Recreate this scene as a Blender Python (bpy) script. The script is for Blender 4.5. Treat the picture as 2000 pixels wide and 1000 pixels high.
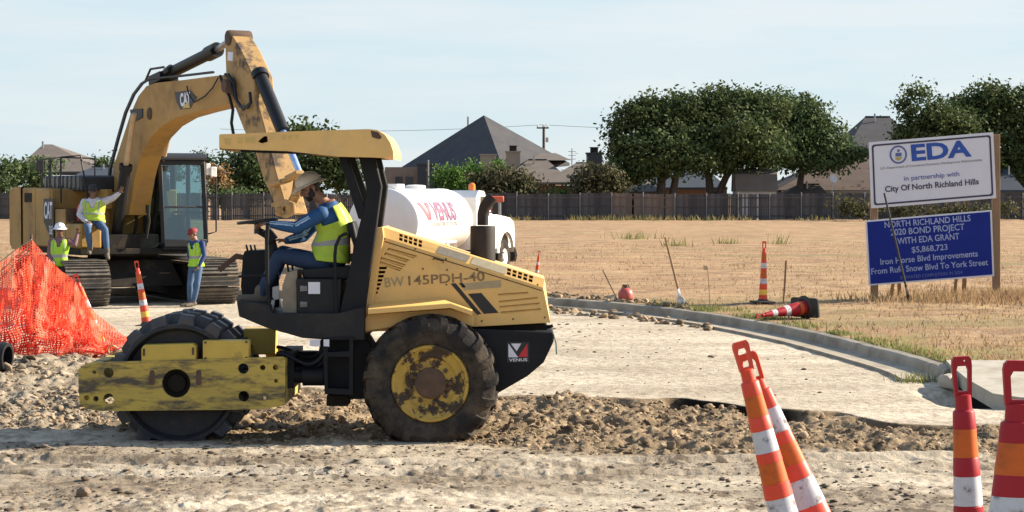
import bpy, bmesh, math, random
import numpy as np
from mathutils import Vector, Matrix, Quaternion
from mathutils.geometry import tessellate_polygon

for o in list(bpy.data.objects):
    bpy.data.objects.remove(o, do_unlink=True)
SC = bpy.context.scene
COL = SC.collection
rad = math.radians
random.seed(7)
RNG = np.random.default_rng(11)

# ------------------------------------------------------------------ camera
CAM_Z = 2.31                      # eye height above the road
FPX = 4200.0                      # focal length in photo pixels (photo is 2000 wide)
PITCH = math.atan(122.0 / FPX)
cam_data = bpy.data.cameras.new('camera')
cam_data.sensor_width = 36.0
cam_data.lens = 36.0 * FPX / 2000.0
cam_data.clip_start = 0.1
cam_data.clip_end = 6000.0
cam = bpy.data.objects.new('camera', cam_data)
COL.objects.link(cam)
cam.location = (0, 0, CAM_Z)
cam.rotation_euler = (math.pi / 2 - PITCH, 0, 0)
SC.camera = cam

# ------------------------------------------------------------------ sky and sun
SUN_EL, SUN_AZ = rad(27.0), rad(16.0)          # azimuth measured from +X (right) towards +Y (away)
world = bpy.data.worlds.new('World')
SC.world = world
world.use_nodes = True
wn = world.node_tree
wn.nodes.clear()
sky = wn.nodes.new('ShaderNodeTexSky')
sky.sky_type = 'NISHITA'
sky.sun_disc = False
sky.sun_elevation = SUN_EL
sky.sun_rotation = math.pi / 2 - SUN_AZ
sky.altitude = 180.0
sky.air_density = 1.0
sky.dust_density = 0.6
sky.ozone_density = 2.2
bg = wn.nodes.new('ShaderNodeBackground')
bg.inputs['Strength'].default_value = 0.10
wo = wn.nodes.new('ShaderNodeOutputWorld')
# thin high cloud: pale streaks laid out by the direction of view
tcw = wn.nodes.new('ShaderNodeTexCoord')
mpw = wn.nodes.new('ShaderNodeMapping')
mpw.inputs['Scale'].default_value = (3.2, 3.2, 26.0)
mpw.inputs['Rotation'].default_value = (0.0, rad(2.0), 0.0)
nzw = wn.nodes.new('ShaderNodeTexNoise')
nzw.inputs['Scale'].default_value = 1.6
nzw.inputs['Detail'].default_value = 5.0
nzw.inputs['Roughness'].default_value = 0.55
crw = wn.nodes.new('ShaderNodeValToRGB')
crw.color_ramp.elements[0].position = 0.38
crw.color_ramp.elements[0].color = (2.36, 2.86, 3.14, 1)
crw.color_ramp.elements[1].position = 0.66
crw.color_ramp.elements[1].color = (2.85, 3.06, 3.17, 1)
sepw = wn.nodes.new('ShaderNodeSeparateXYZ')
elw = wn.nodes.new('ShaderNodeMapRange')           # the veil thins out with height above the horizon
elw.inputs['From Min'].default_value = 0.10
elw.inputs['From Max'].default_value = 0.55
elw.inputs['To Min'].default_value = 0.93
elw.inputs['To Max'].default_value = 0.25
mxw = wn.nodes.new('ShaderNodeMix')
mxw.data_type = 'RGBA'
wn.links.new(tcw.outputs['Generated'], mpw.inputs['Vector'])
wn.links.new(tcw.outputs['Generated'], sepw.inputs['Vector'])
wn.links.new(sepw.outputs['Z'], elw.inputs['Value'])
wn.links.new(elw.outputs['Result'], mxw.inputs[0])
wn.links.new(mpw.outputs['Vector'], nzw.inputs['Vector'])
wn.links.new(nzw.outputs['Fac'], crw.inputs['Fac'])
wn.links.new(sky.outputs['Color'], mxw.inputs[6])
wn.links.new(crw.outputs['Color'], mxw.inputs[7])
wn.links.new(mxw.outputs[2], bg.inputs['Color'])
wn.links.new(bg.outputs['Background'], wo.inputs['Surface'])

sun_data = bpy.data.lights.new('sun', 'SUN')
sun_data.energy = 4.6
sun_data.angle = rad(0.53)
sun_data.color = (1.0, 0.88, 0.70)
sun = bpy.data.objects.new('sun', sun_data)
COL.objects.link(sun)
sun_dir = Vector((math.cos(SUN_EL) * math.cos(SUN_AZ), math.cos(SUN_EL) * math.sin(SUN_AZ), math.sin(SUN_EL)))
sun.rotation_euler = sun_dir.to_track_quat('Z', 'Y').to_euler()
sun.location = sun_dir * 80

SC.view_settings.view_transform = 'Standard'
SC.view_settings.look = 'None'
SC.view_settings.gamma = 1.0
SC.view_settings.use_curve_mapping = False
SC.view_settings.exposure = 1.45
SC.render.engine = 'CYCLES'
SC.cycles.use_denoising = True
SC.cycles.max_bounces = 6
SC.cycles.diffuse_bounces = 4
SC.cycles.glossy_bounces = 3
SC.cycles.transmission_bounces = 4
SC.cycles.transparent_max_bounces = 8
SC.cycles.caustics_reflective = False
SC.cycles.caustics_refractive = False

# ------------------------------------------------------------------ measuring helpers
_cp, _sp = math.cos(PITCH), math.sin(PITCH)


def ray(px, py):
    xc, yc = (px - 1000.0) / FPX, (500.0 - py) / FPX
    return Vector((xc, _cp + yc * _sp, -_sp + yc * _cp))


def W(px, py, Y):
    """surveyed point: photo pixel (2000x1000) at distance Y"""
    d = ray(px, py)
    t = Y / d.y
    return Vector((d.x * t, Y, CAM_Z + d.z * t))


def G(px, py, z=0.0):
    d = ray(px, py)
    t = (z - CAM_Z) / d.z
    return Vector((d.x * t, d.y * t, z))


def plane_hit(px, py, p0, n):
    d = ray(px, py)
    o = Vector((0, 0, CAM_Z))
    return o + d * ((p0 - o).dot(n) / d.dot(n))


# ------------------------------------------------------------------ materials
def new_mat(name):
    m = bpy.data.materials.new(name)
    m.use_nodes = True
    return m, m.node_tree, m.node_tree.nodes['Principled BSDF']


def _coord(nt, scale=(1, 1, 1)):
    tc = nt.nodes.new('ShaderNodeTexCoord')
    mp = nt.nodes.new('ShaderNodeMapping')
    mp.inputs['Scale'].default_value = scale
    nt.links.new(tc.outputs['Object'], mp.inputs['Vector'])
    return mp.outputs['Vector']


def _noise(nt, vec, scale, detail=5, rough=0.6):
    n = nt.nodes.new('ShaderNodeTexNoise')
    n.inputs['Scale'].default_value = scale
    n.inputs['Detail'].default_value = detail
    n.inputs['Roughness'].default_value = rough
    if vec is not None:
        nt.links.new(vec, n.inputs['Vector'])
    return n.outputs['Fac']


def _ramp(nt, fac, lo, hi):
    r = nt.nodes.new('ShaderNodeMapRange')
    r.inputs['From Min'].default_value = lo
    r.inputs['From Max'].default_value = hi
    nt.links.new(fac, r.inputs['Value'])
    return r.outputs['Result']


def _mix(nt, fac, a, b):
    m = nt.nodes.new('ShaderNodeMix')
    m.data_type = 'RGBA'
    for s, v in ((0, fac), (6, a), (7, b)):
        if isinstance(v, (int, float)):
            m.inputs[s].default_value = v
        elif isinstance(v, tuple):
            m.inputs[s].default_value = (*v, 1)
        else:
            nt.links.new(v, m.inputs[s])
    return m.outputs[2]


def _math(nt, op, a, b=None):
    m = nt.nodes.new('ShaderNodeMath')
    m.operation = op
    for i, v in ((0, a), (1, b)):
        if v is None:
            continue
        if isinstance(v, (int, float)):
            m.inputs[i].default_value = v
        else:
            nt.links.new(v, m.inputs[i])
    return m.outputs[0]


def pm(name, base, c2=None, scale=5.0, rough=0.6, metal=0.0, bump=0.0, bscale=60.0, dirt=None, lo=0.52, hi=0.68,
       dscale=2.5, stretch=(1, 1, 1), drough=0.9, spec=0.5, transl=0.0, island=0.0):
    m, nt, bs = new_mat(name)
    v = _coord(nt, stretch)
    c2 = c2 or tuple(c * 0.72 for c in base)
    col = _mix(nt, _ramp(nt, _noise(nt, v, scale), 0.3, 0.7), base, c2)
    rg = None
    if dirt:
        df = _ramp(nt, _noise(nt, v, dscale, 8, 0.68), lo, hi)
        col = _mix(nt, df, col, dirt)
        r = nt.nodes.new('ShaderNodeMapRange')
        nt.links.new(df, r.inputs['Value'])
        r.inputs['To Min'].default_value = rough
        r.inputs['To Max'].default_value = drough
        nt.links.new(r.outputs['Result'], bs.inputs['Roughness'])
    else:
        bs.inputs['Roughness'].default_value = rough
    if island:
        g = nt.nodes.new('ShaderNodeNewGeometry')
        hs = nt.nodes.new('ShaderNodeHueSaturation')
        r = nt.nodes.new('ShaderNodeMapRange')
        nt.links.new(g.outputs['Random Per Island'], r.inputs['Value'])
        r.inputs['To Min'].default_value = 1 - island
        r.inputs['To Max'].default_value = 1 + island
        nt.links.new(r.outputs['Result'], hs.inputs['Value'])
        nt.links.new(col, hs.inputs['Color'])
        col = hs.outputs['Color']
    nt.links.new(col, bs.inputs['Base Color'])
    bs.inputs['Metallic'].default_value = metal
    bs.inputs['Specular IOR Level'].default_value = spec
    if bump:
        b = nt.nodes.new('ShaderNodeBump')
        b.inputs['Strength'].default_value = bump
        b.inputs['Distance'].default_value = 0.02
        nt.links.new(_noise(nt, v, bscale, 6, 0.65), b.inputs['Height'])
        nt.links.new(b.outputs['Normal'], bs.inputs['Normal'])
    if transl:
        t = nt.nodes.new('ShaderNodeBsdfTranslucent')
        nt.links.new(col, t.inputs['Color'])
        mx = nt.nodes.new('ShaderNodeMixShader')
        mx.inputs[0].default_value = transl
        nt.links.new(bs.outputs[0], mx.inputs[1])
        nt.links.new(t.outputs[0], mx.inputs[2])
        nt.links.new(mx.outputs[0], nt.nodes['Material Output'].inputs['Surface'])
    return m


def glass(name, tint=(0.75, 0.9, 0.88), mixf=0.25):
    m, nt, bs = new_mat(name)
    tr = nt.nodes.new('ShaderNodeBsdfTransparent')
    tr.inputs['Color'].default_value = (*tint, 1)
    gl = nt.nodes.new('ShaderNodeBsdfGlossy')
    gl.inputs['Roughness'].default_value = 0.04
    gl.inputs['Color'].default_value = (0.8, 0.92, 0.95, 1)
    mx = nt.nodes.new('ShaderNodeMixShader')
    mx.inputs[0].default_value = mixf
    nt.links.new(tr.outputs[0], mx.inputs[1])
    nt.links.new(gl.outputs[0], mx.inputs[2])
    nt.links.new(mx.outputs[0], nt.nodes['Material Output'].inputs['Surface'])
    nt.nodes.remove(bs)
    return m


MUD = (0.16, 0.115, 0.07)
DUST = (0.33, 0.27, 0.19)
M = {}
M['hood_yellow'] = pm('hood_yellow', (0.75, 0.455, 0.145), (0.67, 0.40, 0.12), 2.2, 0.5, dirt=(0.50, 0.35, 0.17), lo=0.50, hi=0.78, dscale=1.8, bump=0.05, bscale=9)
M['frame_yellow'] = pm('frame_yellow', (0.54, 0.375, 0.06), (0.40, 0.28, 0.055), 3, 0.6, dirt=(0.095, 0.075, 0.05), lo=0.46, hi=0.60, dscale=4.2, stretch=(0.55, 1, 2.2), bump=0.3, bscale=30)
M['box_yellow'] = pm('box_yellow', (0.58, 0.39, 0.06), (0.5, 0.33, 0.05), 5, 0.5, dirt=(0.16, 0.11, 0.05), lo=0.60, hi=0.72, dscale=4, bump=0.05)
M['rim_yellow'] = pm('rim_yellow', (0.50, 0.32, 0.05), (0.36, 0.22, 0.04), 6, 0.6, dirt=(0.055, 0.036, 0.022), lo=0.485, hi=0.54, dscale=5.5, bump=0.25, bscale=40)
M['roller_black'] = pm('roller_black', (0.008, 0.0085, 0.011), (0.013, 0.013, 0.015), 4, 0.6, dirt=(0.04, 0.034, 0.028), lo=0.56, hi=0.9, dscale=3, spec=0.2)
M['roller_grey'] = pm('roller_grey', (0.015, 0.0155, 0.018), (0.023, 0.022, 0.022), 3, 0.6, dirt=(0.06, 0.05, 0.038), lo=0.52, hi=0.9, dscale=3, spec=0.22)
M['rubber'] = pm('rubber', (0.020, 0.0185, 0.018), (0.036, 0.032, 0.029), 5, 0.92, dirt=(0.115, 0.085, 0.058), lo=0.45, hi=0.70, dscale=3.0, bump=0.7, bscale=45, spec=0.12)
M['drum_steel'] = pm('drum_steel', (0.018, 0.019, 0.024), (0.034, 0.033, 0.036), 6, 0.55, 0.1, dirt=(0.085, 0.065, 0.046), lo=0.52, hi=0.78, dscale=4, bump=0.25, bscale=40, spec=0.3)
M['pad_steel'] = pm('pad_steel', (0.040, 0.042, 0.050), (0.07, 0.068, 0.072), 7, 0.5, 0.3, dirt=(0.12, 0.09, 0.06), lo=0.5, hi=0.7, dscale=4, bump=0.2, bscale=40, spec=0.4)
M['hole_shade'] = pm('hole_shade', (0.006, 0.006, 0.007), rough=0.9, spec=0.1)  # near black stands for the shade inside openings
M['black_paint'] = pm('black_paint', (0.012, 0.012, 0.013), rough=0.5)
M['muffler'] = pm('muffler', (0.016, 0.014, 0.015), (0.03, 0.024, 0.022), 6, 0.65, dirt=(0.06, 0.036, 0.026), lo=0.55, hi=0.8, spec=0.25)
M['brown_letter'] = pm('brown_letter', (0.13, 0.075, 0.035), (0.28, 0.18, 0.07), 14, 0.6)
M['grey_letter'] = pm('grey_letter', (0.30, 0.245, 0.13), (0.42, 0.29, 0.10), 14, 0.6)
M['white_paint'] = pm('white_paint', (0.76, 0.75, 0.73), (0.68, 0.66, 0.63), 3, 0.45)
M['tank_white'] = pm('tank_white', (0.80, 0.79, 0.77), (0.72, 0.70, 0.66), 1.5, 0.35, dirt=(0.5, 0.45, 0.38), lo=0.6, hi=0.9, dscale=1.2)
M['panel_white'] = pm('panel_white', (0.66, 0.65, 0.70), (0.62, 0.61, 0.66), 2, 0.6)
M['red_paint'] = pm('red_paint', (0.55, 0.02, 0.03), rough=0.5)
M['logo_red'] = pm('logo_red', (0.42, 0.03, 0.06), (0.52, 0.12, 0.14), 6, rough=0.5)
M['logo_mauve'] = pm('logo_mauve', (0.24, 0.05, 0.10), (0.13, 0.07, 0.16), 6, rough=0.5)
M['letter_grey'] = pm('letter_grey', (0.26, 0.25, 0.25), rough=0.6)
M['metal'] = pm('metal', (0.35, 0.35, 0.36), rough=0.35, metal=0.8)
M['chrome'] = pm('chrome', (0.62, 0.66, 0.72), rough=0.18, metal=1.0)
M['tan_panel'] = pm('tan_panel', (0.30, 0.25, 0.18), (0.16, 0.12, 0.08), 4, 0.5)
M['seat_vinyl'] = pm('seat_vinyl', (0.012, 0.012, 0.014), rough=0.6, spec=0.3)
M['cat_yellow'] = pm('cat_yellow', (0.40, 0.222, 0.056), (0.31, 0.172, 0.048), 1.2, 0.6, dirt=(0.18, 0.12, 0.062), lo=0.48, hi=0.75, dscale=1.3, bump=0.06, bscale=8, spec=0.35)
M['cat_yellow_worn'] = pm('cat_yellow_worn', (0.39, 0.235, 0.085), (0.32, 0.20, 0.085), 1.6, 0.65, dirt=(0.085, 0.062, 0.046), lo=0.50, hi=0.62, dscale=2.4, bump=0.1, bscale=10, spec=0.3)
M['cat_black'] = pm('cat_black', (0.011, 0.012, 0.016), (0.018, 0.018, 0.02), 3, 0.5, dirt=(0.06, 0.05, 0.04), lo=0.58, hi=0.85, spec=0.3)
M['engine_black'] = pm('engine_black', (0.016, 0.019, 0.026), (0.03, 0.034, 0.042), 3, 0.35)
M['track_steel'] = pm('track_steel', (0.075, 0.066, 0.06), (0.14, 0.12, 0.10), 3, 0.55, 0.3, dirt=(0.22, 0.175, 0.125), lo=0.48, hi=0.72, dscale=5)
M['under_dark'] = pm('under_dark', (0.017, 0.014, 0.012), (0.03, 0.025, 0.02), 3, 0.85, dirt=(0.085, 0.062, 0.04), lo=0.55, hi=0.8, spec=0.2)
M['cyl_black'] = pm('cyl_black', (0.009, 0.0095, 0.012), rough=0.5, spec=0.3)
M['cab_glass'] = glass('cab_glass', (0.42, 0.58, 0.58), 0.13)
M['truck_glass'] = glass('truck_glass', (0.45, 0.62, 0.68), 0.4)
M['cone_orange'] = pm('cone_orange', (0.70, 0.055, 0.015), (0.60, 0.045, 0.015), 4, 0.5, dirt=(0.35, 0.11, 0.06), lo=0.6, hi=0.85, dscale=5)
M['cone_orange_shaded'] = pm('cone_orange_shaded', (0.36, 0.009, 0.018), (0.29, 0.008, 0.015), 4, 0.5, spec=0.3, dirt=(0.27, 0.05, 0.05), lo=0.6, hi=0.8, dscale=7)  # cone orange darkened to deep red: shade put into the colour
M['band_white'] = pm('band_white', (0.58, 0.575, 0.59), (0.42, 0.425, 0.45), 9, 0.5, dirt=(0.20, 0.16, 0.15), lo=0.53, hi=0.64, dscale=16)
M['band_orange'] = pm('band_orange', (0.58, 0.115, 0.012), (0.46, 0.09, 0.012), 9, 0.5, dirt=(0.28, 0.08, 0.03), lo=0.55, hi=0.75, dscale=9, spec=0.3)
M['band_yellow'] = pm('band_yellow', (0.85, 0.5, 0.05), rough=0.5)
M['base_rubber'] = pm('base_rubber', (0.022, 0.02, 0.02), (0.05, 0.045, 0.04), 5, 0.8)
M['net_orange'] = pm('net_orange', (0.86, 0.090, 0.040), (0.87, 0.22, 0.12), 7, 0.55, transl=0.42)
M['rope'] = pm('rope', (0.55, 0.38, 0.22), rough=0.8)
M['rust'] = pm('rust', (0.06, 0.036, 0.024), (0.12, 0.065, 0.04), 8, 0.85)
M['wood'] = pm('wood', (0.30, 0.185, 0.095), (0.20, 0.12, 0.065), 6, 0.8, stretch=(6, 6, 0.6), bump=0.2)
M['sign_blue'] = pm('sign_blue', (0.006, 0.018, 0.19), (0.007, 0.022, 0.22), 2, 0.5, spec=0.2)
M['eda_blue'] = pm('eda_blue', (0.015, 0.075, 0.38), rough=0.5)
M['text_blue'] = pm('text_blue', (0.14, 0.16, 0.40), rough=0.6)
M['text_dark'] = pm('text_dark', (0.045, 0.04, 0.075), rough=0.6)
M['text_pale'] = pm('text_pale', (0.36, 0.42, 0.62), rough=0.6)
M['text_faint'] = pm('text_faint', (0.11, 0.15, 0.40), rough=0.6)
M['seal_blue'] = pm('seal_blue', (0.10, 0.14, 0.34), rough=0.6)
M['seal_gold'] = pm('seal_gold', (0.50, 0.40, 0.10), rough=0.6)
M['kerb_concrete'] = pm('kerb_concrete', (0.40, 0.35, 0.28), (0.27, 0.235, 0.18), 1.5, 0.95, dirt=(0.17, 0.135, 0.095), lo=0.48, hi=0.72, dscale=1.4, bump=0.3, bscale=30, spec=0.15)
M['soil_wet'] = pm('soil_wet', (0.05, 0.036, 0.027), rough=0.9)
M['concrete'] = pm('concrete', (0.40, 0.365, 0.30), (0.30, 0.27, 0.215), 4, 0.9, dirt=(0.20, 0.155, 0.10), lo=0.52, hi=0.75, dscale=1.2, bump=0.3, bscale=30)
M['clod'] = pm('clod', (0.30, 0.22, 0.14), (0.17, 0.122, 0.075), 3, 0.95, bump=0.5, bscale=50, spec=0.1, island=0.5)
M['clod_dark'] = pm('clod_dark', (0.10, 0.075, 0.056), (0.17, 0.13, 0.095), 6, 0.95, bump=0.5, bscale=40, spec=0.1, island=0.45)
M['rubble'] = pm('rubble', (0.33, 0.265, 0.19), (0.19, 0.145, 0.10), 2, 0.95, bump=0.5, bscale=40, spec=0.1, island=0.5)
M['straw'] = pm('straw', (0.40, 0.28, 0.15), (0.31, 0.20, 0.115), 0.25, 0.9, transl=0.3, island=0.4, spec=0.1)
M['weed'] = pm('weed', (0.14, 0.17, 0.055), (0.24, 0.22, 0.085), 0.6, 0.8, transl=0.35, island=0.45, spec=0.2)
M['dry_weed'] = pm('dry_weed', (0.15, 0.15, 0.06), (0.26, 0.20, 0.09), 0.6, 0.8, transl=0.3, island=0.4, spec=0.2)
M['bark'] = pm('bark', (0.10, 0.08, 0.065), (0.05, 0.04, 0.035), 4, 0.9, stretch=(4, 4, 0.7), bump=0.5, bscale=20)
LEAF = dict(scale=0.42, rough=0.7, transl=0.25, island=0.22, spec=0.12)
M['leaf_oak'] = pm('leaf_oak', (0.040, 0.072, 0.026), (0.105, 0.125, 0.045), **LEAF)
M['leaf_light'] = pm('leaf_light', (0.10, 0.135, 0.055), (0.06, 0.095, 0.035), **LEAF)
M['leaf_dusty'] = pm('leaf_dusty', (0.10, 0.085, 0.045), (0.06, 0.07, 0.03), **LEAF)
M['leaf_green'] = pm('leaf_green', (0.11, 0.19, 0.04), (0.07, 0.14, 0.03), **LEAF)
M['leaf_brown'] = pm('leaf_brown', (0.30, 0.17, 0.085), (0.22, 0.16, 0.06), **LEAF)
M['roof_dark'] = pm('roof_dark', (0.060, 0.060, 0.066), (0.082, 0.079, 0.08), 0.8, 0.95, bump=0.3, bscale=6, spec=0.15)
M['roof_brown'] = pm('roof_brown', (0.155, 0.13, 0.112), (0.12, 0.102, 0.09), 0.8, 0.95, bump=0.3, bscale=6, spec=0.15)
M['roof_warm'] = pm('roof_warm', (0.125, 0.092, 0.076), (0.092, 0.07, 0.06), 0.8, 0.95, bump=0.3, bscale=6, spec=0.15)
M['roof_blue'] = pm('roof_blue', (0.042, 0.052, 0.07), (0.052, 0.062, 0.078), 0.8, 0.9, spec=0.15)
M['brick'] = pm('brick', (0.30, 0.21, 0.15), (0.22, 0.15, 0.11), 2, 0.9)
M['siding'] = pm('siding', (0.38, 0.37, 0.36), (0.33, 0.32, 0.31), 1, 0.8)
M['siding_tan'] = pm('siding_tan', (0.36, 0.28, 0.20), (0.30, 0.23, 0.16), 1, 0.8)
M['siding_blue'] = pm('siding_blue', (0.14, 0.18, 0.24), (0.12, 0.15, 0.2), 1, 0.8)
M['fence_grey'] = pm('fence_grey', (0.108, 0.098, 0.096), (0.07, 0.065, 0.066), 0.35, 0.95, stretch=(3, 3, 0.5), island=0.28, spec=0.15)
M['fence_brown'] = pm('fence_brown', (0.19, 0.135, 0.105), (0.15, 0.105, 0.085), 1.2, 0.9, stretch=(3, 3, 0.5), island=0.25)
M['fence_post'] = pm('fence_post', (0.22, 0.21, 0.20), rough=0.7)
M['pole_wood'] = pm('pole_wood', (0.09, 0.075, 0.07), rough=0.9)
M['wire'] = pm('wire', (0.12, 0.12, 0.13), rough=0.6)
M['machine_orange'] = pm('machine_orange', (0.60, 0.10, 0.03), (0.48, 0.09, 0.04), 3, 0.45)
M['beacon'] = pm('beacon', (0.9, 0.22, 0.02), rough=0.3)
M['skin'] = pm('skin', (0.27, 0.135, 0.085), (0.22, 0.105, 0.065), 12, 0.5)
M['skin_dark'] = pm('skin_dark', (0.17, 0.085, 0.055), (0.14, 0.07, 0.045), 12, 0.5)
M['hair'] = pm('hair', (0.012, 0.009, 0.008), rough=0.7)
M['eye'] = pm('eye', (0.03, 0.018, 0.014), rough=0.35)
M['lip'] = pm('lip', (0.20, 0.075, 0.06), rough=0.5)
M['shirt_blue'] = pm('shirt_blue', (0.012, 0.075, 0.21), (0.009, 0.055, 0.155), 9, 0.75, bump=0.2, bscale=10)
M['shirt_navy'] = pm('shirt_navy', (0.010, 0.040, 0.17), (0.008, 0.03, 0.12), 9, 0.75, bump=0.2, bscale=10)
M['shirt_white'] = pm('shirt_white', (0.52, 0.50, 0.54), (0.44, 0.42, 0.46), 9, 0.8, bump=0.2, bscale=10)
M['shirt_mauve'] = pm('shirt_mauve', (0.20, 0.10, 0.12), (0.15, 0.08, 0.10), 9, 0.8, bump=0.2, bscale=10)
M['stripe_pale'] = pm('stripe_pale', (0.42, 0.55, 0.66), rough=0.6)
M['jeans'] = pm('jeans', (0.040, 0.085, 0.17), (0.065, 0.12, 0.22), 7, 0.85, bump=0.2, bscale=10)
M['jeans_dark'] = pm('jeans_dark', (0.012, 0.026, 0.065), (0.02, 0.04, 0.09), 7, 0.85, bump=0.2, bscale=10)
M['trousers_dark'] = pm('trousers_dark', (0.05, 0.04, 0.05), rough=0.85)
M['boot'] = pm('boot', (0.14, 0.11, 0.08), (0.08, 0.06, 0.045), 7, 0.8)
M['belt'] = pm('belt', (0.02, 0.017, 0.015), rough=0.6)
M['vest_lime'] = pm('vest_lime', (0.42, 0.72, 0.035), (0.34, 0.60, 0.03), 6, 0.7, bump=0.12, bscale=9, transl=0.12)
M['vest_yellow'] = pm('vest_yellow', (0.50, 0.66, 0.06), (0.40, 0.54, 0.05), 6, 0.7, bump=0.12, bscale=9, transl=0.15)
M['reflective'] = pm('reflective', (0.30, 0.30, 0.29), (0.24, 0.24, 0.235), 8, 0.4)
M['hat_white'] = pm('hat_white', (0.74, 0.74, 0.76), rough=0.35)
M['hat_tan'] = pm('hat_tan', (0.64, 0.53, 0.40), (0.54, 0.43, 0.31), 8, 0.4, dirt=(0.26, 0.19, 0.13), lo=0.56, hi=0.75, dscale=12)
M['cap_red'] = pm('cap_red', (0.26, 0.028, 0.03), rough=0.8)
M['cap_dark'] = pm('cap_dark', (0.025, 0.022, 0.024), rough=0.8)
M['jug_red'] = pm('jug_red', (0.45, 0.085, 0.06), rough=0.45)
M['extinguisher'] = pm('extinguisher', (0.55, 0.03, 0.025), rough=0.35)
M['window_dark'] = pm('window_dark', (0.03, 0.035, 0.045), rough=0.15)
M['dish'] = pm('dish', (0.72, 0.72, 0.72), rough=0.5)
M['floor_mud'] = pm('floor_mud', (0.10, 0.078, 0.055), rough=0.9)


# ------------------------------------------------------------------ mesh builder
class MB:
    def __init__(s):
        s.v, s.f, s.m = [], [], []

    def add(s, verts, faces, mi=0):
        o = len(s.v)
        s.v += [tuple(v) for v in verts]
        s.f += [tuple(i + o for i in f) for f in faces]
        s.m += [mi] * len(faces)
        return s

    def box(s, c, size, rot=None, mi=0):
        c = Vector(c)
        hx, hy, hz = size[0] / 2, size[1] / 2, size[2] / 2
        vs = [Vector((x, y, z)) for x in (-hx, hx) for y in (-hy, hy) for z in (-hz, hz)]
        if rot is not None:
            vs = [rot @ v for v in vs]
        return s.add([v + c for v in vs], [(0, 1, 3, 2), (4, 6, 7, 5), (0, 4, 5, 1), (2, 3, 7, 6), (0, 2, 6, 4), (1, 5, 7, 3)], mi)

    def hexa(s, p, mi=0):
        """8 points: bottom loop 0-3, top loop 4-7"""
        return s.add(p, [(3, 2, 1, 0), (4, 5, 6, 7), (0, 1, 5, 4), (1, 2, 6, 5), (2, 3, 7, 6), (3, 0, 4, 7)], mi)

    def beam(s, a, b, w, h, mi=0, up=(0, 0, 1)):
        a, b = Vector(a), Vector(b)
        d = (b - a).normalized()
        u = Vector(up)
        if abs(d.dot(u)) > 0.98:
            u = Vector((0, 1, 0))
        sd = d.cross(u).normalized() * (w / 2)
        uu = sd.cross(d).normalized() * (h / 2)
        return s.hexa([a - sd - uu, a + sd - uu, b + sd - uu, b - sd - uu, a - sd + uu, a + sd + uu, b + sd + uu, b - sd + uu], mi)

    def tube(s, pts, r, n=10, mi=0, cap=True):
        pts = [Vector(p) for p in pts]
        rs = r if isinstance(r, (list, tuple)) else [r] * len(pts)
        vs, fs = [], []
        pu = None
        for i, p in enumerate(pts):
            d = (pts[min(i + 1, len(pts) - 1)] - pts[max(i - 1, 0)])
            d = d.normalized() if d.length > 1e-9 else Vector((0, 0, 1))
            if pu is None:
                u = d.orthogonal().normalized()
            else:
                u = pu - d * pu.dot(d)
                u = u.normalized() if u.length > 1e-6 else d.orthogonal().normalized()
            pu = u
            w = d.cross(u)
            for k in range(n):
                a = 2 * math.pi * k / n
                vs.append(p + (u * math.cos(a) + w * math.sin(a)) * rs[i])
        for i in range(len(pts) - 1):
            for k in range(n):
                k2 = (k + 1) % n
                fs.append((i * n + k, i * n + k2, (i + 1) * n + k2, (i + 1) * n + k))
        if cap:
            fs.append(tuple(range(n - 1, -1, -1)))
            fs.append(tuple((len(pts) - 1) * n + k for k in range(n)))
        return s.add(vs, fs, mi)

    def lathe(s, prof, o, d, n=32, mi=0, sx=1.0, cap=False):
        """prof: (along axis d, radius)"""
        o, d = Vector(o), Vector(d).normalized()
        u = Vector((1, 0, 0)) - d * d.x
        u = u.normalized() if u.length > 0.1 else d.orthogonal().normalized()
        w = d.cross(u)
        vs, fs = [], []
        for t, r in prof:
            for k in range(n):
                a = 2 * math.pi * k / n
                vs.append(o + d * t + u * (r * math.cos(a) * sx) + w * (r * math.sin(a)))
        for i in range(len(prof) - 1):
            for k in range(n):
                k2 = (k + 1) % n
                fs.append((i * n + k, i * n + k2, (i + 1) * n + k2, (i + 1) * n + k))
        if cap:
            fs.append(tuple(range(n - 1, -1, -1)))
            fs.append(tuple((len(prof) - 1) * n + k for k in range(n)))
        return s.add(vs, fs, mi)

    def ell(s, c, r, mat3=None, nu=16, nv=10, mi=0):
        c = Vector(c)
        vs, fs = [], []
        for j in range(nv + 1):
            th = math.pi * j / nv
            for i in range(nu):
                ph = 2 * math.pi * i / nu
                v = Vector((r[0] * math.sin(th) * math.cos(ph), r[1] * math.sin(th) * math.sin(ph), r[2] * math.cos(th)))
                if mat3 is not None:
                    v = mat3 @ v
                vs.append(c + v)
        for j in range(nv):
            for i in range(nu):
                i2 = (i + 1) % nu
                fs.append((j * nu + i, (j + 1) * nu + i, (j + 1) * nu + i2, j * nu + i2))
        return s.add(vs, fs, mi)

    def plate(s, outer, holes, off, mi=0):
        """flat plate with through holes: loops of 3-D points, thickness vector off"""
        loops = [[Vector(p) for p in outer]] + [[Vector(p) for p in h] for h in holes]
        off = Vector(off)
        tris = tessellate_polygon(loops)
        flat = [p for l in loops for p in l]
        n = len(flat)
        fs = [tuple(t) for t in tris] + [tuple(i + n for i in reversed(t)) for t in tris]
        base = 0
        for l in loops:
            k = len(l)
            for i in range(k):
                j = (i + 1) % k
                fs.append((base + i, base + j, base + j + n, base + i + n))
            base += k
        return s.add(flat + [p + off for p in flat], fs, mi)

    def rows(s, rows, mi=0, close=False):
        """skin a list of equal-length point rows"""
        k = len(rows[0])
        vs = [p for r in rows for p in r]
        fs = []
        for i in range(len(rows) - 1):
            for j in range(k if close else k - 1):
                j2 = (j + 1) % k
                fs.append((i * k + j, i * k + j2, (i + 1) * k + j2, (i + 1) * k + j))
        return s.add(vs, fs, mi)

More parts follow.
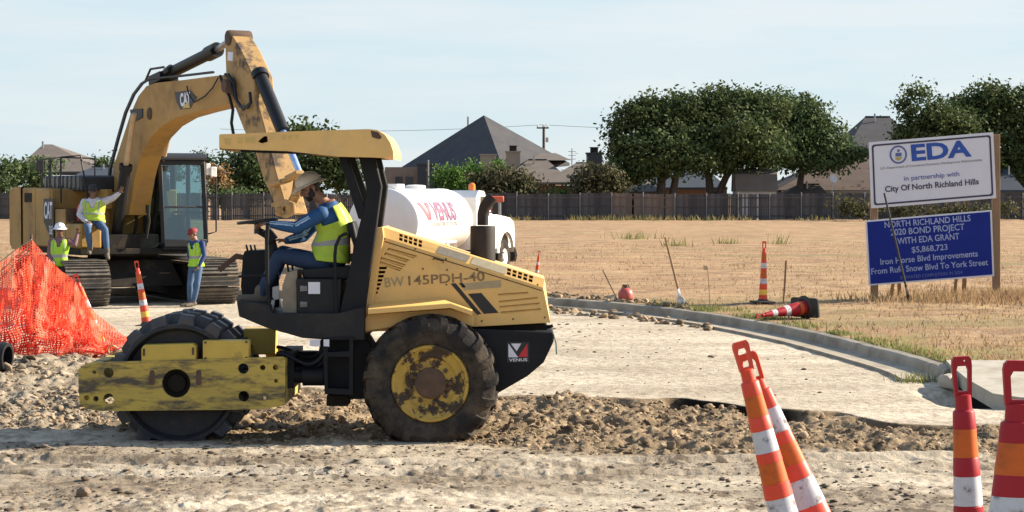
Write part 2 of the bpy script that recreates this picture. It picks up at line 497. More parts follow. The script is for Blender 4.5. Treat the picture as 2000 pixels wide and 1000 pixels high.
    def text(s, body, fit, bold=0.0, mi=0, cuts=0):
        """fit(u, v) -> point; u in 0..1 along the line, v in cap heights"""
        cu = bpy.data.curves.new('lettering', 'FONT')
        cu.body = body
        cu.offset = bold
        cu.resolution_u = 3
        o = bpy.data.objects.new('lettering', cu)
        me = bpy.data.meshes.new_from_object(o)
        if cuts:
            b = bmesh.new()
            b.from_mesh(me)
            for k in range(-1, cuts):
                bmesh.ops.bisect_plane(b, geom=b.verts[:] + b.edges[:] + b.faces[:], plane_co=(0, 0.69 * k / cuts + 0.01, 0), plane_no=(0, 1, 0))
            b.to_mesh(me)
            b.free()
        x0 = min(v.co.x for v in me.vertices)
        x1 = max(v.co.x for v in me.vertices)
        s.add([fit((v.co.x - x0) / (x1 - x0), v.co.y / 0.69) for v in me.vertices], [tuple(p.vertices) for p in me.polygons], mi)
        bpy.data.objects.remove(o)
        bpy.data.curves.remove(cu)
        bpy.data.meshes.remove(me)
        return s


def circ(cx, cy, r, n=20, ry=None):
    ry = ry or r
    return [(cx + r * math.cos(2 * math.pi * i / n), cy + ry * math.sin(2 * math.pi * i / n)) for i in range(n)]


def PX(pts, Y):
    return [W(x, y, Y) for x, y in pts]


def px_text(mb, body, p0, p1, h, Y, bold=0.0, mi=0, up=None):
    """lettering fitted between two surveyed baseline pixels, cap height h pixels"""
    e = Vector((p1[0] - p0[0], p1[1] - p0[1]))
    u = Vector(up) if up else Vector((e.y, -e.x)).normalized()
    mb.text(body, lambda a, v: W(p0[0] + e.x * a + u.x * h * v, p0[1] + e.y * a + u.y * h * v, Y), bold, mi)


OFF = {}


def empty(name, loc, label, cat, group=None):
    o = bpy.data.objects.new(name, None)
    COL.objects.link(o)
    o.location = loc
    o['label'] = label
    o['category'] = cat
    if group:
        o['group'] = group
    OFF[o.name] = Vector(loc)
    return o


def obj(name, mb, mats, parent=None, bev=0.0, world=True, smooth=32, label=None, recalc=True):
    """links mb as ONE mesh object; world coordinates are moved to the thing's own base"""
    me = bpy.data.meshes.new(name)
    off = OFF.get(parent.name, Vector()) if (parent and world) else Vector()
    vs = [(v[0] - off.x, v[1] - off.y, v[2] - off.z) for v in mb.v]
    me.from_pydata(vs, [], mb.f)
    mats = mats if isinstance(mats, (list, tuple)) else [mats]
    for m in mats:
        me.materials.append(M[m] if isinstance(m, str) else m)
    if len(mats) > 1:
        me.polygons.foreach_set('material_index', mb.m)
    if recalc:
        b = bmesh.new()
        b.from_mesh(me)
        bmesh.ops.recalc_face_normals(b, faces=b.faces)
        b.to_mesh(me)
        b.free()
    if smooth:
        me.shade_smooth()
        me.set_sharp_from_angle(angle=rad(smooth))
    o = bpy.data.objects.new(name, me)
    COL.objects.link(o)
    if parent:
        o.parent = parent
        OFF[o.name] = off
    if bev:
        bv = o.modifiers.new('bevel', 'BEVEL')
        bv.width = bev
        bv.segments = 2
        bv.limit_method = 'ANGLE'
        bv.angle_limit = rad(40)
    if label:
        o['label'] = label
    return o


def tag(o, label, cat, group=None):
    o['label'] = label
    o['category'] = cat
    if group:
        o['group'] = group
    return o


def struct(o):
    o['kind'] = 'structure'
    return o


def stuff(o, label, cat):
    o['kind'] = 'stuff'
    return tag(o, label, cat)


def children(o):
    return [c for c in bpy.data.objects if c.parent == o]


def copy_tree(o, kids, parent=None):
    c = o.copy()
    COL.objects.link(c)
    if parent:
        c.parent = parent
    for ch in kids.get(o.name, ()):
        copy_tree(ch, kids, c)
    return c


def kid_map():
    k = {}
    for o in bpy.data.objects:
        if o.parent:
            k.setdefault(o.parent.name, []).append(o)
    return k


# ------------------------------------------------------------------ noise for the terrain
_perm = RNG.random((256, 256))


def vnoise(x, y):
    xi, yi = np.floor(x).astype(int), np.floor(y).astype(int)
    fx, fy = x - xi, y - yi
    fx, fy = fx * fx * (3 - 2 * fx), fy * fy * (3 - 2 * fy)
    a = _perm[xi & 255, yi & 255]
    b = _perm[(xi + 1) & 255, yi & 255]
    c = _perm[xi & 255, (yi + 1) & 255]
    d = _perm[(xi + 1) & 255, (yi + 1) & 255]
    return (a * (1 - fx) + b * fx) * (1 - fy) + (c * (1 - fx) + d * fx) * fy


def fbm(x, y, octv=4, gain=0.5):
    s, a, t = 0, 1.0, 0
    for i in range(octv):
        s = s + a * vnoise(x * 2 ** i + 17.3 * i, y * 2 ** i + 9.1 * i)
        t += a
        a *= gain
    return s / t


def sstep(a, b, x):
    t = np.clip((x - a) / (b - a), 0, 1)
    return t * t * (3 - 2 * t)
# ================================================================== TERRAIN
KP = np.array([(-60, 53.0), (-30, 51.6), (-16, 50.2), (-8, 49.0), (-3, 47.0), (-1, 46.0), (0.79, 44.5), (2.02, 42.6), (3.05, 40.2), (3.75, 38.0), (4.25, 36.0),
               (4.76, 33.4), (5.09, 30.8), (5.36, 28.4), (5.50, 27.3), (5.9, 26.95), (9.0, 26.8), (40, 26.0)])
YE = np.array([(-40, 31), (-7, 30.2), (-5.2, 29.6), (-4.2, 28.5), (-3.2, 26.0), (-2, 24.9), (0, 24.4), (1.2, 24.3), (1.75, 24.15), (2.3, 23.7), (2.63, 23.0), (2.9, 22.9),
               (3.2, 22.7), (3.45, 22.7), (3.6, 22.0), (3.9, 21.5), (4.4, 21.2), (4.9, 21.4), (5.3, 22.6), (5.6, 24.2), (6.0, 24.4), (9, 24)])
YL = np.array([(-40, 21.0), (-6, 20.9), (-4, 21.0), (-2.4, 19.9), (0, 19.9), (0.95, 19.4), (2.3, 18.9), (3, 19.3), (4, 19.5), (5, 19.0), (9, 17.5)])


def kerb_d(X, Y):
    """signed distance to the back of the kerb, positive on the field side"""
    X, Y = np.asarray(X, float), np.asarray(Y, float)
    best = np.full(X.shape, 1e9)
    for (ax, ay), (bx, by) in zip(KP[:-1], KP[1:]):
        dx, dy = bx - ax, by - ay
        t = np.clip(((X - ax) * dx + (Y - ay) * dy) / (dx * dx + dy * dy), 0, 1)
        best = np.minimum(best, (X - ax - t * dx) ** 2 + (Y - ay - t * dy) ** 2)
    return np.sqrt(best) * np.where(Y > np.interp(X, KP[:, 0], KP[:, 1]), 1, -1)


def soil_w(X, Y, over=0.0):
    n = (fbm(X * 1.3 + 3, Y * 1.3, 3) - 0.5)
    jag = (fbm(X * 2.6, Y * 0.2 + 40, 2) - 0.5) * 0.55
    ye = np.interp(X, YE[:, 0], YE[:, 1]) + jag
    yl = np.interp(X, YL[:, 0], YL[:, 1]) + n * 1.1
    wl = sstep(-3.4, -4.6, X)
    return sstep(yl - 0.35, yl + 0.25, Y) * (1 - np.where(wl > 0.3, sstep(ye - 0.6, ye + 0.6, Y), sstep(ye - 0.08 + over, ye + 0.06 + over, Y))), ye


def height(X, Y, fine=True):
    X = np.asarray(X, float)
    Y = np.asarray(Y, float)
    d = kerb_d(X, Y)
    fld = sstep(-0.06, 0.02, d)
    z = fld * (0.165 + 0.09 * sstep(0, 7, d)) + (1 - fld) * 0.0
    ws, ye = soil_w(X, Y)
    ws = ws * (1 - fld)
    # dug soil: lumpy, a little below the slab
    lump = (fbm(X * 6.5, Y * 4.0, 5, 0.62) - 0.5) * 0.19 + (fbm(X * 1.4 + 9, Y * 1.4, 2) - 0.5) * 0.14
    tr = sstep(1.6, 2.0, X) * (1 - sstep(2.75, 3.15, X)) * sstep(ye - 1.15, ye - 0.35, Y)
    tr2 = sstep(3.5, 3.7, X) * (1 - sstep(4.3, 4.6, X)) * sstep(ye - 0.6, ye - 0.2, Y) * 0.22
    z = z + ws * (lump - 0.015) * (1 - 0.6 * tr) - ws * (tr + tr2) * 0.36
    # rubble heap at the left
    heap = np.exp(-((X + 6.6) / 2.2) ** 2 - ((Y - 27.0) / 3.2) ** 2)
    z = z + heap * 0.22 * (1 - fld)
    # trodden dirt: shallow ruts that run along the haul road
    road = (1 - fld) * (1 - ws)
    cl = fbm(X * 7.5, Y * 4.2, 4, 0.6)
    rut = (fbm(X * 0.7 + 5, Y * 2.2, 3) - 0.5) * 0.075 + (cl - 0.5) * 0.03 + (np.maximum(cl - 0.58, 0) * 0.05 + np.maximum(fbm(X * 17, Y * 10, 3, 0.65) - 0.55, 0) * 0.07) * sstep(0.40, 0.62, fbm(X * 0.6 + 70, Y * 0.8, 3)) * sstep(0.42, 0.6, fbm(X * 0.6 + 70, Y * 0.8, 3))
    near = sstep(21.5, 19.0, Y)
    z = z + road * rut * (0.30 + 0.80 * near)
    hole = np.exp(-(((X - 5.12) / 0.34) ** 4) - (((Y - 24.3) / 0.85) ** 4))
    z = z - hole * 0.30 * (1 - fld)
    # tyre ruts curving across the near dirt
    for c in (17.6, 18.35):
        q = Y - (c + 0.05 * X + 0.015 * X * X)
        z = z - road * (0.035 - 0.016 * (np.sin((X + np.abs(q) * 0.9) * 26) > 0.2)) * np.exp(-(q / 0.17) ** 4) * near + road * 0.024 * np.exp(-((np.abs(q) - 0.25) / 0.07) ** 2) * near
    # footing under the drum and the rear wheel
    for cx, cy, hw in ((-3.1, 20.6, 1.0), (-0.76, 20.2, 0.55)):
        fl = np.exp(-(((X - cx) / 0.75) ** 4) - (((Y - cy) / hw) ** 4))
        z = z * (1 - fl) + fl * -0.01
    z = z + fld * (fbm(X * 1.1, Y * 1.1, 4) - 0.5) * 0.10 * sstep(0.2, 2, d)
    # the bank the photographer stands on
    z = z + 0.55 * (1 - sstep(9.3, 14.2, Y)) * (1 - fld)
    return z


_hg = None


def hz(x, y):
    """ground level looked up on a 12 cm grid"""
    global _hg
    if _hg is None:
        gx, gy = np.meshgrid(np.arange(-12, 12, .12), np.arange(14, 56, .12), indexing='ij')
        _hg = height(gx, gy)
    i = min(max(int(round((x + 12) / .12)), 0), _hg.shape[0] - 1)
    j = min(max(int(round((y - 14) / .12)), 0), _hg.shape[1] - 1)
    return float(_hg[i, j])


def build_ground():
    ys = np.concatenate([np.linspace(-30, 8, 14)[:-1], np.linspace(8, 15, 50)[:-1], np.linspace(15, 21, 270)[:-1], np.linspace(21, 27, 150)[:-1], np.geomspace(27, 50, 200)[:-1],
                         np.geomspace(50, 185, 110)[:-1], np.geomspace(185, 3000, 24)])
    ni, no = 620, 26
    ui = np.linspace(-1, 1, ni)
    t = (np.linspace(0, 1, no + 1)[1:]) ** 2.2
    rows = []
    for y in ys:
        wv = 1.25 * 0.24 * max(y, 8) + 1.2
        wt = 45 + max(y, 0) * 1.6
        xi = ui * wv
        xr = wv + t * wt
        rows.append(np.concatenate([-xr[::-1], xi, xr]))
    X = np.array(rows)
    nx = X.shape[1]
    Y = np.repeat(ys[:, None], nx, 1)
    Z = height(X, Y)
    n = X.size
    co = np.stack([X, Y, Z], -1).reshape(-1, 3)
    ny = len(ys)
    idx = np.arange(n).reshape(ny, nx)
    q = np.stack([idx[:-1, :-1], idx[:-1, 1:], idx[1:, 1:], idx[1:, :-1]], -1).reshape(-1, 4)
    me = bpy.data.meshes.new('ground')
    me.vertices.add(n)
    me.vertices.foreach_set('co', co.ravel())
    me.loops.add(q.size)
    me.loops.foreach_set('vertex_index', q.ravel())
    me.polygons.add(len(q))
    me.polygons.foreach_set('loop_start', np.arange(0, q.size, 4))
    me.update()
    me.validate()
    d = kerb_d(X, Y)
    ws, ye = soil_w(X, Y, 0.16)
    gap_shade = sstep(1.6, 2.0, X) * (1 - sstep(2.9, 3.2, X)) * sstep(ye - 0.75, ye - 0.30, Y) * (1 - sstep(ye + .16, ye + .26, Y))  # dark soil by the slab edge with the gap's shade painted in
    gap_shade = np.maximum(gap_shade, sstep(3.45, 3.7, X) * (1 - sstep(4.4, 4.7, X)) * sstep(ye - 0.35, ye - 0.1, Y) * (1 - sstep(ye + .16, ye + .26, Y)) * .45)
    fld = sstep(-0.05, 0.03, d)
    ws = ws * (1 - fld)
    patch = np.exp(-((X - 1.4) / 1.3) ** 4 - ((Y - 42.3) / 1.9) ** 4) * sstep(0.40, 0.55, fbm(X * 1.2, Y * 1.2 + 60, 3))
    ws = np.maximum(ws, patch * (1 - fld))
    soilf = fld * sstep(2.2, 0.2, d) * np.exp(-((X - 2.1) / 1.6) ** 4) * sstep(0.42, 0.55, fbm(X * 2.2, Y * 1.0 + 90, 3))
    green = fld * sstep(1.7 + 1.2 * fbm(X * 0.9, Y * 0.9, 2), 0.1, d) * sstep(2.6, 3.4, X) * sstep(0.34, 0.55, fbm(X * 1.4 + 50, Y * 1.4, 3))
    green = np.maximum(green, fld * np.exp(-((X - 5.4) / 1.0) ** 2 - ((Y - 39.0) / 2.2) ** 2) * 0.8 * sstep(0.35, 0.55, fbm(X * 1.4 + 50, Y * 1.4, 3)))
    grey = sstep(-3.2, -4.6, X) * ws
    cl = fbm(X * 7.5, Y * 4.2, 4, 0.6)
    crumb = sstep(0.555, 0.62, cl) * sstep(0.36, 0.58, fbm(X * 0.6 + 70, Y * 0.8, 3))
    for nm, a in (('crumb', crumb), ('soil', np.maximum(ws, soilf * 0.8)), ('grass', fld), ('green', green), ('grey', grey), ('gap_shade', gap_shade), ('near', sstep(21.5, 19.5, Y))):
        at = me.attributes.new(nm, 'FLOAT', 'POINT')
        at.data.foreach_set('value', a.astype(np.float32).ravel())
    me.shade_smooth()
    # material
    m, nt, bs = new_mat('ground')
    v = _coord(nt, (0.42, 1, 1))
    v1 = _coord(nt, (1, 1, 1))
    vs = _coord(nt, (0.16, 1, 1))

    def att(nm):
        a = nt.nodes.new('ShaderNodeAttribute')
        a.attribute_name = nm
        return a.outputs['Fac']
    big = _noise(nt, v, 0.55, 5)
    vy = _coord(nt, (1.0, 0.55, 1))
    fine = _noise(nt, vy, 9.0, 8, 0.72)
    pale = _mix(nt, _ramp(nt, big, 0.38, 0.62), (0.63, 0.545, 0.425), (0.43, 0.365, 0.275))
    pale = _mix(nt, _math(nt, 'MULTIPLY', _ramp(nt, fine, 0.46, 0.66), 0.85), pale, (0.27, 0.22, 0.16))
    # dry mud patches and dark crumbs trodden into the near ground
    nearf = att('near')
    zone = _noise(nt, _coord(nt, (0.45, 0.8, 1)), 0.9, 5, 0.62)
    mud = _math(nt, 'MULTIPLY', _ramp(nt, zone, 0.44, 0.58), _math(nt, 'ADD', _math(nt, 'MULTIPLY', nearf, 0.62), 0.16))
    pale = _mix(nt, mud, pale, (0.235, 0.185, 0.13))
    spk = _noise(nt, _coord(nt, (1.0, 0.5, 1)), 6.5, 7, 0.70)
    th = _ramp(nt, _math(nt, 'ADD', spk, _math(nt, 'MULTIPLY', _math(nt, 'SUBTRACT', zone, 0.5), 0.45)), 0.54, 0.61)
    th = _math(nt, 'MULTIPLY', th, _math(nt, 'ADD', _math(nt, 'MULTIPLY', nearf, 0.62), 0.25))
    pale = _mix(nt, th, pale, (0.095, 0.068, 0.047))
    pale = _mix(nt, _math(nt, 'MULTIPLY', att('crumb'), _math(nt, 'ADD', _math(nt, 'MULTIPLY', nearf, 0.55), 0.2)), pale, (0.185, 0.145, 0.105))
    pale = _mix(nt, _math(nt, 'MULTIPLY', nearf, 0.12), pale, (0.33, 0.275, 0.205))
    soil = _mix(nt, _ramp(nt, _noise(nt, vy, 4.5, 8, 0.72), 0.38, 0.64), (0.31, 0.228, 0.143), (0.105, 0.074, 0.046))
    soil = _mix(nt, _ramp(nt, _noise(nt, vy, 13, 6, 0.7), 0.55, 0.66), soil, (0.48, 0.385, 0.265))
    greyc = _mix(nt, _ramp(nt, _noise(nt, v1, 4.5, 6, 0.7), 0.38, 0.62), (0.36, 0.30, 0.22), (0.155, 0.12, 0.085))
    soil = _mix(nt, att('grey'), soil, greyc)
    soil = _mix(nt, att('gap_shade'), soil, (0.013, 0.010, 0.008))
    g = _mix(nt, _ramp(nt, _noise(nt, vs, 0.9, 6, 0.6), 0.38, 0.64), (0.375, 0.25, 0.14), (0.285, 0.178, 0.108))
    g = _mix(nt, _math(nt, 'MULTIPLY', _ramp(nt, _noise(nt, vs, 0.35, 4, 0.5), 0.55, 0.70), 0.55), g, (0.44, 0.32, 0.17))
    g = _mix(nt, _math(nt, 'MULTIPLY', _ramp(nt, _noise(nt, _coord(nt, (0.45, 1, 1)), 1.6, 7, 0.72), 0.50, 0.64), 0.88), g, (0.165, 0.108, 0.07))
    g = _mix(nt, _math(nt, 'MULTIPLY', _ramp(nt, _noise(nt, _coord(nt, (0.5, 0.3, 1)), 2.2, 7, 0.72), 0.56, 0.68), 0.6), g, (0.46, 0.35, 0.22))
    g = _mix(nt, _math(nt, 'MULTIPLY', _ramp(nt, _noise(nt, vs, 0.22, 3, 0.5), 0.56, 0.68), 0.5), g, (0.20, 0.19, 0.085))
    g = _mix(nt, att('green'), g, (0.22, 0.20, 0.075))
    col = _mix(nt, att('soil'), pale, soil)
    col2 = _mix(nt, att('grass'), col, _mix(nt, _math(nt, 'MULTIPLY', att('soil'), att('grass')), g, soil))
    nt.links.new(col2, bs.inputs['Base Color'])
    bs.inputs['Roughness'].default_value = 0.97
    bs.inputs['Specular IOR Level'].default_value = 0.12
    b = nt.nodes.new('ShaderNodeBump')
    b.inputs['Strength'].default_value = 0.9
    b.inputs['Distance'].default_value = 0.055
    h = _math(nt, 'ADD', _noise(nt, v1, 7.0, 9, 0.72), _math(nt, 'MULTIPLY', _noise(nt, v, 2.2, 5, 0.6), 0.6))
    nt.links.new(h, b.inputs['Height'])
    nt.links.new(b.outputs['Normal'], bs.inputs['Normal'])
    me.materials.append(m)
    o = bpy.data.objects.new('ground', me)
    COL.objects.link(o)
    struct(o)


def raw_mesh(name, co, faces, mat, smooth=False):
    """fast mesh from numpy: faces (n,k)"""
    k = faces.shape[1]
    me = bpy.data.meshes.new(name)
    me.vertices.add(len(co))
    me.vertices.foreach_set('co', np.ascontiguousarray(co, dtype=np.float32).ravel())
    me.loops.add(faces.size)
    me.loops.foreach_set('vertex_index', np.ascontiguousarray(faces, dtype=np.int32).ravel())
    me.polygons.add(len(faces))
    me.polygons.foreach_set('loop_start', np.arange(0, faces.size, k, dtype=np.int32))
    me.update()
    me.validate()
    me.materials.append(M[mat])
    if smooth:
        me.shade_smooth()
    return me


def rock_variants(nv=12):
    """broken lumps: a coarse ball cut by random planes, left with its facets"""
    out = []
    for i in range(nv):
        b = bmesh.new()
        bmesh.ops.create_icosphere(b, subdivisions=2, radius=1.0)
        cuts = [(Vector((random.gauss(0, 1), random.gauss(0, 1), random.gauss(0, 1))).normalized(), random.uniform(.35, .8)) for _ in range(9)]
        for v in b.verts:
            for n, d in cuts:
                e = v.co.dot(n) - d
                if e > 0:
                    v.co -= n * e
            v.co *= random.uniform(.86, 1.12)
            v.co.z *= .8
        b.verts.ensure_lookup_table()
        out.append((np.array([v.co[:] for v in b.verts]), np.array([[v.index for v in f.verts] for f in b.faces])))
        b.free()
    return out


ROCKS = rock_variants()


def scatter_rocks(name, xs, ys, rs, mat, sink=0.3, flat=1.0):
    cos, fcs, o = [], [], 0
    zs = height(xs, ys)
    for x, y, z, r in zip(xs, ys, zs, rs):
        V, F = ROCKS[random.randrange(len(ROCKS))]
        a = random.random() * 6.283
        ca, sa = math.cos(a), math.sin(a)
        s = np.array([random.uniform(0.8, 1.35), random.uniform(0.75, 1.2), random.uniform(0.6, 1.1) * flat]) * r
        P = V * s
        P = np.stack([P[:, 0] * ca - P[:, 1] * sa + x, P[:, 0] * sa + P[:, 1] * ca + y, P[:, 2] + z + r * (0.7 - sink) - 0.25 * r], -1)
        cos.append(P)
        fcs.append(F + o)
        o += len(V)
    me = raw_mesh(name, np.concatenate(cos), np.concatenate(fcs), mat)
    ob = bpy.data.objects.new(name, me)
    COL.objects.link(ob)
    return ob


def build_clods():
    # loose clods of the dug strip
    n = 36000
    Y = RNG.uniform(18.6, 25.0, n)
    X = RNG.uniform(-5.2, 6.4, n)
    ws, _ = soil_w(X, Y)
    k = (ws * (1 - sstep(-0.3, 0.0, kerb_d(X, Y))) > RNG.uniform(0.25, 1.0, n)) & (fbm(X * 1.1, Y * 1.1, 3) > 0.36)
    X, Y = X[k][:9500], Y[k][:9500]
    R = np.exp(RNG.normal(math.log(0.0155), 0.55, len(X))).clip(0.006, 0.075)
    stuff(scatter_rocks('soil_clods', X, Y, R, 'clod'), 'loose brown clods of dug soil across the strip behind the wheels', 'soil')
    # grey rubble heap at left
    n = 9500
    X = RNG.uniform(-9.0, -3.7, n)
    Y = RNG.uniform(21.6, 31.0, n)
    k = (Y < 31 - 0.9 * np.maximum(X + 5.2, 0) * 2) & (fbm(X * 1.2, Y * 1.2 + 7, 3) > 0.38)
    X, Y = X[k], Y[k]
    R = np.exp(RNG.normal(math.log(0.020), 0.60, len(X))).clip(0.008, 0.10)
    stuff(scatter_rocks('rubble', X, Y, R, 'rubble'), 'heap of pale broken stone and dirt below the orange netting', 'rubble')
    # dark crumbs on the trodden dirt and the slab
    n = 9000
    Y = np.concatenate([RNG.uniform(14.6, 20.5, n), RNG.uniform(24, 43, 600)])
    X = np.concatenate([RNG.uniform(-5.2, 5.4, n), RNG.uniform(-0.5, 4.2, 600)])
    k = (kerb_d(X, Y) < -0.7) & (fbm(X * 0.55, Y * 1.6 + 30, 3) > RNG.uniform(0.36, 0.64, len(X)))
    X, Y = X[k], Y[k]
    R = np.exp(RNG.normal(math.log(0.0105), 0.62, len(X))).clip(0.005, 0.06)
    R = R * np.where(Y > 24, 1.3, 1)
    stuff(scatter_rocks('dirt_crumbs', X, Y, R, 'clod_dark', 0.3, 0.6), 'dark crumbs of soil sprinkled over the pale trodden dirt', 'soil')
    # dug spoil along the kerb
    X = RNG.uniform(0.4, 3.4, 420)
    Y = np.interp(X, KP[:, 0], KP[:, 1]) + np.where(RNG.random(420) < 0.55, RNG.uniform(0.1, 1.5, 420), RNG.uniform(-3.2, -0.7, 420))
    R = np.exp(RNG.normal(math.log(0.05), 0.5, 420)).clip(0.02, 0.13)
    stuff(scatter_rocks('spoil', X, Y, R, 'clod'), 'brown spoil heaped along both sides of the far kerb', 'soil')
    # two clods big enough to point at
    for px, py, r, lab in ((166, 972, 0.085, 'dark brown clod of earth alone on the pale dirt in front of the drum'),
                           (515, 860, 0.065, 'small dark clod of earth lying just behind the drum')):
        p = G(px, py)
        tag(scatter_rocks('earth_clod', np.array([p.x]), np.array([p.y]), np.array([r]), 'clod_dark', 0.1), lab, 'clod')


def kerb_path(n):
    P = np.array([tuple(p) for p in KP[:-4]] + [(5.36, 28.4), (5.45, 27.3), (5.42, 26.3)])
    seg = np.concatenate([[0], np.cumsum(np.hypot(*np.diff(P, axis=0).T))])
    tt = np.linspace(0, seg[-1], n)
    x, y = np.interp(tt, seg, P[:, 0]), np.interp(tt, seg, P[:, 1])
    for _ in range(3):                                # round off the corners of the survey
        x[1:-1] = (x[:-2] + 2 * x[1:-1] + x[2:]) / 4
        y[1:-1] = (y[:-2] + 2 * y[1:-1] + y[2:]) / 4
    return x, y


def build_kerb():
    x, y = kerb_path(230)
    tx, ty = np.gradient(x), np.gradient(y)
    L = np.hypot(tx, ty)
    nx, ny = -ty / L, tx / L
    prof = [(-0.64, -0.05), (-0.64, 0.042), (-0.20, 0.012), (-0.135, 0.03), (-0.12, 0.125), (-0.095, 0.155), (-0.012, 0.172), (0.0, 0.165), (0.0, 0.0)]
    mb = MB()
    rows = []
    for i in range(len(x)):
        w = random.uniform(-0.006, 0.006)
        rows.append([(x[i] + nx[i] * a, y[i] + ny[i] * a, z + (w if z > 0.1 else 0)) for a, z in prof])
    mb.rows(rows)
    for q in (rows[0], rows[-1]):
        mb.add(q, [tuple(range(len(q)))])
    struct(obj('kerb', mb, 'kerb_concrete', None, smooth=30))


def build_grass():
    n = 60000
    Y = np.exp(RNG.uniform(math.log(24.5), math.log(90), n))
    X = RNG.uniform(-0.29, 0.29, n) * Y
    d = kerb_d(X, Y)
    k = (d > 0.04) & (fbm(X * 0.5, Y * 0.5, 3) > RNG.uniform(0.2, 0.62, n))
    X, Y, d = X[k], Y[k], d[k]
    tall = 0.35 * np.exp(-((X - 9.3) / 2.2) ** 2 - ((Y - 41.5) / 3.2) ** 2)
    H = RNG.uniform(0.02, 0.075, len(X)) * (1 + 1.6 * tall) * (1 + 0.5 * (fbm(X * 0.3, Y * 0.3, 2) > 0.55))
    stuff(blades('dry_grass', X, Y, H, 'straw', 0.012), 'short dry straw coloured grass covering the open field', 'grass')
    # taller straw round the foot of the sign
    n = 3600
    X = RNG.normal(9.4, 1.2, n)
    Y = RNG.normal(41.8, 0.9, n)
    k = kerb_d(X, Y) > 0.5
    stuff(blades('tall_straw', X[k], Y[k], RNG.uniform(0.08, 0.26, n)[k], 'straw', 0.012), 'taller tufts of yellow straw round the foot of the project sign', 'grass')
    # green turf strip behind the kerb
    n = 7000
    t = RNG.uniform(2.7, 5.6, n)
    X = t
    Y = np.interp(t, KP[:, 0], KP[:, 1]) + 0.05 + np.abs(RNG.normal(0, 1.6, n))
    d = kerb_d(X, Y)
    k = (d > 0.03) & (d < 1.4) & (fbm(X * 1.4 + 50, Y * 1.4, 3) > RNG.uniform(0.38, 0.72, n))
    stuff(blades('green_grass', X[k], Y[k], RNG.uniform(0.03, 0.10, n)[k], 'weed', 0.012), 'strip of green grass along the back of the kerb', 'grass')
    # weeds below the fence
    n = 3000
    X = RNG.uniform(-4, 46, n)
    Y = 165.4 - np.abs(RNG.normal(0, 0.9, n))
    k = fbm(X * 0.35 + 20, Y * 0 + 3, 3) > RNG.uniform(0.35, 0.7, n)
    stuff(blades('fence_weeds', X[k], Y[k], RNG.uniform(0.1, 0.55, n)[k], 'dry_weed', 0.06), 'ragged weeds growing along the foot of the wooden fence', 'weeds')


def blades(name, X, Y, H, mat, w):
    n = len(X)
    z = height(X, Y) - 0.01
    a = RNG.uniform(0, 6.283, n)
    ww = w * RNG.uniform(0.6, 1.5, n)
    lx, ly = RNG.normal(0, 0.35, n) * H, RNG.normal(0, 0.35, n) * H
    P = np.empty((n, 3, 3))
    P[:, 0] = np.stack([X - np.cos(a) * ww, Y - np.sin(a) * ww, z], -1)
    P[:, 1] = np.stack([X + np.cos(a) * ww, Y + np.sin(a) * ww, z], -1)
    P[:, 2] = np.stack([X + lx, Y + ly, z + H], -1)
    me = raw_mesh(name, P.reshape(-1, 3), np.arange(n * 3).reshape(-1, 3), mat)
    o = bpy.data.objects.new(name, me)
    COL.objects.link(o)
    return o


def build_weeds():
    spots = [(1238, 468, 0.5, 110, 1.0, 'low green weed patch in the open field nearest the water truck'),
             (1322, 482, 0.5, 60, 0.6, 'wispy green weed in the field behind the standing shovel'),
             (1424, 478, 0.45, 60, 0.5, 'small bright green weed in the field behind the standing cone'),
             (1524, 478, 0.6, 34, 0.5, 'tall thin weed in the field between standing cone and sign'),
             (1790, 738, 0.16, 160, 0.28, 'green weed sprouting in the gutter at the end of the kerb'),
             (1985, 775, 0.22, 120, 0.22, 'green weed showing through the handle of the wide shaded cone')]
    for px, py, h, n, sp, lab in spots:
        p = G(px, py, 0.22 if py < 700 else 0.05)
        X = RNG.normal(p.x, sp * 0.5, n)
        Y = RNG.normal(p.y, sp * 0.6, n)
        tag(blades('weed_clump', X, Y, RNG.uniform(0.3, 1, n) * h, 'weed', 0.018 if py < 700 else 0.008), lab, 'weed', 'weeds in the open')


def build_inlet():
    r = empty('storm_inlet', (5.5, 25.0, 0.0), 'broken concrete storm drain inlet with dark opening where the kerb ends', 'drain inlet')
    mb = MB()
    top = [(5.46, 27.0, .215), (5.36, 26.2, .21), (5.22, 24.6, .185), (5.20, 23.2, .15), (5.45, 22.95, .13), (6.4, 23.1, .14), (9.5, 23.6, .16), (9.5, 26.85, .22)]
    lo = [(x, y, z - .17) for x, y, z in top]
    n = len(top)
    mb.add(top, [tuple(range(n))])
    mb.add(lo, [tuple(range(n))])
    mb.rows([top, lo], close=True)
    obj('top_slab', mb, 'concrete', r, bev=0.012)
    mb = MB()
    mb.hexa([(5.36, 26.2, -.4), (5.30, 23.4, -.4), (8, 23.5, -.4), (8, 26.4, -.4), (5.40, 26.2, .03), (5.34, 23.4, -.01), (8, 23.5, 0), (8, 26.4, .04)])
    obj('throat_shade', mb, 'hole_shade', r)  # solid near-black block paints the shade of the opening
    mb = MB()
    q = G(1856, 752, 0.05)
    V, F = ROCKS[2]
    mb.add([(q.x + v[0] * 0.13, q.y + 0.05 + v[1] * 0.32, 0.07 + v[2] * 0.15) for v in V], [tuple(f) for f in F])
    obj('broken_nose', mb, 'concrete', r)


build_ground()
build_kerb()
build_inlet()
build_clods()
build_grass()
build_weeds()
# ================================================================== BACKGROUND: fence, houses, trees, pole
FZ = 0.255      # level of the open field


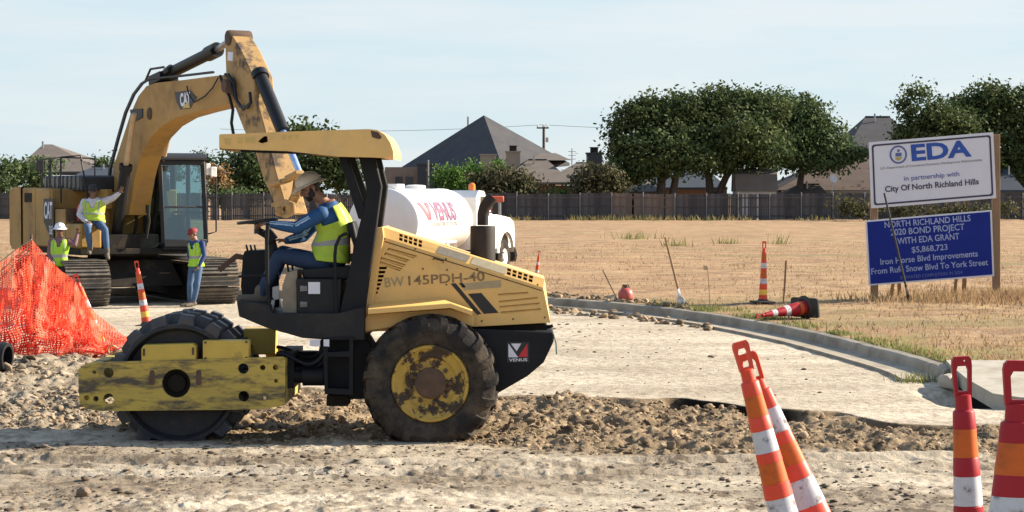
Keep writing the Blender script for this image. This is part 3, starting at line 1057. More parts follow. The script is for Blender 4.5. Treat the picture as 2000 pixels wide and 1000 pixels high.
def build_fence():
    FY, SEC = 166.0, 2.44
    variants = {}
    for mat in ('fence_grey', 'fence_brown'):
        for k in range(3):
            mb = MB()
            x = 0.05
            while x < SEC - 0.05:
                w = 0.14
                if random.random() > 0.03:
                    h = 2.02 + random.uniform(-0.03, 0.03)
                    mb.box((x + w / 2, random.uniform(-0.008, 0.008), h / 2 + 0.03), (w - random.choice((0.006, 0.008, 0.02)), 0.02, h))
                x += w
            for z in (0.35, 1.05, 1.75):
                mb.box((SEC / 2, -0.04, z), (SEC, 0.04, 0.09))
            variants[(mat, k)] = mb
    root = empty('wooden_fence', (-46, FY, FZ), 'long weathered wooden privacy fence across the back of the field', 'fence')
    made = {}
    x = -46.0
    i = 0
    while x < 50:
        px = 1000 + x / FY * FPX
        br = 1145 < px < 1262 or 1340 < px < 1368
        key = ('fence_brown' if br else 'fence_grey', random.randrange(3))
        if key in made:
            o = made[key].copy()
            COL.objects.link(o)
            o.parent = root
        else:
            o = obj('fence_panel', variants[key], key[0], root, world=False, smooth=0)
            made[key] = o
        if br:
            o['label'] = 'newer brown fence panel'
        o.location = (x + 46, random.uniform(-0.03, 0.03), random.uniform(-0.05, 0.05))
        if 'post' not in made:
            mb = MB()
            mb.tube([(0, 0, 0), (0, 0, 2.12)], 0.045, 8)
            mb.ell((0, 0, 2.13), (0.055, 0.055, 0.035), None, 8, 5)
            p = made['post'] = obj('fence_post', mb, 'fence_post', root, world=False)
        else:
            p = made['post'].copy()
            COL.objects.link(p)
            p.parent = root
        p.location = (x + 46, -0.09, random.uniform(-0.08, 0.03))
        x += SEC
        i += 1


def roof_house(name, label, Y, walls, roofs, wall_mat='brick', roof_mat='roof_dark', extras=None):
    """walls: px boxes (x0,x1,ytop,depth,dy); roofs: list of hip roofs (x0,x1,y_eave,ridge_x0,ridge_x1,y_ridge,dy,depth)"""
    base = W((walls[0][0] + walls[0][1]) / 2, 400, Y)
    r = empty(name, (base.x, Y, FZ), label, 'house', 'houses beyond the fence')
    for x0, x1, yt, dep, dy in walls:
        mb = MB()
        a, b = W(x0, yt, Y + dy), W(x1, yt, Y + dy)
        mb.box(((a.x + b.x) / 2, Y + dy + dep / 2, (a.z + FZ) / 2), (b.x - a.x, dep, a.z - FZ))
        obj('wall', mb, wall_mat, r)
    for x0, x1, ye, r0, r1, yr, dy, dep in roofs:
        e0, e1 = W(x0, ye, Y + dy), W(x1, ye, Y + dy)
        q0, q1 = W(r0, yr, Y + dy + dep / 2), W(r1, yr, Y + dy + dep / 2)
        n, f = Y + dy - 0.5, Y + dy + dep + 0.5
        t = 0.18
        v = [(e0.x, n, e0.z), (e1.x, n, e1.z), (e1.x, f, e1.z), (e0.x, f, e0.z), q0, q1]
        v += [(p[0], p[1], p[2] - t) for p in v[:4]]
        mb = MB()
        mb.add(v, [(0, 1, 5, 4), (1, 2, 5), (2, 3, 4, 5), (3, 0, 4), (0, 1, 7, 6), (1, 2, 8, 7), (2, 3, 9, 8), (3, 0, 6, 9), (6, 7, 8, 9)])
        obj('roof', mb, roof_mat, r, smooth=0)
        if q1.x - q0.x > 1.5:
            mb = MB()
            mb.beam(q0 + Vector((0, 0, .02)), q1 + Vector((0, 0, .02)), .35, .10)
            obj('ridge_cap', mb, 'roof_dark', r)
        mb = MB()
        v = q0.lerp(q1, .3) + Vector((0, -1.2, -.5))
        mb.tube([v, v + Vector((0, 0, .75))], .09, 8)
        obj('vent_pipe', mb, 'metal', r)
    return r


def house_chimney(r, x0, x1, yt, yb, Y, mat='siding_tan', dep=1.1, cap=True):
    a, b, c = W(x0, yt, Y), W(x1, yt, Y), W(x0, yb, Y)
    mb = MB()
    w = b.x - a.x
    mb.box(((a.x + b.x) / 2, Y + dep / 2, (a.z + c.z) / 2), (w, dep, a.z - c.z))
    mb.box(((a.x + b.x) / 2, Y + dep / 2, a.z + 0.04), (w + 0.16, dep + 0.16, 0.12))
    o = obj('chimney', mb, mat, r)
    if cap:
        mb = MB()
        mb.box(((a.x + b.x) / 2, Y + dep / 2, a.z + 0.32), (w * 0.5, dep * 0.5, 0.44))
        mb.box(((a.x + b.x) / 2, Y + dep / 2, a.z + 0.56), (w * 0.62, dep * 0.62, 0.05))
        obj('chimney_cap', mb, 'under_dark', o)
    return o


def build_houses():
    # the big two-storey house: pyramid roof seen on its near corner
    Y = 205.0
    ap = W(945, 225, Y)
    cn = W(983, 330, Y - 11)
    cl = W(772, 334, Y + 1)
    cr = W(1112, 318, Y - 1)
    cb = Vector((cl.x + cr.x - cn.x, Y + 14, (cl.z + cr.z) / 2))
    r = empty('house', (ap.x, Y, FZ), 'large two storey house with steep dark brown pyramid roof and two tan chimneys', 'house', 'houses beyond the fence')
    mb = MB()
    t = Vector((0, 0, 0.3))
    mb.add([ap, cn, cr, cb, cl, cn - t, cr - t, cb - t, cl - t], [(0, 1, 2), (0, 2, 3), (0, 3, 4), (0, 4, 1), (1, 5, 6, 2), (2, 6, 7, 3), (3, 7, 8, 4), (4, 8, 5, 1), (5, 8, 7, 6)])
    o = obj('roof', mb, 'roof_dark', r, smooth=0)
    mb = MB()
    e = [W(1058, 299, Y - 4), W(1086, 299, Y - 4), W(1116, 313, Y - 8), W(1030, 313, Y - 8), W(1112, 311, Y + 3), W(1030, 311, Y + 3)]
    mb.add(e, [(0, 3, 2, 1), (1, 2, 4), (0, 1, 4, 5), (0, 5, 3), (3, 5, 4, 2)])
    obj('rear_roof', mb, 'roof_brown', r, smooth=0)
    mb = MB()
    ins = lambda p: Vector((ap.x + (p.x - ap.x) * 0.95, ap.y + (p.y - ap.y) * 0.95, 0))
    q = [ins(p) for p in (cn, cr, cb, cl)]
    mb.hexa([Vector((p.x, p.y, FZ)) for p in q] + [Vector((p.x, p.y, min(cn.z, cr.z, cl.z) - 0.1)) for p in q])
    obj('wall', mb, 'brick', r)
    # left wing and bay facing the field
    mb = MB()
    a, b = W(752, 318, Y - 6), W(846, 318, Y - 6)
    mb.box(((a.x + b.x) / 2, Y - 4, (a.z - 0.4 + FZ) / 2), (b.x - a.x, 5, a.z - 0.4 - FZ))
    obj('wing', mb, 'brick', r)
    mb = MB()
    a, b = W(815, 322, Y - 9), W(848, 322, Y - 9)
    mb.box(((a.x + b.x) / 2, Y - 8.2, (a.z + FZ) / 2), (b.x - a.x, 1.5, a.z - FZ))
    mb.box(((a.x + b.x) / 2, Y - 8.2, a.z + 0.06), (b.x - a.x + 0.2, 1.7, 0.14))
    obj('bay', mb, 'roof_dark', r)
    for x in (772, 792):
        mb = MB()
        a, b = W(x, 345, Y - 6.6), W(x + 14, 368, Y - 6.6)
        mb.box(((a.x + b.x) / 2, Y - 6.53, (a.z + b.z) / 2), (b.x - a.x, 0.06, a.z - b.z))
        obj('window', mb, 'window_dark', r)
    house_chimney(r, 938, 968, 303, 345, Y - 15, 'siding_tan', 1.6, False)
    house_chimney(r, 988, 1016, 297, 345, Y - 14, 'siding_tan', 1.6)
    mb = MB()
    v = W(914, 240, Y + 2)
    mb.tube([v - Vector((0, 0, 1.0)), v + Vector((0, 0, 0.6))], 0.09, 8)
    obj('vent_pipe', mb, 'metal', r)

    # single storey houses in front of it
    r = roof_house('house', 'low house with brown hip roofs and dark chimney beside the big pyramid-roofed house', 186,
                   [(985, 1200, 362, 8, 2)], [(978, 1120, 356, 1032, 1068, 312, 0, 12), (1060, 1245, 356, 1125, 1170, 318, 3, 13)], 'brick', 'roof_brown')
    house_chimney(r, 1146, 1176, 300, 340, 190, 'roof_dark', 1.4)
    roof_house('house', 'dark blue grey roofed house half hidden behind the big oak trunks', 190,
               [(1225, 1420, 368, 8, 1)], [(1215, 1420, 366, 1262, 1380, 330, 0, 12)], 'brick', 'roof_blue')
    roof_house('house', 'small pale gabled roof tucked between the bushes and the oak', 181,
               [(1148, 1238, 390, 5, 1), (1232, 1288, 382, 5, 1)], [(1142, 1246, 387, 1178, 1205, 363, 0, 7), (1228, 1290, 374, 1254, 1266, 352, 0, 7)], 'siding_tan', 'roof_brown')
    # garden shed with gambrel roof
    Y = 176.0
    p = W(1476, 360, Y)
    r = empty('garden_shed', (p.x, Y, FZ), 'grey garden shed with a steep barn style roof behind the fence', 'shed')
    a, b = W(1439, 374, Y), W(1517, 374, Y)
    mb = MB()
    mb.box(((a.x + b.x) / 2, Y + 1.8, (a.z + FZ) / 2), (b.x - a.x, 3.4, a.z - FZ))
    obj('wall', mb, 'siding', r)
    mb = MB()
    prof = [(0, a.z), (0.55, W(0, 340, Y).z), (1.8, W(0, 329, Y).z), (3.1, W(0, 340, Y).z), (3.6, a.z)]
    x0, x1 = a.x - 0.1, b.x + 0.1
    mb.rows([[(x0, Y + t - 0.05, z) for t, z in prof], [(x1, Y + t - 0.05, z) for t, z in prof]])
    mb.add([(x, Y + t - 0.05, z) for x in (x0 + 0.08, x1 - 0.08) for t, z in prof], [(0, 1, 2, 3, 4), (5, 6, 7, 8, 9)])
    obj('roof', mb, 'roof_brown', r, smooth=0)
    # warm roofed bungalow behind the sign
    r = roof_house('house', 'low bungalow with wide reddish brown roofs and a satellite dish behind the white sign', 183,
                   [(1530, 1800, 372, 9, 2)], [(1515, 1800, 371, 1640, 1760, 302, 4, 16), (1520, 1620, 384, 1560, 1600, 360, -1, 6)], 'siding_tan', 'roof_warm')
    mb = MB()
    c = W(1626, 349, 182)
    d = Vector((0.5, -0.8, 0.33)).normalized()
    mb.lathe([(0.0, 0.02), (0.02, 0.2), (0.07, 0.34), (0.1, 0.40), (0.12, 0.40), (0.09, 0.33), (0.03, 0.15), (0.02, 0.01)], c, d, 18)
    mb.tube([c, c - Vector((0, -0.3, 1.2))], 0.035, 6)
    mb.tube([c + Vector((0, 0, -0.3)), c + d * 0.45], 0.02, 6)
    obj('satellite_dish', mb, 'dish', r)
    roof_house('house', 'tall house with flat topped dark roof showing between the oak and the white sign', 196,
               [(1660, 1790, 290, 9, 2)], [(1652, 1800, 292, 1690, 1738, 228, 0, 13)], 'brick', 'roof_dark')
    roof_house('house', 'blue sided gable house just behind the outer sign post', 180,
               [(1940, 1992, 372, 6, 0)], [(1930, 2000, 371, 1962, 1968, 330, -1, 8)], 'siding_blue', 'roof_blue')
    roof_house('house', 'bungalow with pale reddish roof beyond the blue sided gable house', 192,
               [(1915, 2110, 350, 9, 0)], [(1900, 2120, 352, 1930, 2060, 318, 0, 14)], 'siding_tan', 'roof_warm')
    # left, behind the excavator
    r = roof_house('house', 'house with broad grey brown hip roof behind the excavator body', 182,
                   [(60, 185, 345, 9, 2)], [(28, 205, 335, 84, 102, 282, 0, 15)], 'brick', 'roof_brown')
    roof_house('house', 'low grey roofed house behind the excavator boom foot', 176,
               [(150, 300, 352, 7, 2)], [(140, 310, 346, 180, 270, 326, 0, 9)], 'siding', 'roof_blue')


# ------------------------------------------------------------------ vegetation
def leaf_cloud(name, lobes, Y, mat, parent, size=0.3, dens=1.0, depth=None):
    """lobes: (px, py, rx_px, ry_px, dY) -> many leaf sprays spread through each lobe"""
    P, Nn, S = [], [], []
    for px, py, rx, ry, dy in lobes:
        c = np.array(W(px, py, Y + dy))
        s = (Y + dy) / FPX
        R = np.array([rx * s, (depth or 0.9) * max(rx, ry) * s, ry * s])
        ncl = int(max(9, 15 * dens * (R[0] * R[2]) / (size * 3.2) ** 2 * 0.62))
        u = RNG.normal(size=(ncl, 3))
        u /= np.linalg.norm(u, axis=1)[:, None]
        rr = RNG.uniform(0.30, 1.0, ncl) ** 0.6 * (0.80 + 0.42 * (fbm(u[:, 0] * 2.2 + px * 0.1, u[:, 2] * 2.2 + u[:, 1] * 2 + py * 0.1, 3) - 0.4) * 2.0)
        C = c + u * R * rr[:, None]
        cs = size * RNG.uniform(1.0, 3.0, ncl)
        k = 32
        off = RNG.normal(size=(ncl, k, 3)) * (cs * 0.95)[:, None, None] * np.array([1, 1, 0.62])
        pts = (C[:, None, :] + off).reshape(-1, 3)
        nn = np.repeat(u, k, 0) * 0.7 + RNG.normal(size=(ncl * k, 3)) * 0.75 + np.array([0, 0, 0.35])
        P.append(pts)
        Nn.append(nn)
        S.append(RNG.uniform(0.45, 1.15, ncl * k) * size)
    P, Nn, S = np.concatenate(P), np.concatenate(Nn), np.concatenate(S)
    Nn /= np.linalg.norm(Nn, axis=1)[:, None]
    T = np.cross(Nn, RNG.normal(size=Nn.shape))
    T /= np.linalg.norm(T, axis=1)[:, None]
    B = np.cross(Nn, T)
    S = S[:, None]
    n = len(P)
    V = np.empty((n, 5, 3))
    V[:, 0] = P - T * S * 0.75
    V[:, 1] = P - T * S * 0.1 - B * S * 0.42 + Nn * S * 0.08
    V[:, 2] = P + T * S * 0.55 - B * S * 0.30
    V[:, 3] = P + T * S * 0.8 + B * S * 0.12 - Nn * S * 0.1
    V[:, 4] = P - T * S * 0.05 + B * S * 0.45 + Nn * S * 0.05
    me = raw_mesh(name, (V.reshape(-1, 3) - np.array(OFF[parent.name])), np.arange(n * 5).reshape(-1, 5), mat)
    o = bpy.data.objects.new(name, me)
    COL.objects.link(o)
    o.parent = parent
    return o


def tree(name, label, Y, lobes, trunks, mat, size=0.3, dens=1.0, cat='tree', group='trees and shrubs behind the fence'):
    """trunks: list of px polylines (x, y, radius_m)"""
    bx = trunks[0][0][0] if trunks else lobes[0][0]
    b = W(bx, 400, Y)
    r = empty(name, (b.x, Y, FZ), label, cat, group)
    leaf_cloud('crown', lobes, Y, mat, r, size, dens)
    if trunks:
        mb = MB()
        for tr in trunks:
            p0 = W(tr[0][0], tr[0][1], Y)
            pts = [Vector((p0.x, Y, FZ - 0.1))]
            rs = [tr[0][2] * 1.25]
            for i, (x, y, q) in enumerate(tr):
                w = W(x, y, Y)
                pts.append(w + Vector((0, random.uniform(-0.3, 0.3) * (i > 0), 0)))
                rs.append(q)
            mb.tube(pts, rs, 9)
        obj('trunk', mb, 'bark', r)
    return r


def build_trees():
    tree('oak_tree', 'broad dark green oak with double trunk before the blue grey roofed house', 176,
         [(1240, 228, 46, 38, 0), (1290, 212, 50, 34, 1), (1340, 208, 44, 34, 1), (1270, 290, 84, 60, -1), (1218, 300, 32, 48, 0), (1335, 308, 62, 40, -2), (1310, 255, 95, 55, 1), (1208, 250, 20, 30, 0), (1245, 335, 48, 26, -1), (1225, 350, 26, 16, 0)],
         [[(1290, 385, .42), (1292, 350, .34), (1280, 310, .22), (1255, 260, .1)], [(1313, 385, .36), (1320, 345, .28), (1345, 300, .18), (1350, 250, .08)], [(1290, 360, .2), (1310, 320, .16), (1310, 250, .08)]],
         'leaf_oak', 0.25, 1.25)
    tree('oak_tree', 'tallest dark green oak in the middle of the group with forked trunk beside the shed', 178,
         [(1400, 196, 40, 32, 0), (1440, 200, 46, 32, 1), (1490, 214, 60, 40, 1), (1430, 262, 96, 58, -1), (1385, 305, 60, 46, -2), (1480, 296, 80, 40, 0), (1400, 240, 60, 46, 1), (1365, 230, 34, 30, 0)],
         [[(1388, 385, .40), (1385, 350, .30), (1375, 310, .2), (1390, 240, .1)], [(1400, 385, .34), (1418, 345, .28), (1440, 315, .2), (1460, 250, .1)]],
         'leaf_oak', 0.25, 1.25)
    tree('oak_tree', 'lighter green rounded tree at the end of the oaks, over the bungalow roof', 184,
         [(1535, 212, 56, 40, 0), (1575, 232, 50, 46, 0), (1600, 268, 62, 50, 0), (1525, 280, 70, 60, -1), (1635, 300, 50, 40, 0), (1570, 306, 78, 38, 0), (1665, 298, 26, 26, 1), (1500, 250, 50, 55, 0)],
         [[(1560, 385, .35), (1565, 340, .26), (1580, 270, .12)]], 'leaf_light', 0.25, 1.25)
    tree('oak_tree', 'green tree with a loose tuft on top rising behind the white sign', 182,
         [(1790, 182, 26, 16, 0), (1768, 205, 14, 12, 0), (1775, 245, 24, 22, 0), (1820, 225, 56, 32, 0), (1800, 270, 64, 40, 0), (1860, 250, 60, 50, 0), (1850, 310, 90, 50, 0), (1762, 268, 14, 16, 0)],
         [[(1830, 385, .35), (1830, 330, .26), (1805, 230, .12)]], 'leaf_oak', 0.25, 1.15)
    tree('oak_tree', 'tallest full green tree showing over the upper corner of the white sign', 186,
         [(1925, 186, 42, 30, 0), (1955, 200, 50, 36, 0), (1890, 215, 44, 34, 0), (1900, 250, 75, 55, 0), (1990, 215, 52, 52, 0), (1960, 290, 90, 60, 0), (2050, 260, 70, 80, 0), (1920, 330, 80, 50, 0), (1985, 335, 60, 50, 0)],
         [[(1950, 385, .4), (1945, 330, .3), (1930, 230, .12)]], 'leaf_oak', 0.25, 1.15)
    # left, around the roller canopy
    tree('evergreen_tree', 'dark green rounded tree seen under the front of the roller canopy', 178,
         [(470, 335, 46, 46, 0), (505, 330, 46, 52, 0), (450, 365, 40, 30, 0), (500, 370, 40, 25, 0)], [[(480, 400, .25), (480, 350, .15)]], 'leaf_oak', 0.28, 1.3)
    tree('oak_tree', 'dark green tree peeping over the roller canopy beside the operator', 181,
         [(582, 255, 30, 18, 0), (560, 275, 40, 25, 0), (630, 275, 44, 34, 0), (600, 330, 70, 50, 0), (660, 320, 50, 50, 0), (690, 350, 40, 40, 0)], [[(610, 400, .3), (610, 330, .2)]], 'leaf_oak', 0.28, 1.2)
    tree('shrub', 'reddish brown leaved shrub beside the excavator cab mirror', 172,
         [(422, 348, 20, 26, 0), (408, 340, 14, 16, 0), (432, 365, 12, 14, 0)], [[(420, 400, .1), (420, 360, .06)]], 'leaf_brown', 0.22, 1.3, 'shrub')
    tree('shrub', 'yellow green rounded shrub beside the excavator cab at fence level', 171,
         [(440, 385, 40, 20, 0), (470, 388, 30, 16, 0)], [], 'leaf_light', 0.2, 1.3, 'shrub')
    tree('shrub', 'green treetop peeping over the roof of the excavator cab', 179,
         [(400, 318, 24, 20, 0)], [], 'leaf_light', 0.2, 1.3, 'shrub')
    tree('oak_tree', 'pale green tree behind the excavator counterweight', 174,
         [(-10, 345, 42, 40, 0), (10, 330, 22, 18, 0)], [[(0, 400, .25), (5, 350, .15)]], 'leaf_light', 0.26, 1.2)
    tree('oak_tree', 'pale green tree in front of the house behind the excavator handrails', 176,
         [(55, 340, 40, 30, 0), (85, 325, 25, 20, 2)], [[(60, 400, .2), (60, 340, .1)]], 'leaf_light', 0.26, 1.2)
    tree('shrub', 'small green treetop beside the hydraulic pipes of the excavator boom', 185,
         [(205, 318, 18, 10, 0)], [], 'leaf_light', 0.26, 1.2, 'shrub')
    tree('shrub', 'small green tree between excavator boom and cab', 185,
         [(330, 330, 26, 26, 0)], [], 'leaf_light', 0.26, 1.2, 'shrub')
    # shrubs in front of the big house
    tree('shrub', 'bright green young tree in front of the big house above the water tank', 172,
         [(878, 350, 26, 26, 0), (868, 340, 14, 16, 0), (888, 338, 10, 14, 0), (880, 375, 30, 14, 0)], [[(878, 395, .1), (878, 350, .05)]], 'leaf_green', 0.2, 1.4, 'shrub')
    tree('shrub', 'green shrub at the foot of the tan chimney', 176,
         [(925, 335, 24, 22, 0), (915, 355, 22, 20, 0), (975, 325, 12, 10, 0)], [], 'leaf_green', 0.2, 1.2, 'shrub')
    tree('shrub', 'wide brownish green bush above the fence beside the water truck', 170,
         [(985, 355, 60, 26, 0), (960, 350, 34, 20, 0), (1020, 365, 44, 22, 0), (990, 380, 60, 20, 0)], [[(985, 400, .12), (985, 360, .08)]], 'leaf_dusty', 0.22, 1.5, 'shrub')
    tree('shrub', 'round brownish green bush above the fence between truck and oaks', 170,
         [(1162, 350, 46, 28, 0), (1180, 340, 30, 20, 0), (1150, 372, 50, 18, 0), (1195, 362, 26, 20, 0)], [[(1165, 400, .12), (1165, 360, .08)]], 'leaf_dusty', 0.22, 1.5, 'shrub')
    for lobes, lab in (([(1660, 402, 30, 18, 0), (1690, 410, 24, 14, 0)], 'straggly tan bush at the fence next to the inner sign post'),
                       ([(1775, 410, 40, 12, 0)], 'low straggly bush seen between the two sign boards'),
                       ([(1840, 412, 40, 12, 0)], 'low dusty bush by the fence behind the middle of the sign'),
                       ([(1905, 412, 40, 14, 0)], 'low dusty bush by the fence near the outer sign post'),
                       ([(1965, 405, 18, 12, 0)], 'small dusty bush by the fence beyond the outer sign post')):
        tree('shrub', lab, 160, lobes, [], 'leaf_dusty', 0.2, 1.2, 'shrub')
    tree('shrub', 'low green bush between the two brownish bushes at fence height', 171,
         [(1080, 388, 30, 12, 0), (1105, 385, 18, 14, 0)], [], 'leaf_green', 0.2, 1.2, 'shrub')


def build_pole():
    Y = 232.0
    b = W(1062, 378, Y)
    r = empty('utility_pole', (b.x, Y, FZ), 'dark wooden utility pole with crossarm beside the big house', 'utility pole')
    top = W(1062, 245, Y)
    mb = MB()
    mb.tube([(b.x, Y, FZ), top], [0.2, 0.14], 10)
    obj('pole', mb, 'pole_wood', r)
    mb = MB()
    c = W(1060, 250, Y)
    mb.box(c + Vector((0, -0.2, 0)), (1.3, 0.14, 0.16))
    obj('crossarm', mb, 'pole_wood', r)
    for dx in (-0.55, 0.5, 0.1):
        mb = MB()
        mb.lathe([(0, .05), (.08, .09), (.14, .06), (.2, .09), (.28, .05), (.32, .01)], c + Vector((dx, -0.2, 0.08)), (0, 0, 1), 10)
        obj('insulator', mb, 'dish', r)
    mb = MB()
    mb.lathe([(0, .05), (0.02, .17), (.5, .17), (.52, .1)], W(1065, 278, Y) + Vector((0.2, -0.3, 0)), (0, 0, 1), 12, cap=True)
    obj('transformer', mb, 'metal', r)
    mb = MB()
    for dz, e0, e1 in ((0.0, (430, 252), (1700, 250)),):
        for tgt in (e0, e1):
            a = c + Vector((0, -0.2, 0.35))
            z = W(tgt[0], tgt[1], Y + (4 if tgt[0] < 1000 else 2))
            pts = [a.lerp(z, t) - Vector((0, 0, 4 * t * (1 - t) * 0.45)) for t in np.linspace(0, 1, 14)]
            mb.tube(pts, 0.022, 5, cap=False)
    tag(obj('power_line', mb, 'wire', None), 'thin overhead power line strung from the utility pole across the sky', 'power line')
    # plain pole by the left wing of the big house
    p = W(836, 378, 175)
    mb = MB()
    mb.tube([(p.x, 175, FZ), (p.x, 175, W(836, 314, 175).z)], 0.085, 10)
    mb.ell((p.x, 175, W(836, 314, 175).z), (0.1, 0.1, 0.07), None, 10, 6)
    mb.box((p.x, 174.95, 2.9), (0.3, 0.08, 0.08))
    tag(obj('metal_pole', mb, 'fence_post', None), 'plain pale pole standing before the low wing of the big house', 'pole')
    # antenna mast
    p = W(1117, 378, 200)
    mb = MB()
    mb.tube([(p.x, 200, FZ), (p.x, 200, W(1117, 290, 200).z)], 0.05, 6)
    for dz in (0, .35, .7):
        mb.tube([(p.x - .35, 200, W(1117, 296, 200).z - dz), (p.x + .35, 200, W(1117, 296, 200).z - dz)], 0.025, 6)
    tag(obj('antenna_mast', mb, 'metal', None), 'thin rooftop aerial mast near the utility pole', 'aerial')


build_fence()
build_houses()
build_trees()
build_pole()
# ================================================================== EXCAVATOR
def build_excavator():
    c0 = Vector((-8.38, 46.3, 0.0))
    r = empty('excavator', c0, 'large tan yellow tracked excavator with raised arm, workmen around it', 'excavator')
    th = rad(30.0)
    h = Vector((math.sin(th), -math.cos(th), 0))      # the way the cab faces
    lf = Vector((-h.y, h.x, 0))                        # the machine's left (cab side)
    RH = Matrix((h, lf, Vector((0, 0, 1)))).transposed()

    def H(f, l, z):
        return c0 + h * f + lf * l + Vector((0, 0, z))

    def hbox(mb, f0, f1, l0, l1, z0, z1, mi=0):
        mb.hexa([H(f0, l0, z0), H(f1, l0, z0), H(f1, l1, z0), H(f0, l1, z0), H(f0, l0, z1), H(f1, l0, z1), H(f1, l1, z1), H(f0, l1, z1)], mi)

    def B(px, py, l):                                  # surveyed point on a fore-and-aft plane l metres left of the centre line
        return plane_hit(px, py, c0 + lf * l, lf)
    # ---------------- undercarriage
    tt = rad(25.0)
    ht = Vector((math.sin(tt), -math.cos(tt), 0))
    lt = Vector((-ht.y, ht.x, 0))

    def T(f, l, z):
        return c0 + ht * f + lt * l + Vector((0, 0, z))
    for sgn in (-1, 1):
        lc = sgn * 1.36
        R, half = 0.44, 2.05
        per = 4 * half + 2 * math.pi * R
        n = 46
        mb = MB()
        for k in range(n):
            s = per * k / n
            if s < 2 * half:
                f, z, a = -half + s, 2 * R + 0.03, 0
            elif s < 2 * half + math.pi * R:
                q = (s - 2 * half) / R
                f, z, a = half + R * math.sin(q), R + 0.03 + R * math.cos(q), q
            elif s < 4 * half + math.pi * R:
                f, z, a = half - (s - 2 * half - math.pi * R), 0.03, math.pi
            else:
                q = (s - 4 * half - math.pi * R) / R
                f, z, a = -half - R * math.sin(q), R + 0.03 - R * math.cos(q), math.pi + q
            tf, tz = math.cos(a), -math.sin(a)
            nf, nz = math.sin(a), math.cos(a)
            ln = per / n * 0.92 / 2

            def shoe(d0, d1, e0, e1, w):
                P = []
                for e in (e0, e1):
                    for d, l in ((d0, -w), (d1, -w), (d1, w), (d0, w)):
                        P.append(T(f + tf * d + nf * e, lc + l, z + tz * d + nz * e))
                mb.hexa(P)
            shoe(-ln, ln, -0.02, 0.012, 0.45)
            for g in (-ln * 0.92, -ln * 0.1, ln * 0.72):
                shoe(g, g + 0.022, 0.012, 0.042, 0.45)
        tr = obj('track', mb, 'track_steel', r, smooth=0)
        mb = MB()
        mb.plate([T(-half, lc - .30, 2 * R - .08), T(half, lc - .30, 2 * R - .08), T(half + .2, lc - .30, R), T(half, lc - .30, .12), T(-half, lc - .30, .12), T(-half - .2, lc - .30, R)], [], lt * 0.6)
        obj('track_frame', mb, 'under_dark', tr)
        for f in (-half, half):
            mb = MB()
            mb.lathe([(-.22, .1), (-.22, R - .06), (-.1, R - .03), (.1, R - .03), (.22, R - .06), (.22, .1)], T(f, lc, R + 0.03), lt, 24, cap=True)
            obj('idler', mb, 'under_dark', tr)
    mb = MB()
    P = [T(-1.3, -1.0, .35), T(1.25, -1.0, .35), T(1.25, 1.0, .35), T(-1.3, 1.0, .35), T(-.9, -.8, .92), T(.9, -.8, .92), T(.9, .8, .92), T(-.9, .8, .92)]
    mb.hexa(P)
    mb.lathe([(0, .75), (.14, .75), (.15, .7)], c0 + Vector((0, 0, .9)), (0, 0, 1), 32, cap=True)
    obj('car_body', mb, 'under_dark', r, bev=0.03)
    # ---------------- upper works
    mb = MB()
    hbox(mb, -2.7, 1.30, -1.40, 1.40, 1.03, 1.16)
    hbox(mb, -.5, 1.2, -.9, .36, 1.0, 1.45)
    obj('swing_frame', mb, 'under_dark', r, bev=0.02)
    mb = MB()
    pts = []
    for k in range(9):
        l = -1.45 + 2.9 * k / 8
        pts.append((-3.72 + 0.32 * abs(l / 1.45) ** 2.5, l))
    prof = [(0.10, 1.06), (0.0, 1.2), (0.0, 2.30), (0.05, 2.40), (0.2, 2.46)]
    rows = [[H(f + d, l * (1 - d * 0.15), z) for f, l in pts] for d, z in prof]
    back = [[H(-2.55, l, z) for f, l in pts] for z in (1.06, 2.46)]
    mb.rows([back[0]] + rows + [back[1]])
    for e in (0, -1):
        mb.add([back[0][e]] + [q[e] for q in rows] + [back[1][e]], [tuple(range(7))])
    obj('counterweight', mb, 'cat_yellow', r, smooth=30, bev=0.03)
    mb = MB()
    hbox(mb, -2.54, -1.62, -1.42, -.4, 1.16, 2.44)
    hbox(mb, -1.60, -0.62, -1.42, -.4, 1.16, 2.42)
    hbox(mb, -2.54, 0.2, -.4, .5, 1.16, 2.34)
    hbox(mb, -2.54, -.45, .5, 1.42, 1.16, 2.40)
    body = obj('body_panel', mb, 'cat_yellow', r, bev=0.03)
    mb = MB()
    hbox(mb, -2.35, -1.85, -1.432, -1.40, 2.12, 2.32)
    obj('grille', mb, 'under_dark', body)
    mb = MB()
    hbox(mb, -0.60, 0.35, -1.40, -.42, 1.16, 1.98)
    hbox(mb, -0.60, -0.50, -1.40, -.42, 1.98, 2.40)
    hbox(mb, -.50, .55, -.55, -.42, 1.98, 2.40)
    obj('side_box', mb, 'cat_yellow', r, bev=0.02)
    mb = MB()
    hbox(mb, 0.36, 1.30, -1.40, -.92, 1.16, 1.68)
    obj('front_deck', mb, 'cat_yellow', r, bev=0.05)
    mb = MB()
    hbox(mb, 0.37, 0.39, -1.38, -.60, 1.72, 2.0)
    hbox(mb, 0.36, 0.60, -1.3, -.6, 1.7, 1.74)
    obj('tool_recess', mb, 'rust', r)
    mb = MB()
    q = H(0.46, -1.12, 1.74)
    mb.lathe([(0, .055), (.26, .058), (.31, .03), (.34, .028), (.36, .0)], q, (0, 0, 1), 14)
    tag(obj('fire_extinguisher', mb, 'extinguisher', None), 'small red fire extinguisher standing in the step recess of the excavator', 'fire extinguisher')
    # engine cover, ribbed
    mb = MB()
    hbox(mb, -2.45, .1, -.95, 1.05, 2.36, 2.68)
    for k in range(9):
        f = -2.35 + k * .28
        hbox(mb, f, f + .13, -.97, 1.07, 2.40, 2.70)
    obj('engine_cover', mb, 'engine_black', r, bev=0.03)
    # number/maker panel on the side
    mb = MB()
    side_l = -1.43
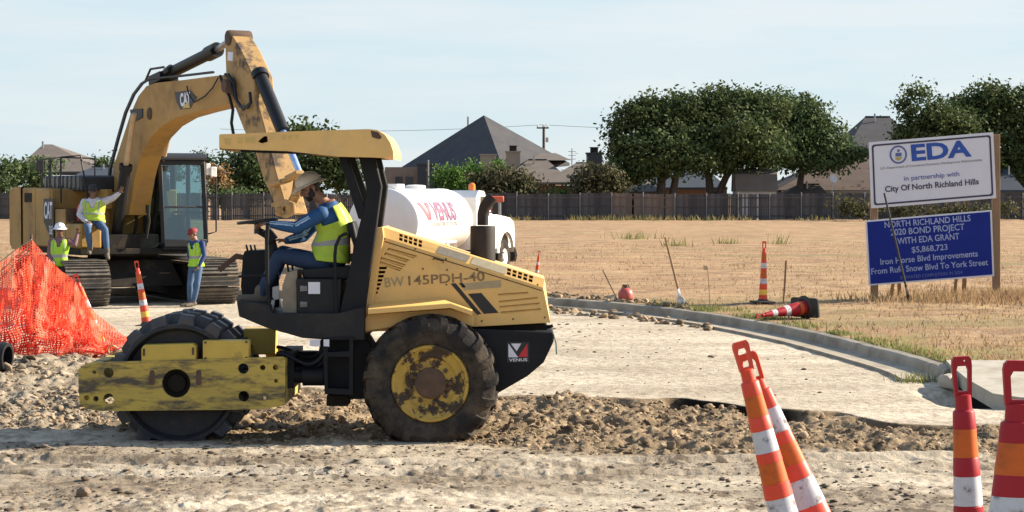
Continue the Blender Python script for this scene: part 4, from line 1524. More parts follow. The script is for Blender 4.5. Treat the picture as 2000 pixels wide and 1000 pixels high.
    pan = [(80, 385), (104, 383), (104, 455), (97, 456), (80, 420)]
    s_l = side_l - 0.004

    def S(px, py):
        return plane_hit(px, py, c0 + lf * s_l, lf)
    mb.plate([H(-.98, s_l, 2.2), H(-.30, s_l, 2.2), H(-.30, s_l, 1.36), H(-.52, s_l, 1.36), H(-.98, s_l, 1.7)], [], lf * 0.01)
    md = obj('maker_panel', mb, 'cat_black', body)
    mb = MB()
    mb.text('CAT', lambda u, v: H(-.93 + .56 * u, s_l - .006, 1.78 + .34 * v), 0.03)
    mb.text('336E', lambda u, v: H(-.60 + .24 * u, s_l - .006, 1.44 + .18 * v), 0.02)
    obj('maker_lettering', mb, 'panel_white', md)
    # rails
    def rail(pts, rr=0.02):
        m = MB()
        m.tube([H(*p) for p in pts], rr, 8)
        return m
    for pts in ([(-1.30, -1.35, 2.44), (-1.30, -1.35, 3.06), (-.82, -1.35, 3.06), (-.82, -1.35, 2.44)],
                [(-.72, -1.35, 2.44), (-.72, -1.35, 3.06), (-.05, -1.35, 3.08), (-.05, -1.35, 2.1)],
                [(-.05, -1.35, 3.08), (.05, -.95, 3.12), (.32, -.9, 2.3), (.40, -.9, 1.75)],
                [(-.05, -.6, 2.36), (-.05, -.6, 3.06), (-.05, -1.35, 3.08)],
                [(-1.30, -1.35, 2.75), (-.05, -1.35, 2.76)]):
        obj('handrail', rail(pts), 'cat_black', r)
    mb = MB()
    mb.beam(H(-1.5, -1.3, 2.44), H(-1.5, -1.34, 2.95), .03, .03)
    mb.plate([H(-1.5, -1.45, 2.8), H(-1.5, -1.25, 2.8), H(-1.5, -1.22, 3.04), H(-1.5, -1.42, 3.04)], [], h * 0.05)
    obj('mirror', mb, 'cat_black', r, bev=0.01)
    # ---------------- cab
    ca = MB()
    f0, f1, l0, l1, z0, z1 = -.55, 1.38, .40, 1.36, 1.16, 3.07
    fs = f1 - 0.18                                   # raked windscreen: top sits back
    for l in (l0, l1):
        ca.beam(H(f1, l, z0 + .1), H(fs, l, z1 - .05), .09, .09)
        ca.beam(H(f0, l, z0), H(f0, l, z1 - .05), .12, .12)
        ca.beam(H(.35, l, z0), H(.35, l, z1 - .05), .09, .09)
        ca.beam(H(f0, l, 1.9), H(f1 - .06, l, 1.9), .05, .06)
    ca.beam(H(f1 - .09, l0, 2.02), H(f1 - .09, l1, 2.02), .05, .05)
    ca.beam(H(fs + .02, l0, z1 - .1), H(fs + .02, l1, z1 - .1), .09, .1)
    ca.beam(H(f1, l0, z0 + .1), H(f1, l1, z0 + .1), .1, .16)
    ca.beam(H(f0, l0, z1 - .1), H(f0, l1, z1 - .1), .1, .1)
    for l in (l0 + 0.0, l1 - 0.04):
        hbox(ca, f0, .35, l, l + .04, z0, 1.85)
    hbox(ca, f0, f0 + .05, l0, l1, z0, 2.1)
    hbox(ca, f0, f1, l0, l1, z0 - .04, z0 + .08)
    cab = obj('cab', ca, 'cat_black', r, bev=0.015)
    mb = MB()
    pr = [(f0 - .06, z1 - .06), (f0, z1 + .06), (fs - .1, z1 + .10), (fs + .12, z1 + .02), (fs + .12, z1 - .06)]
    mb.rows([[H(f, l0 - .05, z) for f, z in pr], [H(f, l1 + .05, z) for f, z in pr]], close=True)
    mb.add([H(f, l, z) for l in (l0 - .05, l1 + .05) for f, z in pr], [(0, 1, 2, 3, 4), (5, 6, 7, 8, 9)])
    obj('cab_roof', mb, 'cat_black', cab, bev=0.02, smooth=30)
    panes = [[H(f1 + .0, l0 + .05, z0 + .18), H(f1 + .0, l1 - .05, z0 + .18), H(fs + .02, l1 - .05, z1 - .14), H(fs + .02, l0 + .05, z1 - .14)],
             [H(f0, l0 + .1, 2.12), H(f0, l1 - .1, 2.12), H(f0, l1 - .1, z1 - .15), H(f0, l0 + .1, z1 - .15)]]
    for l in (l0, l1):
        panes.append([H(.40, l, 1.2), H(f1 - .02, l, 1.3), H(fs, l, z1 - .1), H(.40, l, z1 - .1)])
        panes.append([H(f0 + .08, l, 1.93), H(.31, l, 1.93), H(.31, l, z1 - .1), H(f0 + .08, l, z1 - .1)])
    for q in panes:
        mb = MB()
        mb.add(q, [(0, 1, 2, 3)])
        obj('cab_window', mb, 'cab_glass', cab, smooth=0)
    mb = MB()
    hbox(mb, -.1, .42, .66, 1.12, 1.55, 1.72)
    mb.hexa([H(-.15, .66, 1.7), H(0, .66, 1.7), H(0, 1.12, 1.7), H(-.15, 1.12, 1.7), H(-.28, .70, 2.42), H(-.16, .70, 2.42), H(-.16, 1.08, 2.42), H(-.28, 1.08, 2.42)])
    hbox(mb, .1, .5, .52, .62, 1.5, 1.86)
    hbox(mb, .1, .5, 1.16, 1.26, 1.5, 1.86)
    hbox(mb, .9, 1.1, .45, .55, 1.4, 2.0)
    obj('cab_seat', mb, 'seat_vinyl', cab, bev=0.03)
    mb = MB()
    mb.tube([H(fs + .1, l1 + .02, 2.9), H(fs + .2, l1 + .22, 2.88), H(fs + .2, l1 + .22, 1.5), H(f1, l1 + .05, 1.45)], .018, 8)
    obj('cab_handrail', mb, 'cat_black', cab)
    mb = MB()
    mb.plate([H(fs + .2, l1 + .08, 2.66), H(fs + .2, l1 + .22, 2.66), H(fs + .2, l1 + .22, 2.88), H(fs + .2, l1 + .08, 2.88)], [], h * 0.06)
    mb.plate([H(fs + .12, l1 + .0, 2.7), H(fs + .12, l1 + .1, 2.7), H(fs + .12, l1 + .1, 2.95), H(fs + .12, l1 + .0, 2.95)], [], h * 0.08)
    obj('cab_mirror', mb, 'dish', cab, bev=0.02)
    # ---------------- boom: right-hand web surveyed, then given its real width
    wl = 0.225
    outer = [(222, 420), (213, 372), (224, 318), (240, 268), (255, 222), (270, 188), (286, 168), (303, 162), (360, 156), (405, 150), (440, 146), (452, 152)]
    inner = [(455, 186), (449, 202), (420, 209), (380, 219), (345, 229), (316, 246), (295, 268), (280, 292), (270, 320), (262, 350), (252, 420)]
    web = [B(x, y, -wl) for x, y in outer + inner]
    mb = MB()
    mb.plate(web, [], lf * (2 * wl))
    boom = obj('boom', mb, 'cat_yellow', r, bev=0.02, smooth=30)
    mb = MB()
    bs = [B(300 + 0, 160, -wl - .004)]
    quad = [(341, 180), (372, 176), (377, 183), (385, 190), (377, 202), (372, 212), (352, 214), (345, 200)]
    mb.plate([B(x, y, -wl - .006) for x, y in quad], [], lf * 0.005)
    em = obj('emblem', mb, 'black_paint', boom)
    mb = MB()
    o_, e_, u_ = Vector((352, 207)), Vector((20, -4)), Vector((-1, -23))
    mb.text('CAT', lambda u, v: B(o_.x + e_.x * u + u_.x * v, o_.y + e_.y * u + u_.y * v, -wl - .012), 0.05)
    obj('emblem_lettering', mb, 'panel_white', em)
    mb = MB()
    mb.add([B(x, y, -wl - .016) for x, y in ((356, 212), (366, 198), (372, 210))], [(0, 1, 2)])
    obj('emblem_triangle', mb, 'box_yellow', em, smooth=0)
    mb = MB()
    mb.lathe([(-.05, .0), (-.05, .07), (-.03, .12), (0, .13)], B(293, 222, -wl), lf, 20)
    obj('boom_pin', mb, 'rust', boom)
    mb = MB()
    mb.plate([B(x, y, -wl - .02) for x, y in ((253, 214), (278, 212), (278, 229), (262, 238), (256, 232))], [], lf * .03)
    obj('cylinder_mount', mb, 'cat_black', boom, bev=0.01)
    # pipes clipped along the back of the boom
    for k, l in enumerate((-.2, -.06, .1, .22)):
        mb = MB()
        ep = [(216, 372), (220, 330), (236, 270), (250, 222), (266, 186), (282, 165), (296, 156 - 12 * (k == 1))]
        if k == 1:
            ep = ep[:-1] + [(288, 160), (298, 137), (324, 133)]
        else:
            ep += [(360, 150), (420, 143)]
        pp = [B(x - 3 - k, y - 2, l) for x, y in ep]
        mb.tube(pp, 0.024, 8)
        obj('hydraulic_pipe', mb, 'cat_black', boom)
    for pts, rr in (([(365, 168), (368, 182), (379, 200), (400, 188), (415, 172), (426, 152)], .015), ([(430, 148), (437, 170), (448, 188), (455, 215), (452, 240), (456, 262)], .03),
                    ([(440, 145), (452, 158), (458, 190), (470, 208), (484, 210), (490, 200), (488, 180)], .03), ([(446, 145), (458, 165), (462, 195), (475, 214), (486, 204)], .028)):
        mb = MB()
        mb.tube([B(x, y, -wl - .06) for x, y in pts], rr, 8)
        obj('hydraulic_hose', mb, 'cyl_black', boom)
    # boom lift cylinders
    for l, rod_top, mid, foot in ((-.46, (262, 222), (246, 322), (226, 470)), (.46, (330, 262), (316, 322), (305, 455))):
        mb = MB()
        mb.tube([B(*foot, l), B(*mid, l)], .115, 16)
        a, b = B(*foot, l), B(*mid, l)
        mb.tube([b.lerp(a, .07), b], .14, 16)
        cy = obj('lift_cylinder', mb, 'cyl_black', r)
        mb = MB()
        mb.tube([B(*mid, l), B(*rod_top, l)], .058, 12)
        obj('piston_rod', mb, 'rope' if l < 0 else 'siding_tan', cy)
    # small fittings between the cylinders
    for x in (265, 289):
        mb = MB()
        mb.tube([B(x, 412, .05), B(x + 2, 432, .05), B(x - 4, 465, .0)], .035, 8)
        mb.tube([B(x, 400, .05), B(x, 416, .05)], .05, 8)
        obj('hose_fitting', mb, 'under_dark', r)
    # ---------------- stick
    sw = 0.2
    sp = [(439, 73), (452, 69), (470, 98), (494, 150), (498, 185), (516, 250), (538, 336), (562, 418), (545, 420), (511, 340), (498, 296), (477, 256), (459, 210), (452, 158), (441, 144)]
    mb = MB()
    mb.plate([B(x, y, -sw) for x, y in sp], [], lf * (2 * sw))
    stick = obj('stick', mb, 'cat_yellow_worn', r, bev=0.02, smooth=30)
    mb = MB()
    mb.lathe([(-.03, .0), (-.03, .14), (0, .15), (2 * sw + .0, .15), (2 * sw + .03, .14), (2 * sw + .03, 0)], B(447, 74, -sw), lf, 18)
    mb.lathe([(-.2, .0), (-.2, .12), (0, .16), (2 * sw, .16), (2 * sw + .2, .12), (2 * sw + .2, 0)], B(456, 168, -sw), lf, 18)
    obj('stick_pin', mb, 'rust', stick)
    mb = MB()
    mb.plate([B(x, y, -sw - .006) for x, y in ((445, 101), (455, 102), (454, 119), (444, 118))], [], lf * .005)
    obj('number_plate', mb, 'panel_white', stick)
    # stick cylinder on top of the boom
    mb = MB()
    mb.tube([B(314, 152, 0), B(424, 97, 0)], .12, 16)
    a, b = B(314, 152, 0), B(424, 97, 0)
    mb.tube([b.lerp(a, .14), b], .15, 16)
    mb.tube([B(326, 140, -.1), B(334, 134, -.1)], .09, 10)
    mb.beam(B(308, 158, 0), B(330, 148, 0), .4, .18)
    sc = obj('stick_cylinder', mb, 'cyl_black', r)
    mb = MB()
    mb.tube([B(424, 97, 0), B(446, 82, 0)], .065, 12)
    obj('piston_rod', mb, 'metal', sc)
    # bucket cylinder down the front of the stick
    mb = MB()
    mb.tube([B(510, 152, -.05), B(553, 257, -.05)], .125, 16)
    mb.tube([B(506, 142, -.05), B(510, 152, -.05)], .16, 12)
    bc = obj('bucket_cylinder', mb, 'cyl_black', stick)
    mb = MB()
    mb.tube([B(553, 257, -.05), B(585, 338, -.05)], .06, 12)
    obj('piston_rod', mb, pm('rod_blue', (0.10, 0.22, 0.55), (0.5, 0.6, 0.75), 3, 0.25, 0.3), bc)
    mb = MB()
    mb.tube([B(x, y, sw + .08) for x, y in ((493, 162), (505, 160), (509, 172), (512, 196))], .02, 6)
    obj('hydraulic_hose', mb, 'cyl_black', stick)
    # linkage and coupler at the stick end
    for pts, w, l in (([(528, 362), (560, 352), (585, 336)], .09, -.28), ([(528, 362), (560, 352), (585, 336)], .09, .22), ([(585, 334), (578, 380), (562, 412)], .1, -.1), ([(545, 400), (562, 396)], .2, 0)):
        mb = MB()
        pp = [B(x, y, l) for x, y in pts]
        for a, b in zip(pp, pp[1:]):
            mb.beam(a, b, .07, w * 1.6, up=lf)
        obj('linkage', mb, 'cat_yellow_worn', stick, bev=0.01)
    mb = MB()
    mb.plate([B(x, y, -.26) for x, y in ((535, 398), (552, 388), (572, 396), (574, 418), (556, 426), (538, 420))], [B_loop for B_loop in ([B(x, y, -.26) for x, y in circ(555, 408, 5, 10)],)], lf * .05)
    mb.plate([B(x, y, .2) for x, y in ((535, 398), (552, 388), (572, 396), (574, 418), (556, 426), (538, 420))], [], lf * .05)
    mb.tube([B(545, 412, -.3), B(545, 412, .28)], .07, 10)
    mb.tube([B(565, 406, -.3), B(565, 406, .28)], .07, 10)
    obj('coupler', mb, 'cat_yellow_worn', stick, bev=0.01)
    return r


build_excavator()
# ================================================================== ROAD ROLLER (nearest side at Y = 20)
RY = 20.0


def lug_wheel(r, c, R, Wd, rim_r, parent_name):
    """tractor tyre, axis along +Y, near face at c.y"""
    hub = empty_part('wheel', r)
    mb = MB()
    prof = [(0.06, rim_r), (0.025, rim_r + 0.02), (0.0, rim_r + 0.07), (-0.012, R * 0.80), (0.02, R * 0.91), (0.06, R * 0.965), (Wd * 0.5, R * 0.985),
            (Wd - 0.06, R * 0.965), (Wd - 0.02, R * 0.91), (Wd + 0.012, R * 0.80), (Wd, rim_r + 0.07), (Wd - 0.06, rim_r)]
    mb.lathe(prof, c, (0, 1, 0), 72)
    n = 19
    for k in range(n):
        for side in (0, 1):
            a0 = 2 * math.pi * (k + 0.5 * side) / n
            da = 0.135
            sk = 0.30
            rows = []
            for t, rr, hh in ((-0.012, R * 0.82, 0.006), (0.004, R * 0.89, 0.018), (0.045, R * 0.957, 0.026), (Wd * 0.28, R * 0.98, 0.028), (Wd * 0.54, R * 0.985, 0.026)):
                tt = t if side == 0 else Wd - t
                a = a0 + sk * max(0.0, t) / Wd * (1.0)
                w = da * (0.62 if t < 0.02 else 0.5)
                row = []
                for aa, hgt in ((-w, -0.02), (-w * 0.75, hh), (w * 0.75, hh), (w, -0.02)):
                    q = rr + hgt
                    row.append((c.x + q * math.cos(a + aa), c.y + tt, c.z + q * math.sin(a + aa)))
                rows.append(row)
            mb.rows(rows)
            mb.add(rows[0], [(0, 1, 2, 3)])
            mb.add(rows[-1], [(3, 2, 1, 0)])
    # weight flattens the foot of the tyre
    mb.v = [(v[0], v[1], max(v[2], -0.035)) for v in mb.v]
    obj('tyre', mb, 'rubber', hub, smooth=28)
    mb = MB()
    mb.lathe([(0.03, rim_r + 0.012), (0.012, rim_r + 0.002), (0.012, rim_r - 0.016), (0.035, rim_r - 0.035), (0.05, rim_r * 0.80), (0.045, rim_r * 0.74),
              (0.075, rim_r * 0.66), (0.085, rim_r * 0.5), (0.08, rim_r * 0.42), (0.20, rim_r * 0.40), (0.2, 0.01)], c, (0, 1, 0), 48)
    mb.lathe([(Wd - 0.03, rim_r + 0.01), (Wd - 0.05, rim_r * 0.8), (Wd - 0.12, 0.01)], c, (0, 1, 0), 32)
    obj('rim', mb, 'rim_yellow', hub)
    mb = MB()
    mb.lathe([(0.09, 0.15), (0.055, 0.145), (0.045, 0.12), (0.05, 0.06), (0.045, 0.0)], c, (0, 1, 0), 28)
    for k in range(9):
        a = 2 * math.pi * k / 9
        q = c + Vector((math.cos(a) * 0.185, 0.05, math.sin(a) * 0.185))
        mb.lathe([(0.045, 0.022), (0.0, 0.022), (-0.004, 0.012), (-0.004, 0.0)], q, (0, 1, 0), 6)
    obj('hub', mb, 'rust', hub)
    return hub


def empty_part(name, parent):
    o = bpy.data.objects.new(name, None)
    COL.objects.link(o)
    o.parent = parent
    OFF[o.name] = OFF[parent.name]
    return o


def build_roller():
    r = empty('road_roller', (-1.9, 20.6, 0.0), 'yellow and black padfoot soil roller with a canopy, driven by a man', 'road roller')
    off = lambda y: Vector((0, y, 0))
    # ---------------- drum
    c = W(347, 750, RY + 0.12)
    c = Vector((c.x, RY + 0.12, c.z))
    Wd, R = 1.24, 0.555
    mb = MB()
    mb.lathe([(0.03, R - 0.045), (0.0, R - 0.03), (0.0, R), (0.02, R + 0.004), (Wd - 0.02, R + 0.004), (Wd, R), (Wd, R - 0.03), (Wd - 0.03, R - 0.045)], c, (0, 1, 0), 72)
    mb.lathe([(0.02, R - 0.02), (0.10, R - 0.06), (0.11, 0.25), (0.05, 0.2), (0.05, 0.01)], c, (0, 1, 0), 48)
    mb.lathe([(Wd - 0.02, R - 0.02), (Wd - 0.10, R - 0.06), (Wd - 0.11, 0.01)], c, (0, 1, 0), 48)
    drum = obj('drum', mb, 'drum_steel', r)
    mb = MB()
    nrow, npad = 6, 14
    for j in range(nrow):
        t0 = 0.015 + j * (Wd - 0.03) / nrow
        tw = (Wd - 0.03) / nrow * 0.86
        for k in range(npad):
            a = 2 * math.pi * (k + (0.5 if j % 2 else 0) + 0.2) / npad
            bs, tp, hh = 0.150, 0.085, 0.098
            lo = [(t0, a - bs), (t0 + tw, a - bs), (t0 + tw, a + bs), (t0, a + bs)]
            hi = [(t0 + 0.018, a - tp), (t0 + tw - 0.018, a - tp), (t0 + tw - 0.018, a + tp), (t0 + 0.018, a + tp)]
            pt = lambda t, aa, q: (c.x + q * math.cos(aa), c.y + t, c.z + q * math.sin(aa))
            mb.hexa([pt(t, aa, R - 0.005) for t, aa in lo] + [pt(t, aa, R + hh) for t, aa in hi])
    obj('pads', mb, 'pad_steel', drum, bev=0.008, smooth=0)
    # ---------------- drum frame: two side rails joined by cross beams
    rail = [(152, 722), (166, 712), (186, 708), (552, 697), (557, 700), (557, 788), (545, 794), (500, 800), (192, 803), (168, 798), (155, 788)]
    holes = [circ(212, 728, 10), circ(344, 749, 28, 28), circ(475, 720, 10.5), circ(513, 718, 5.5, 12), circ(538, 718, 5.5, 12), circ(212, 779, 10.5), circ(169, 777, 5, 12), circ(187, 779, 5.5, 12),
             circ(476, 774, 10.5), circ(184, 727, 4, 10), circ(516, 777, 4, 10), circ(539, 744, 4, 10)]
    for dy in (0.0, 1.42):
        mb = MB()
        if dy == 0:
            mb.plate(PX(rail, RY), [PX(h, RY) for h in holes], off(0.05))
        else:
            q = PX(rail, RY)
            mb.plate([p + off(dy) for p in q], [[p + off(dy) for p in PX(h, RY)] for h in (holes[0], holes[1], holes[2])], off(0.05))
        rl = obj('side_rail', mb, 'frame_yellow', r, bev=0.007)
        if dy == 0:
            for x in (297, 388):
                mb = MB()
                a, b = W(x, 722, RY - 0.01), W(x, 750, RY - 0.01)
                mb.plate([W(x + px, py, RY - 0.006) for px, py in [(-5, 728), (-3, 723), (3, 723), (5, 728), (5, 748), (3, 752), (-3, 752), (-5, 748)]], [], off(0.008))
                obj('slot_cover', mb, 'rust', rl)
            mb = MB()
            for h in (holes[1],):
                q = W(344, 749, RY + 0.075)
                mb.lathe([(0.0, 0.135), (0.05, 0.135), (0.06, 0.09), (0.03, 0.085), (0.02, 0.02), (0.02, 0.0)], q, (0, 1, 0), 28)
            obj('drum_bearing', mb, 'under_dark', rl)
    for x0, x1, y0, y1 in ((152, 176, 716, 796), (532, 556, 702, 792)):
        mb = MB()
        p, q = W(x0 + 3, y0, RY), W(x1, y1, RY)
        mb.box(((p.x + q.x) / 2, RY + 0.735, (p.z + q.z) / 2), (q.x - p.x, 1.365, p.z - q.z))
        obj('cross_beam', mb, 'frame_yellow', r, bev=0.01)
    for x in (236, 470):
        mb = MB()
        p = W(x, 795, RY)
        mb.box((p.x, RY + 0.735, p.z + 0.05), (0.05, 1.36, 0.12), Matrix.Rotation(rad(25 if x < 300 else -25), 3, 'Y'))
        obj('scraper', mb, 'under_dark', r)
    for px0, px1, y0, y1 in ((276, 382, 673, 706), (396, 486, 665, 704)):
        p, q = W(px0, y0, RY + 0.02), W(px1, y1, RY + 0.02)
        mb = MB()
        if px0 < 300:
            mb.plate(PX([(276, 681), (281, 674), (376, 671), (383, 677), (383, 704), (276, 706)], RY + 0.02), [], off(0.16))
        else:
            mb.box(((p.x + q.x) / 2, RY + 0.10, (p.z + q.z) / 2), (q.x - p.x, 0.17, p.z - q.z))
        o = obj('cover_box', mb, 'box_yellow', r, bev=0.008)
        pts = [(281, 688), (377, 686)] if px0 < 300 else [(401, 669), (481, 668), (401, 700), (481, 699)]
        for x, y in pts:
            mb = MB()
            if px0 < 300:
                mb.plate(PX([(x - 2, y - 7), (x + 2, y - 7), (x + 2, y + 7), (x - 2, y + 7)], RY + 0.014), [], off(0.01))
            else:
                mb.lathe([(0.0, 0.012), (0.012, 0.012)], W(x, y, RY + 0.008), (0, 1, 0), 8, cap=True)
            obj('bolt', mb, 'rust', o)
    # block seen over the far rail, behind the drum
    p, q = W(480, 640, RY + 1.3), W(541, 690, RY + 1.3)
    mb = MB()
    mb.box(((p.x + q.x) / 2, RY + 1.25, (p.z + q.z) / 2), (q.x - p.x, 0.25, p.z - q.z))
    obj('rear_box', mb, 'box_yellow', r, bev=0.01)
    # ---------------- articulation
    mb = MB()
    p = W(555, 740, RY + 0.7)
    q = W(640, 740, RY + 0.7)
    z0, z1 = W(0, 755, RY).z, W(0, 700, RY).z
    mb.box((p.x + 0.06, RY + 0.7, (z0 + z1) / 2), (0.16, 0.9, 0.34))
    mb.lathe([(0, .11), (.02, .13), (.28, .13), (.3, .11)], (p.x + 0.24, RY + 0.7, z0 - 0.02), (0, 0, 1), 24, cap=True)
    mb.box((p.x + 0.16, RY + 0.7, z0 + 0.05), (0.3, 0.3, 0.08))
    mb.box((p.x + 0.30, RY + 0.7, z1 - 0.05), (0.3, 0.34, 0.08))
    mb.tube([(p.x, RY + 0.32, z0 + 0.07), (q.x - .12, RY + 0.3, z0 + 0.07)], [0.062] * 2, 14)
    mb.tube([(q.x - .2, RY + 0.3, z0 + 0.07), (q.x, RY + 0.3, z0 + 0.07)], [0.09] * 2, 14)
    obj('articulation', mb, 'roller_black', r)
    for k, (dz, dy) in enumerate(((0.0, 0.22), (0.06, 0.5), (-0.02, 0.8))):
        mb = MB()
        a, b = W(540, 690, RY + dy), W(640, 682, RY + dy)
        pts = [a.lerp(b, t) + Vector((0, 0, dz - 0.22 * math.sin(math.pi * t) * t)) for t in np.linspace(0, 1, 12)]
        mb.tube(pts, 0.016, 8)
        obj('hydraulic_hose', mb, 'cyl_black', r)
    mb = MB()
    mb.beam(W(572, 690, RY + 1.3), W(574, 775, RY + 1.3), 0.06, 0.05)
    obj('reflector_strip', mb, 'machine_orange', r)
    for k in range(4):
        mb = MB()
        a, b = W(556, 706 + k * 5, RY + .35 + .12 * k), W(640, 700 + k * 7, RY + .35 + .1 * k)
        mb.tube([a.lerp(b, t) + Vector((0, 0, (-.10 + .05 * k) * math.sin(math.pi * t))) for t in np.linspace(0, 1, 10)], .013, 7)
        obj('hydraulic_hose', mb, 'cyl_black', r)
    for x0, y0, x1, y1 in ((566, 545, 560, 508), (574, 545, 570, 512)):
        mb = MB()
        mb.tube([W(x0, y0, RY + .95), W(x1, y1, RY + .95)], .011, 7)
        mb.ell(W(x1, y1 - 2, RY + .95), (.024, .024, .03), None, 10, 8)
        obj('lever', mb, 'black_paint', r)
    # ---------------- rear chassis
    mb = MB()
    skirt = [(462, 588), (467, 618), (520, 640), (590, 660), (640, 664), (712, 664), (712, 600), (690, 604), (662, 612), (530, 612), (526, 596)]
    mb.plate(PX(skirt, RY + 0.16), [], off(1.1))
    obj('platform', mb, 'roller_grey', r, bev=0.008)
    mb = MB()
    mb.plate(PX([(625, 664), (716, 660), (740, 700), (740, 778), (690, 780), (640, 770), (640, 702), (622, 690)], RY + 0.42), [], off(0.6))
    obj('chassis', mb, 'roller_black', r, bev=0.01)
    mb = MB()
    mb.plate(PX([(630, 660), (690, 658), (690, 772), (634, 770)], RY + 0.14), [PX([(640, 688), (682, 686), (682, 662), (640, 664)], RY + 0.14), PX([(640, 758), (682, 760), (682, 697), (640, 697)], RY + 0.14)], off(0.03))
    mb.plate(PX([(634, 690), (682, 689), (682, 696), (634, 697)], RY + 0.145), [], off(0.30))
    mb.plate(PX([(634, 760), (684, 762), (684, 769), (634, 768)], RY + 0.145), [], off(0.30))
    mb.plate(PX([(634, 662), (690, 662), (690, 770), (634, 770)], RY + 0.40), [], off(0.03))
    st = obj('step_box', mb, 'roller_black', r, bev=0.004)
    mb = MB()
    mb.plate(PX([(605, 663), (625, 663), (625, 677), (605, 676)], RY + 0.12), [], off(0.01))
    obj('reflector', mb, 'panel_white', st)
    mb = MB()
    mb.plate(PX([(632, 663), (643, 663), (643, 677), (632, 676)], RY + 0.12), [], off(0.01))
    obj('reflector', mb, 'panel_white', st)
    mb = MB()
    p = W(660, 775, RY + 0.5)
    mb.box((p.x, RY + 0.6, p.z - 0.03), (0.2, 0.4, 0.1))
    obj('belly_plate', mb, 'under_dark', r)
    # ---------------- operator's place
    mb = MB()
    mb.plate(PX([(578, 545), (666, 545), (664, 612), (580, 612)], RY + 0.26), [], off(0.75))
    sb = obj('seat_box', mb, 'roller_grey', r, bev=0.008)
    mb = MB()
    mb.plate(PX([(602, 551), (625, 551), (625, 574), (602, 574)], RY + 0.252), [], off(0.006))
    obj('label_plate', mb, 'panel_white', sb)
    for y in (563, 594):
        mb = MB()
        mb.plate(PX([(586, y - 5), (600, y - 4), (600, y + 5), (586, y + 6)], RY + 0.25), [], off(0.01))
        mb.lathe([(-.03, .012), (.03, .012)], W(593, y, RY + 0.25), (1, 0, 0), 8, cap=True)
        obj('hinge', mb, 'fence_post', sb)
    mb = MB()
    mb.plate(PX([(560, 532), (580, 527), (580, 612), (552, 612), (551, 560)], RY + 0.30), [], off(0.5))
    obj('side_panel', mb, 'tan_panel', r, bev=0.006)
    mb = MB()
    mb.plate(PX([(532, 561), (545, 558), (545, 584), (536, 586), (532, 580)], RY + 0.36), [], off(0.03))
    mb.beam(W(534, 586, RY + .37), W(530, 610, RY + .37), .03, .03)
    obj('pedal_guard', mb, 'siding', r)
    mb = MB()
    mb.plate(PX([(587, 526), (684, 520), (690, 538), (680, 547), (592, 545)], RY + 0.36), [], off(0.55))
    st = obj('seat', mb, 'seat_vinyl', r, bev=0.02)
    mb = MB()
    mb.plate(PX([(676, 436), (690, 432), (700, 470), (703, 530), (684, 536), (690, 480)], RY + 0.42), [], off(0.45))
    obj('backrest', mb, 'seat_vinyl', st, bev=0.02)
    mb = MB()
    arm = PX([(656, 612), (656, 590), (654, 500), (656, 480), (664, 462), (678, 455)], RY + 0.22)
    mb.tube(arm, 0.016, 8)
    obj('handrail', mb, 'roller_black', r)
    mb = MB()
    mb.tube([W(500, 448, RY + .6), W(528, 462, RY + .62), W(534, 490, RY + .62), W(534, 600, RY + .6)], [0.03, 0.045, 0.05, 0.06], 10)
    mb.beam(W(520, 452, RY + .6), W(534, 470, RY + .6), .10, .10)
    sc = obj('steering_column', mb, 'roller_black', r)
    mb = MB()
    wc = W(503, 432, RY + 0.60)
    tilt = Matrix.Rotation(rad(-6), 3, 'Y')
    ring = [wc + tilt @ Vector((0.185 * math.cos(a), 0.185 * math.sin(a), 0)) for a in np.linspace(0, 2 * math.pi, 33)]
    mb.tube(ring, 0.016, 8, cap=False)
    for a in (0.5, 2.6, 4.7):
        mb.tube([wc - Vector((0, 0, .02)), wc + tilt @ Vector((0.18 * math.cos(a), 0.18 * math.sin(a), 0))], 0.011, 6)
    mb.tube([wc - Vector((0, 0, 0.12)), wc], [0.035, 0.03], 10)
    obj('steering_wheel', mb, 'black_paint', sc)
    mb = MB()
    con = [(474, 500), (478, 490), (520, 488), (528, 500), (528, 590), (476, 592), (470, 560)]
    mb.plate(PX(con, RY + 0.75), [], off(0.4))
    for x in (484, 492, 500):
        mb.tube([W(x, 492, RY + .8), W(x - 3, 478, RY + .8)], .012, 6)
    obj('console', mb, 'roller_black', r, bev=0.02)
    mb = MB()
    mb.tube(PX([(523, 436), (521, 470), (522, 540), (526, 610)], RY + 0.2), 0.019, 8)
    mb.tube(PX([(466, 540), (522, 538)], RY + 0.2), 0.013, 8)
    obj('grab_rail', mb, 'roller_black', r)
    mb = MB()
    mb.beam(W(428, 528, RY + 0.9), W(462, 500, RY + 0.9), .04, .05)
    mb.beam(W(460, 500, RY + 0.9), W(480, 504, RY + 0.9), .05, .05)
    obj('mirror_arm', mb, 'rust', r)
    # ---------------- canopy posts
    leg = [(700, 306), (732, 306), (746, 364), (736, 440), (708, 640), (657, 640), (700, 446), (709, 412), (716, 368)]
    brace = [(660, 304), (678, 304), (712, 404), (707, 428), (700, 428), (696, 415)]
    for dy in (0.24, 1.18):
        mb = MB()
        lg = leg if dy < 1 else [(x, y) for x, y in leg]
        q = PX(lg, RY + 0.24)
        b = PX(brace, RY + 0.24)
        mb.plate([p + off(dy - 0.24) for p in q], [], off(0.12))
        mb.plate([p + off(dy - 0.238) for p in b], [], off(0.116))
        obj('canopy_post', mb, 'roller_black', r, bev=0.012)
    # ---------------- canopy
    cp = [(428, 264), (431, 262), (470, 261), (560, 257), (720, 252), (737, 254), (752, 263), (762, 278), (768, 296), (768, 304), (745, 308), (660, 306), (560, 295), (492, 293), (432, 290), (428, 286)]
    cy0, cw = RY + 0.02, 1.42
    front = PX(cp, cy0)
    mb = MB()
    top_i = list(range(0, 10))
    low_i = list(range(10, 16))
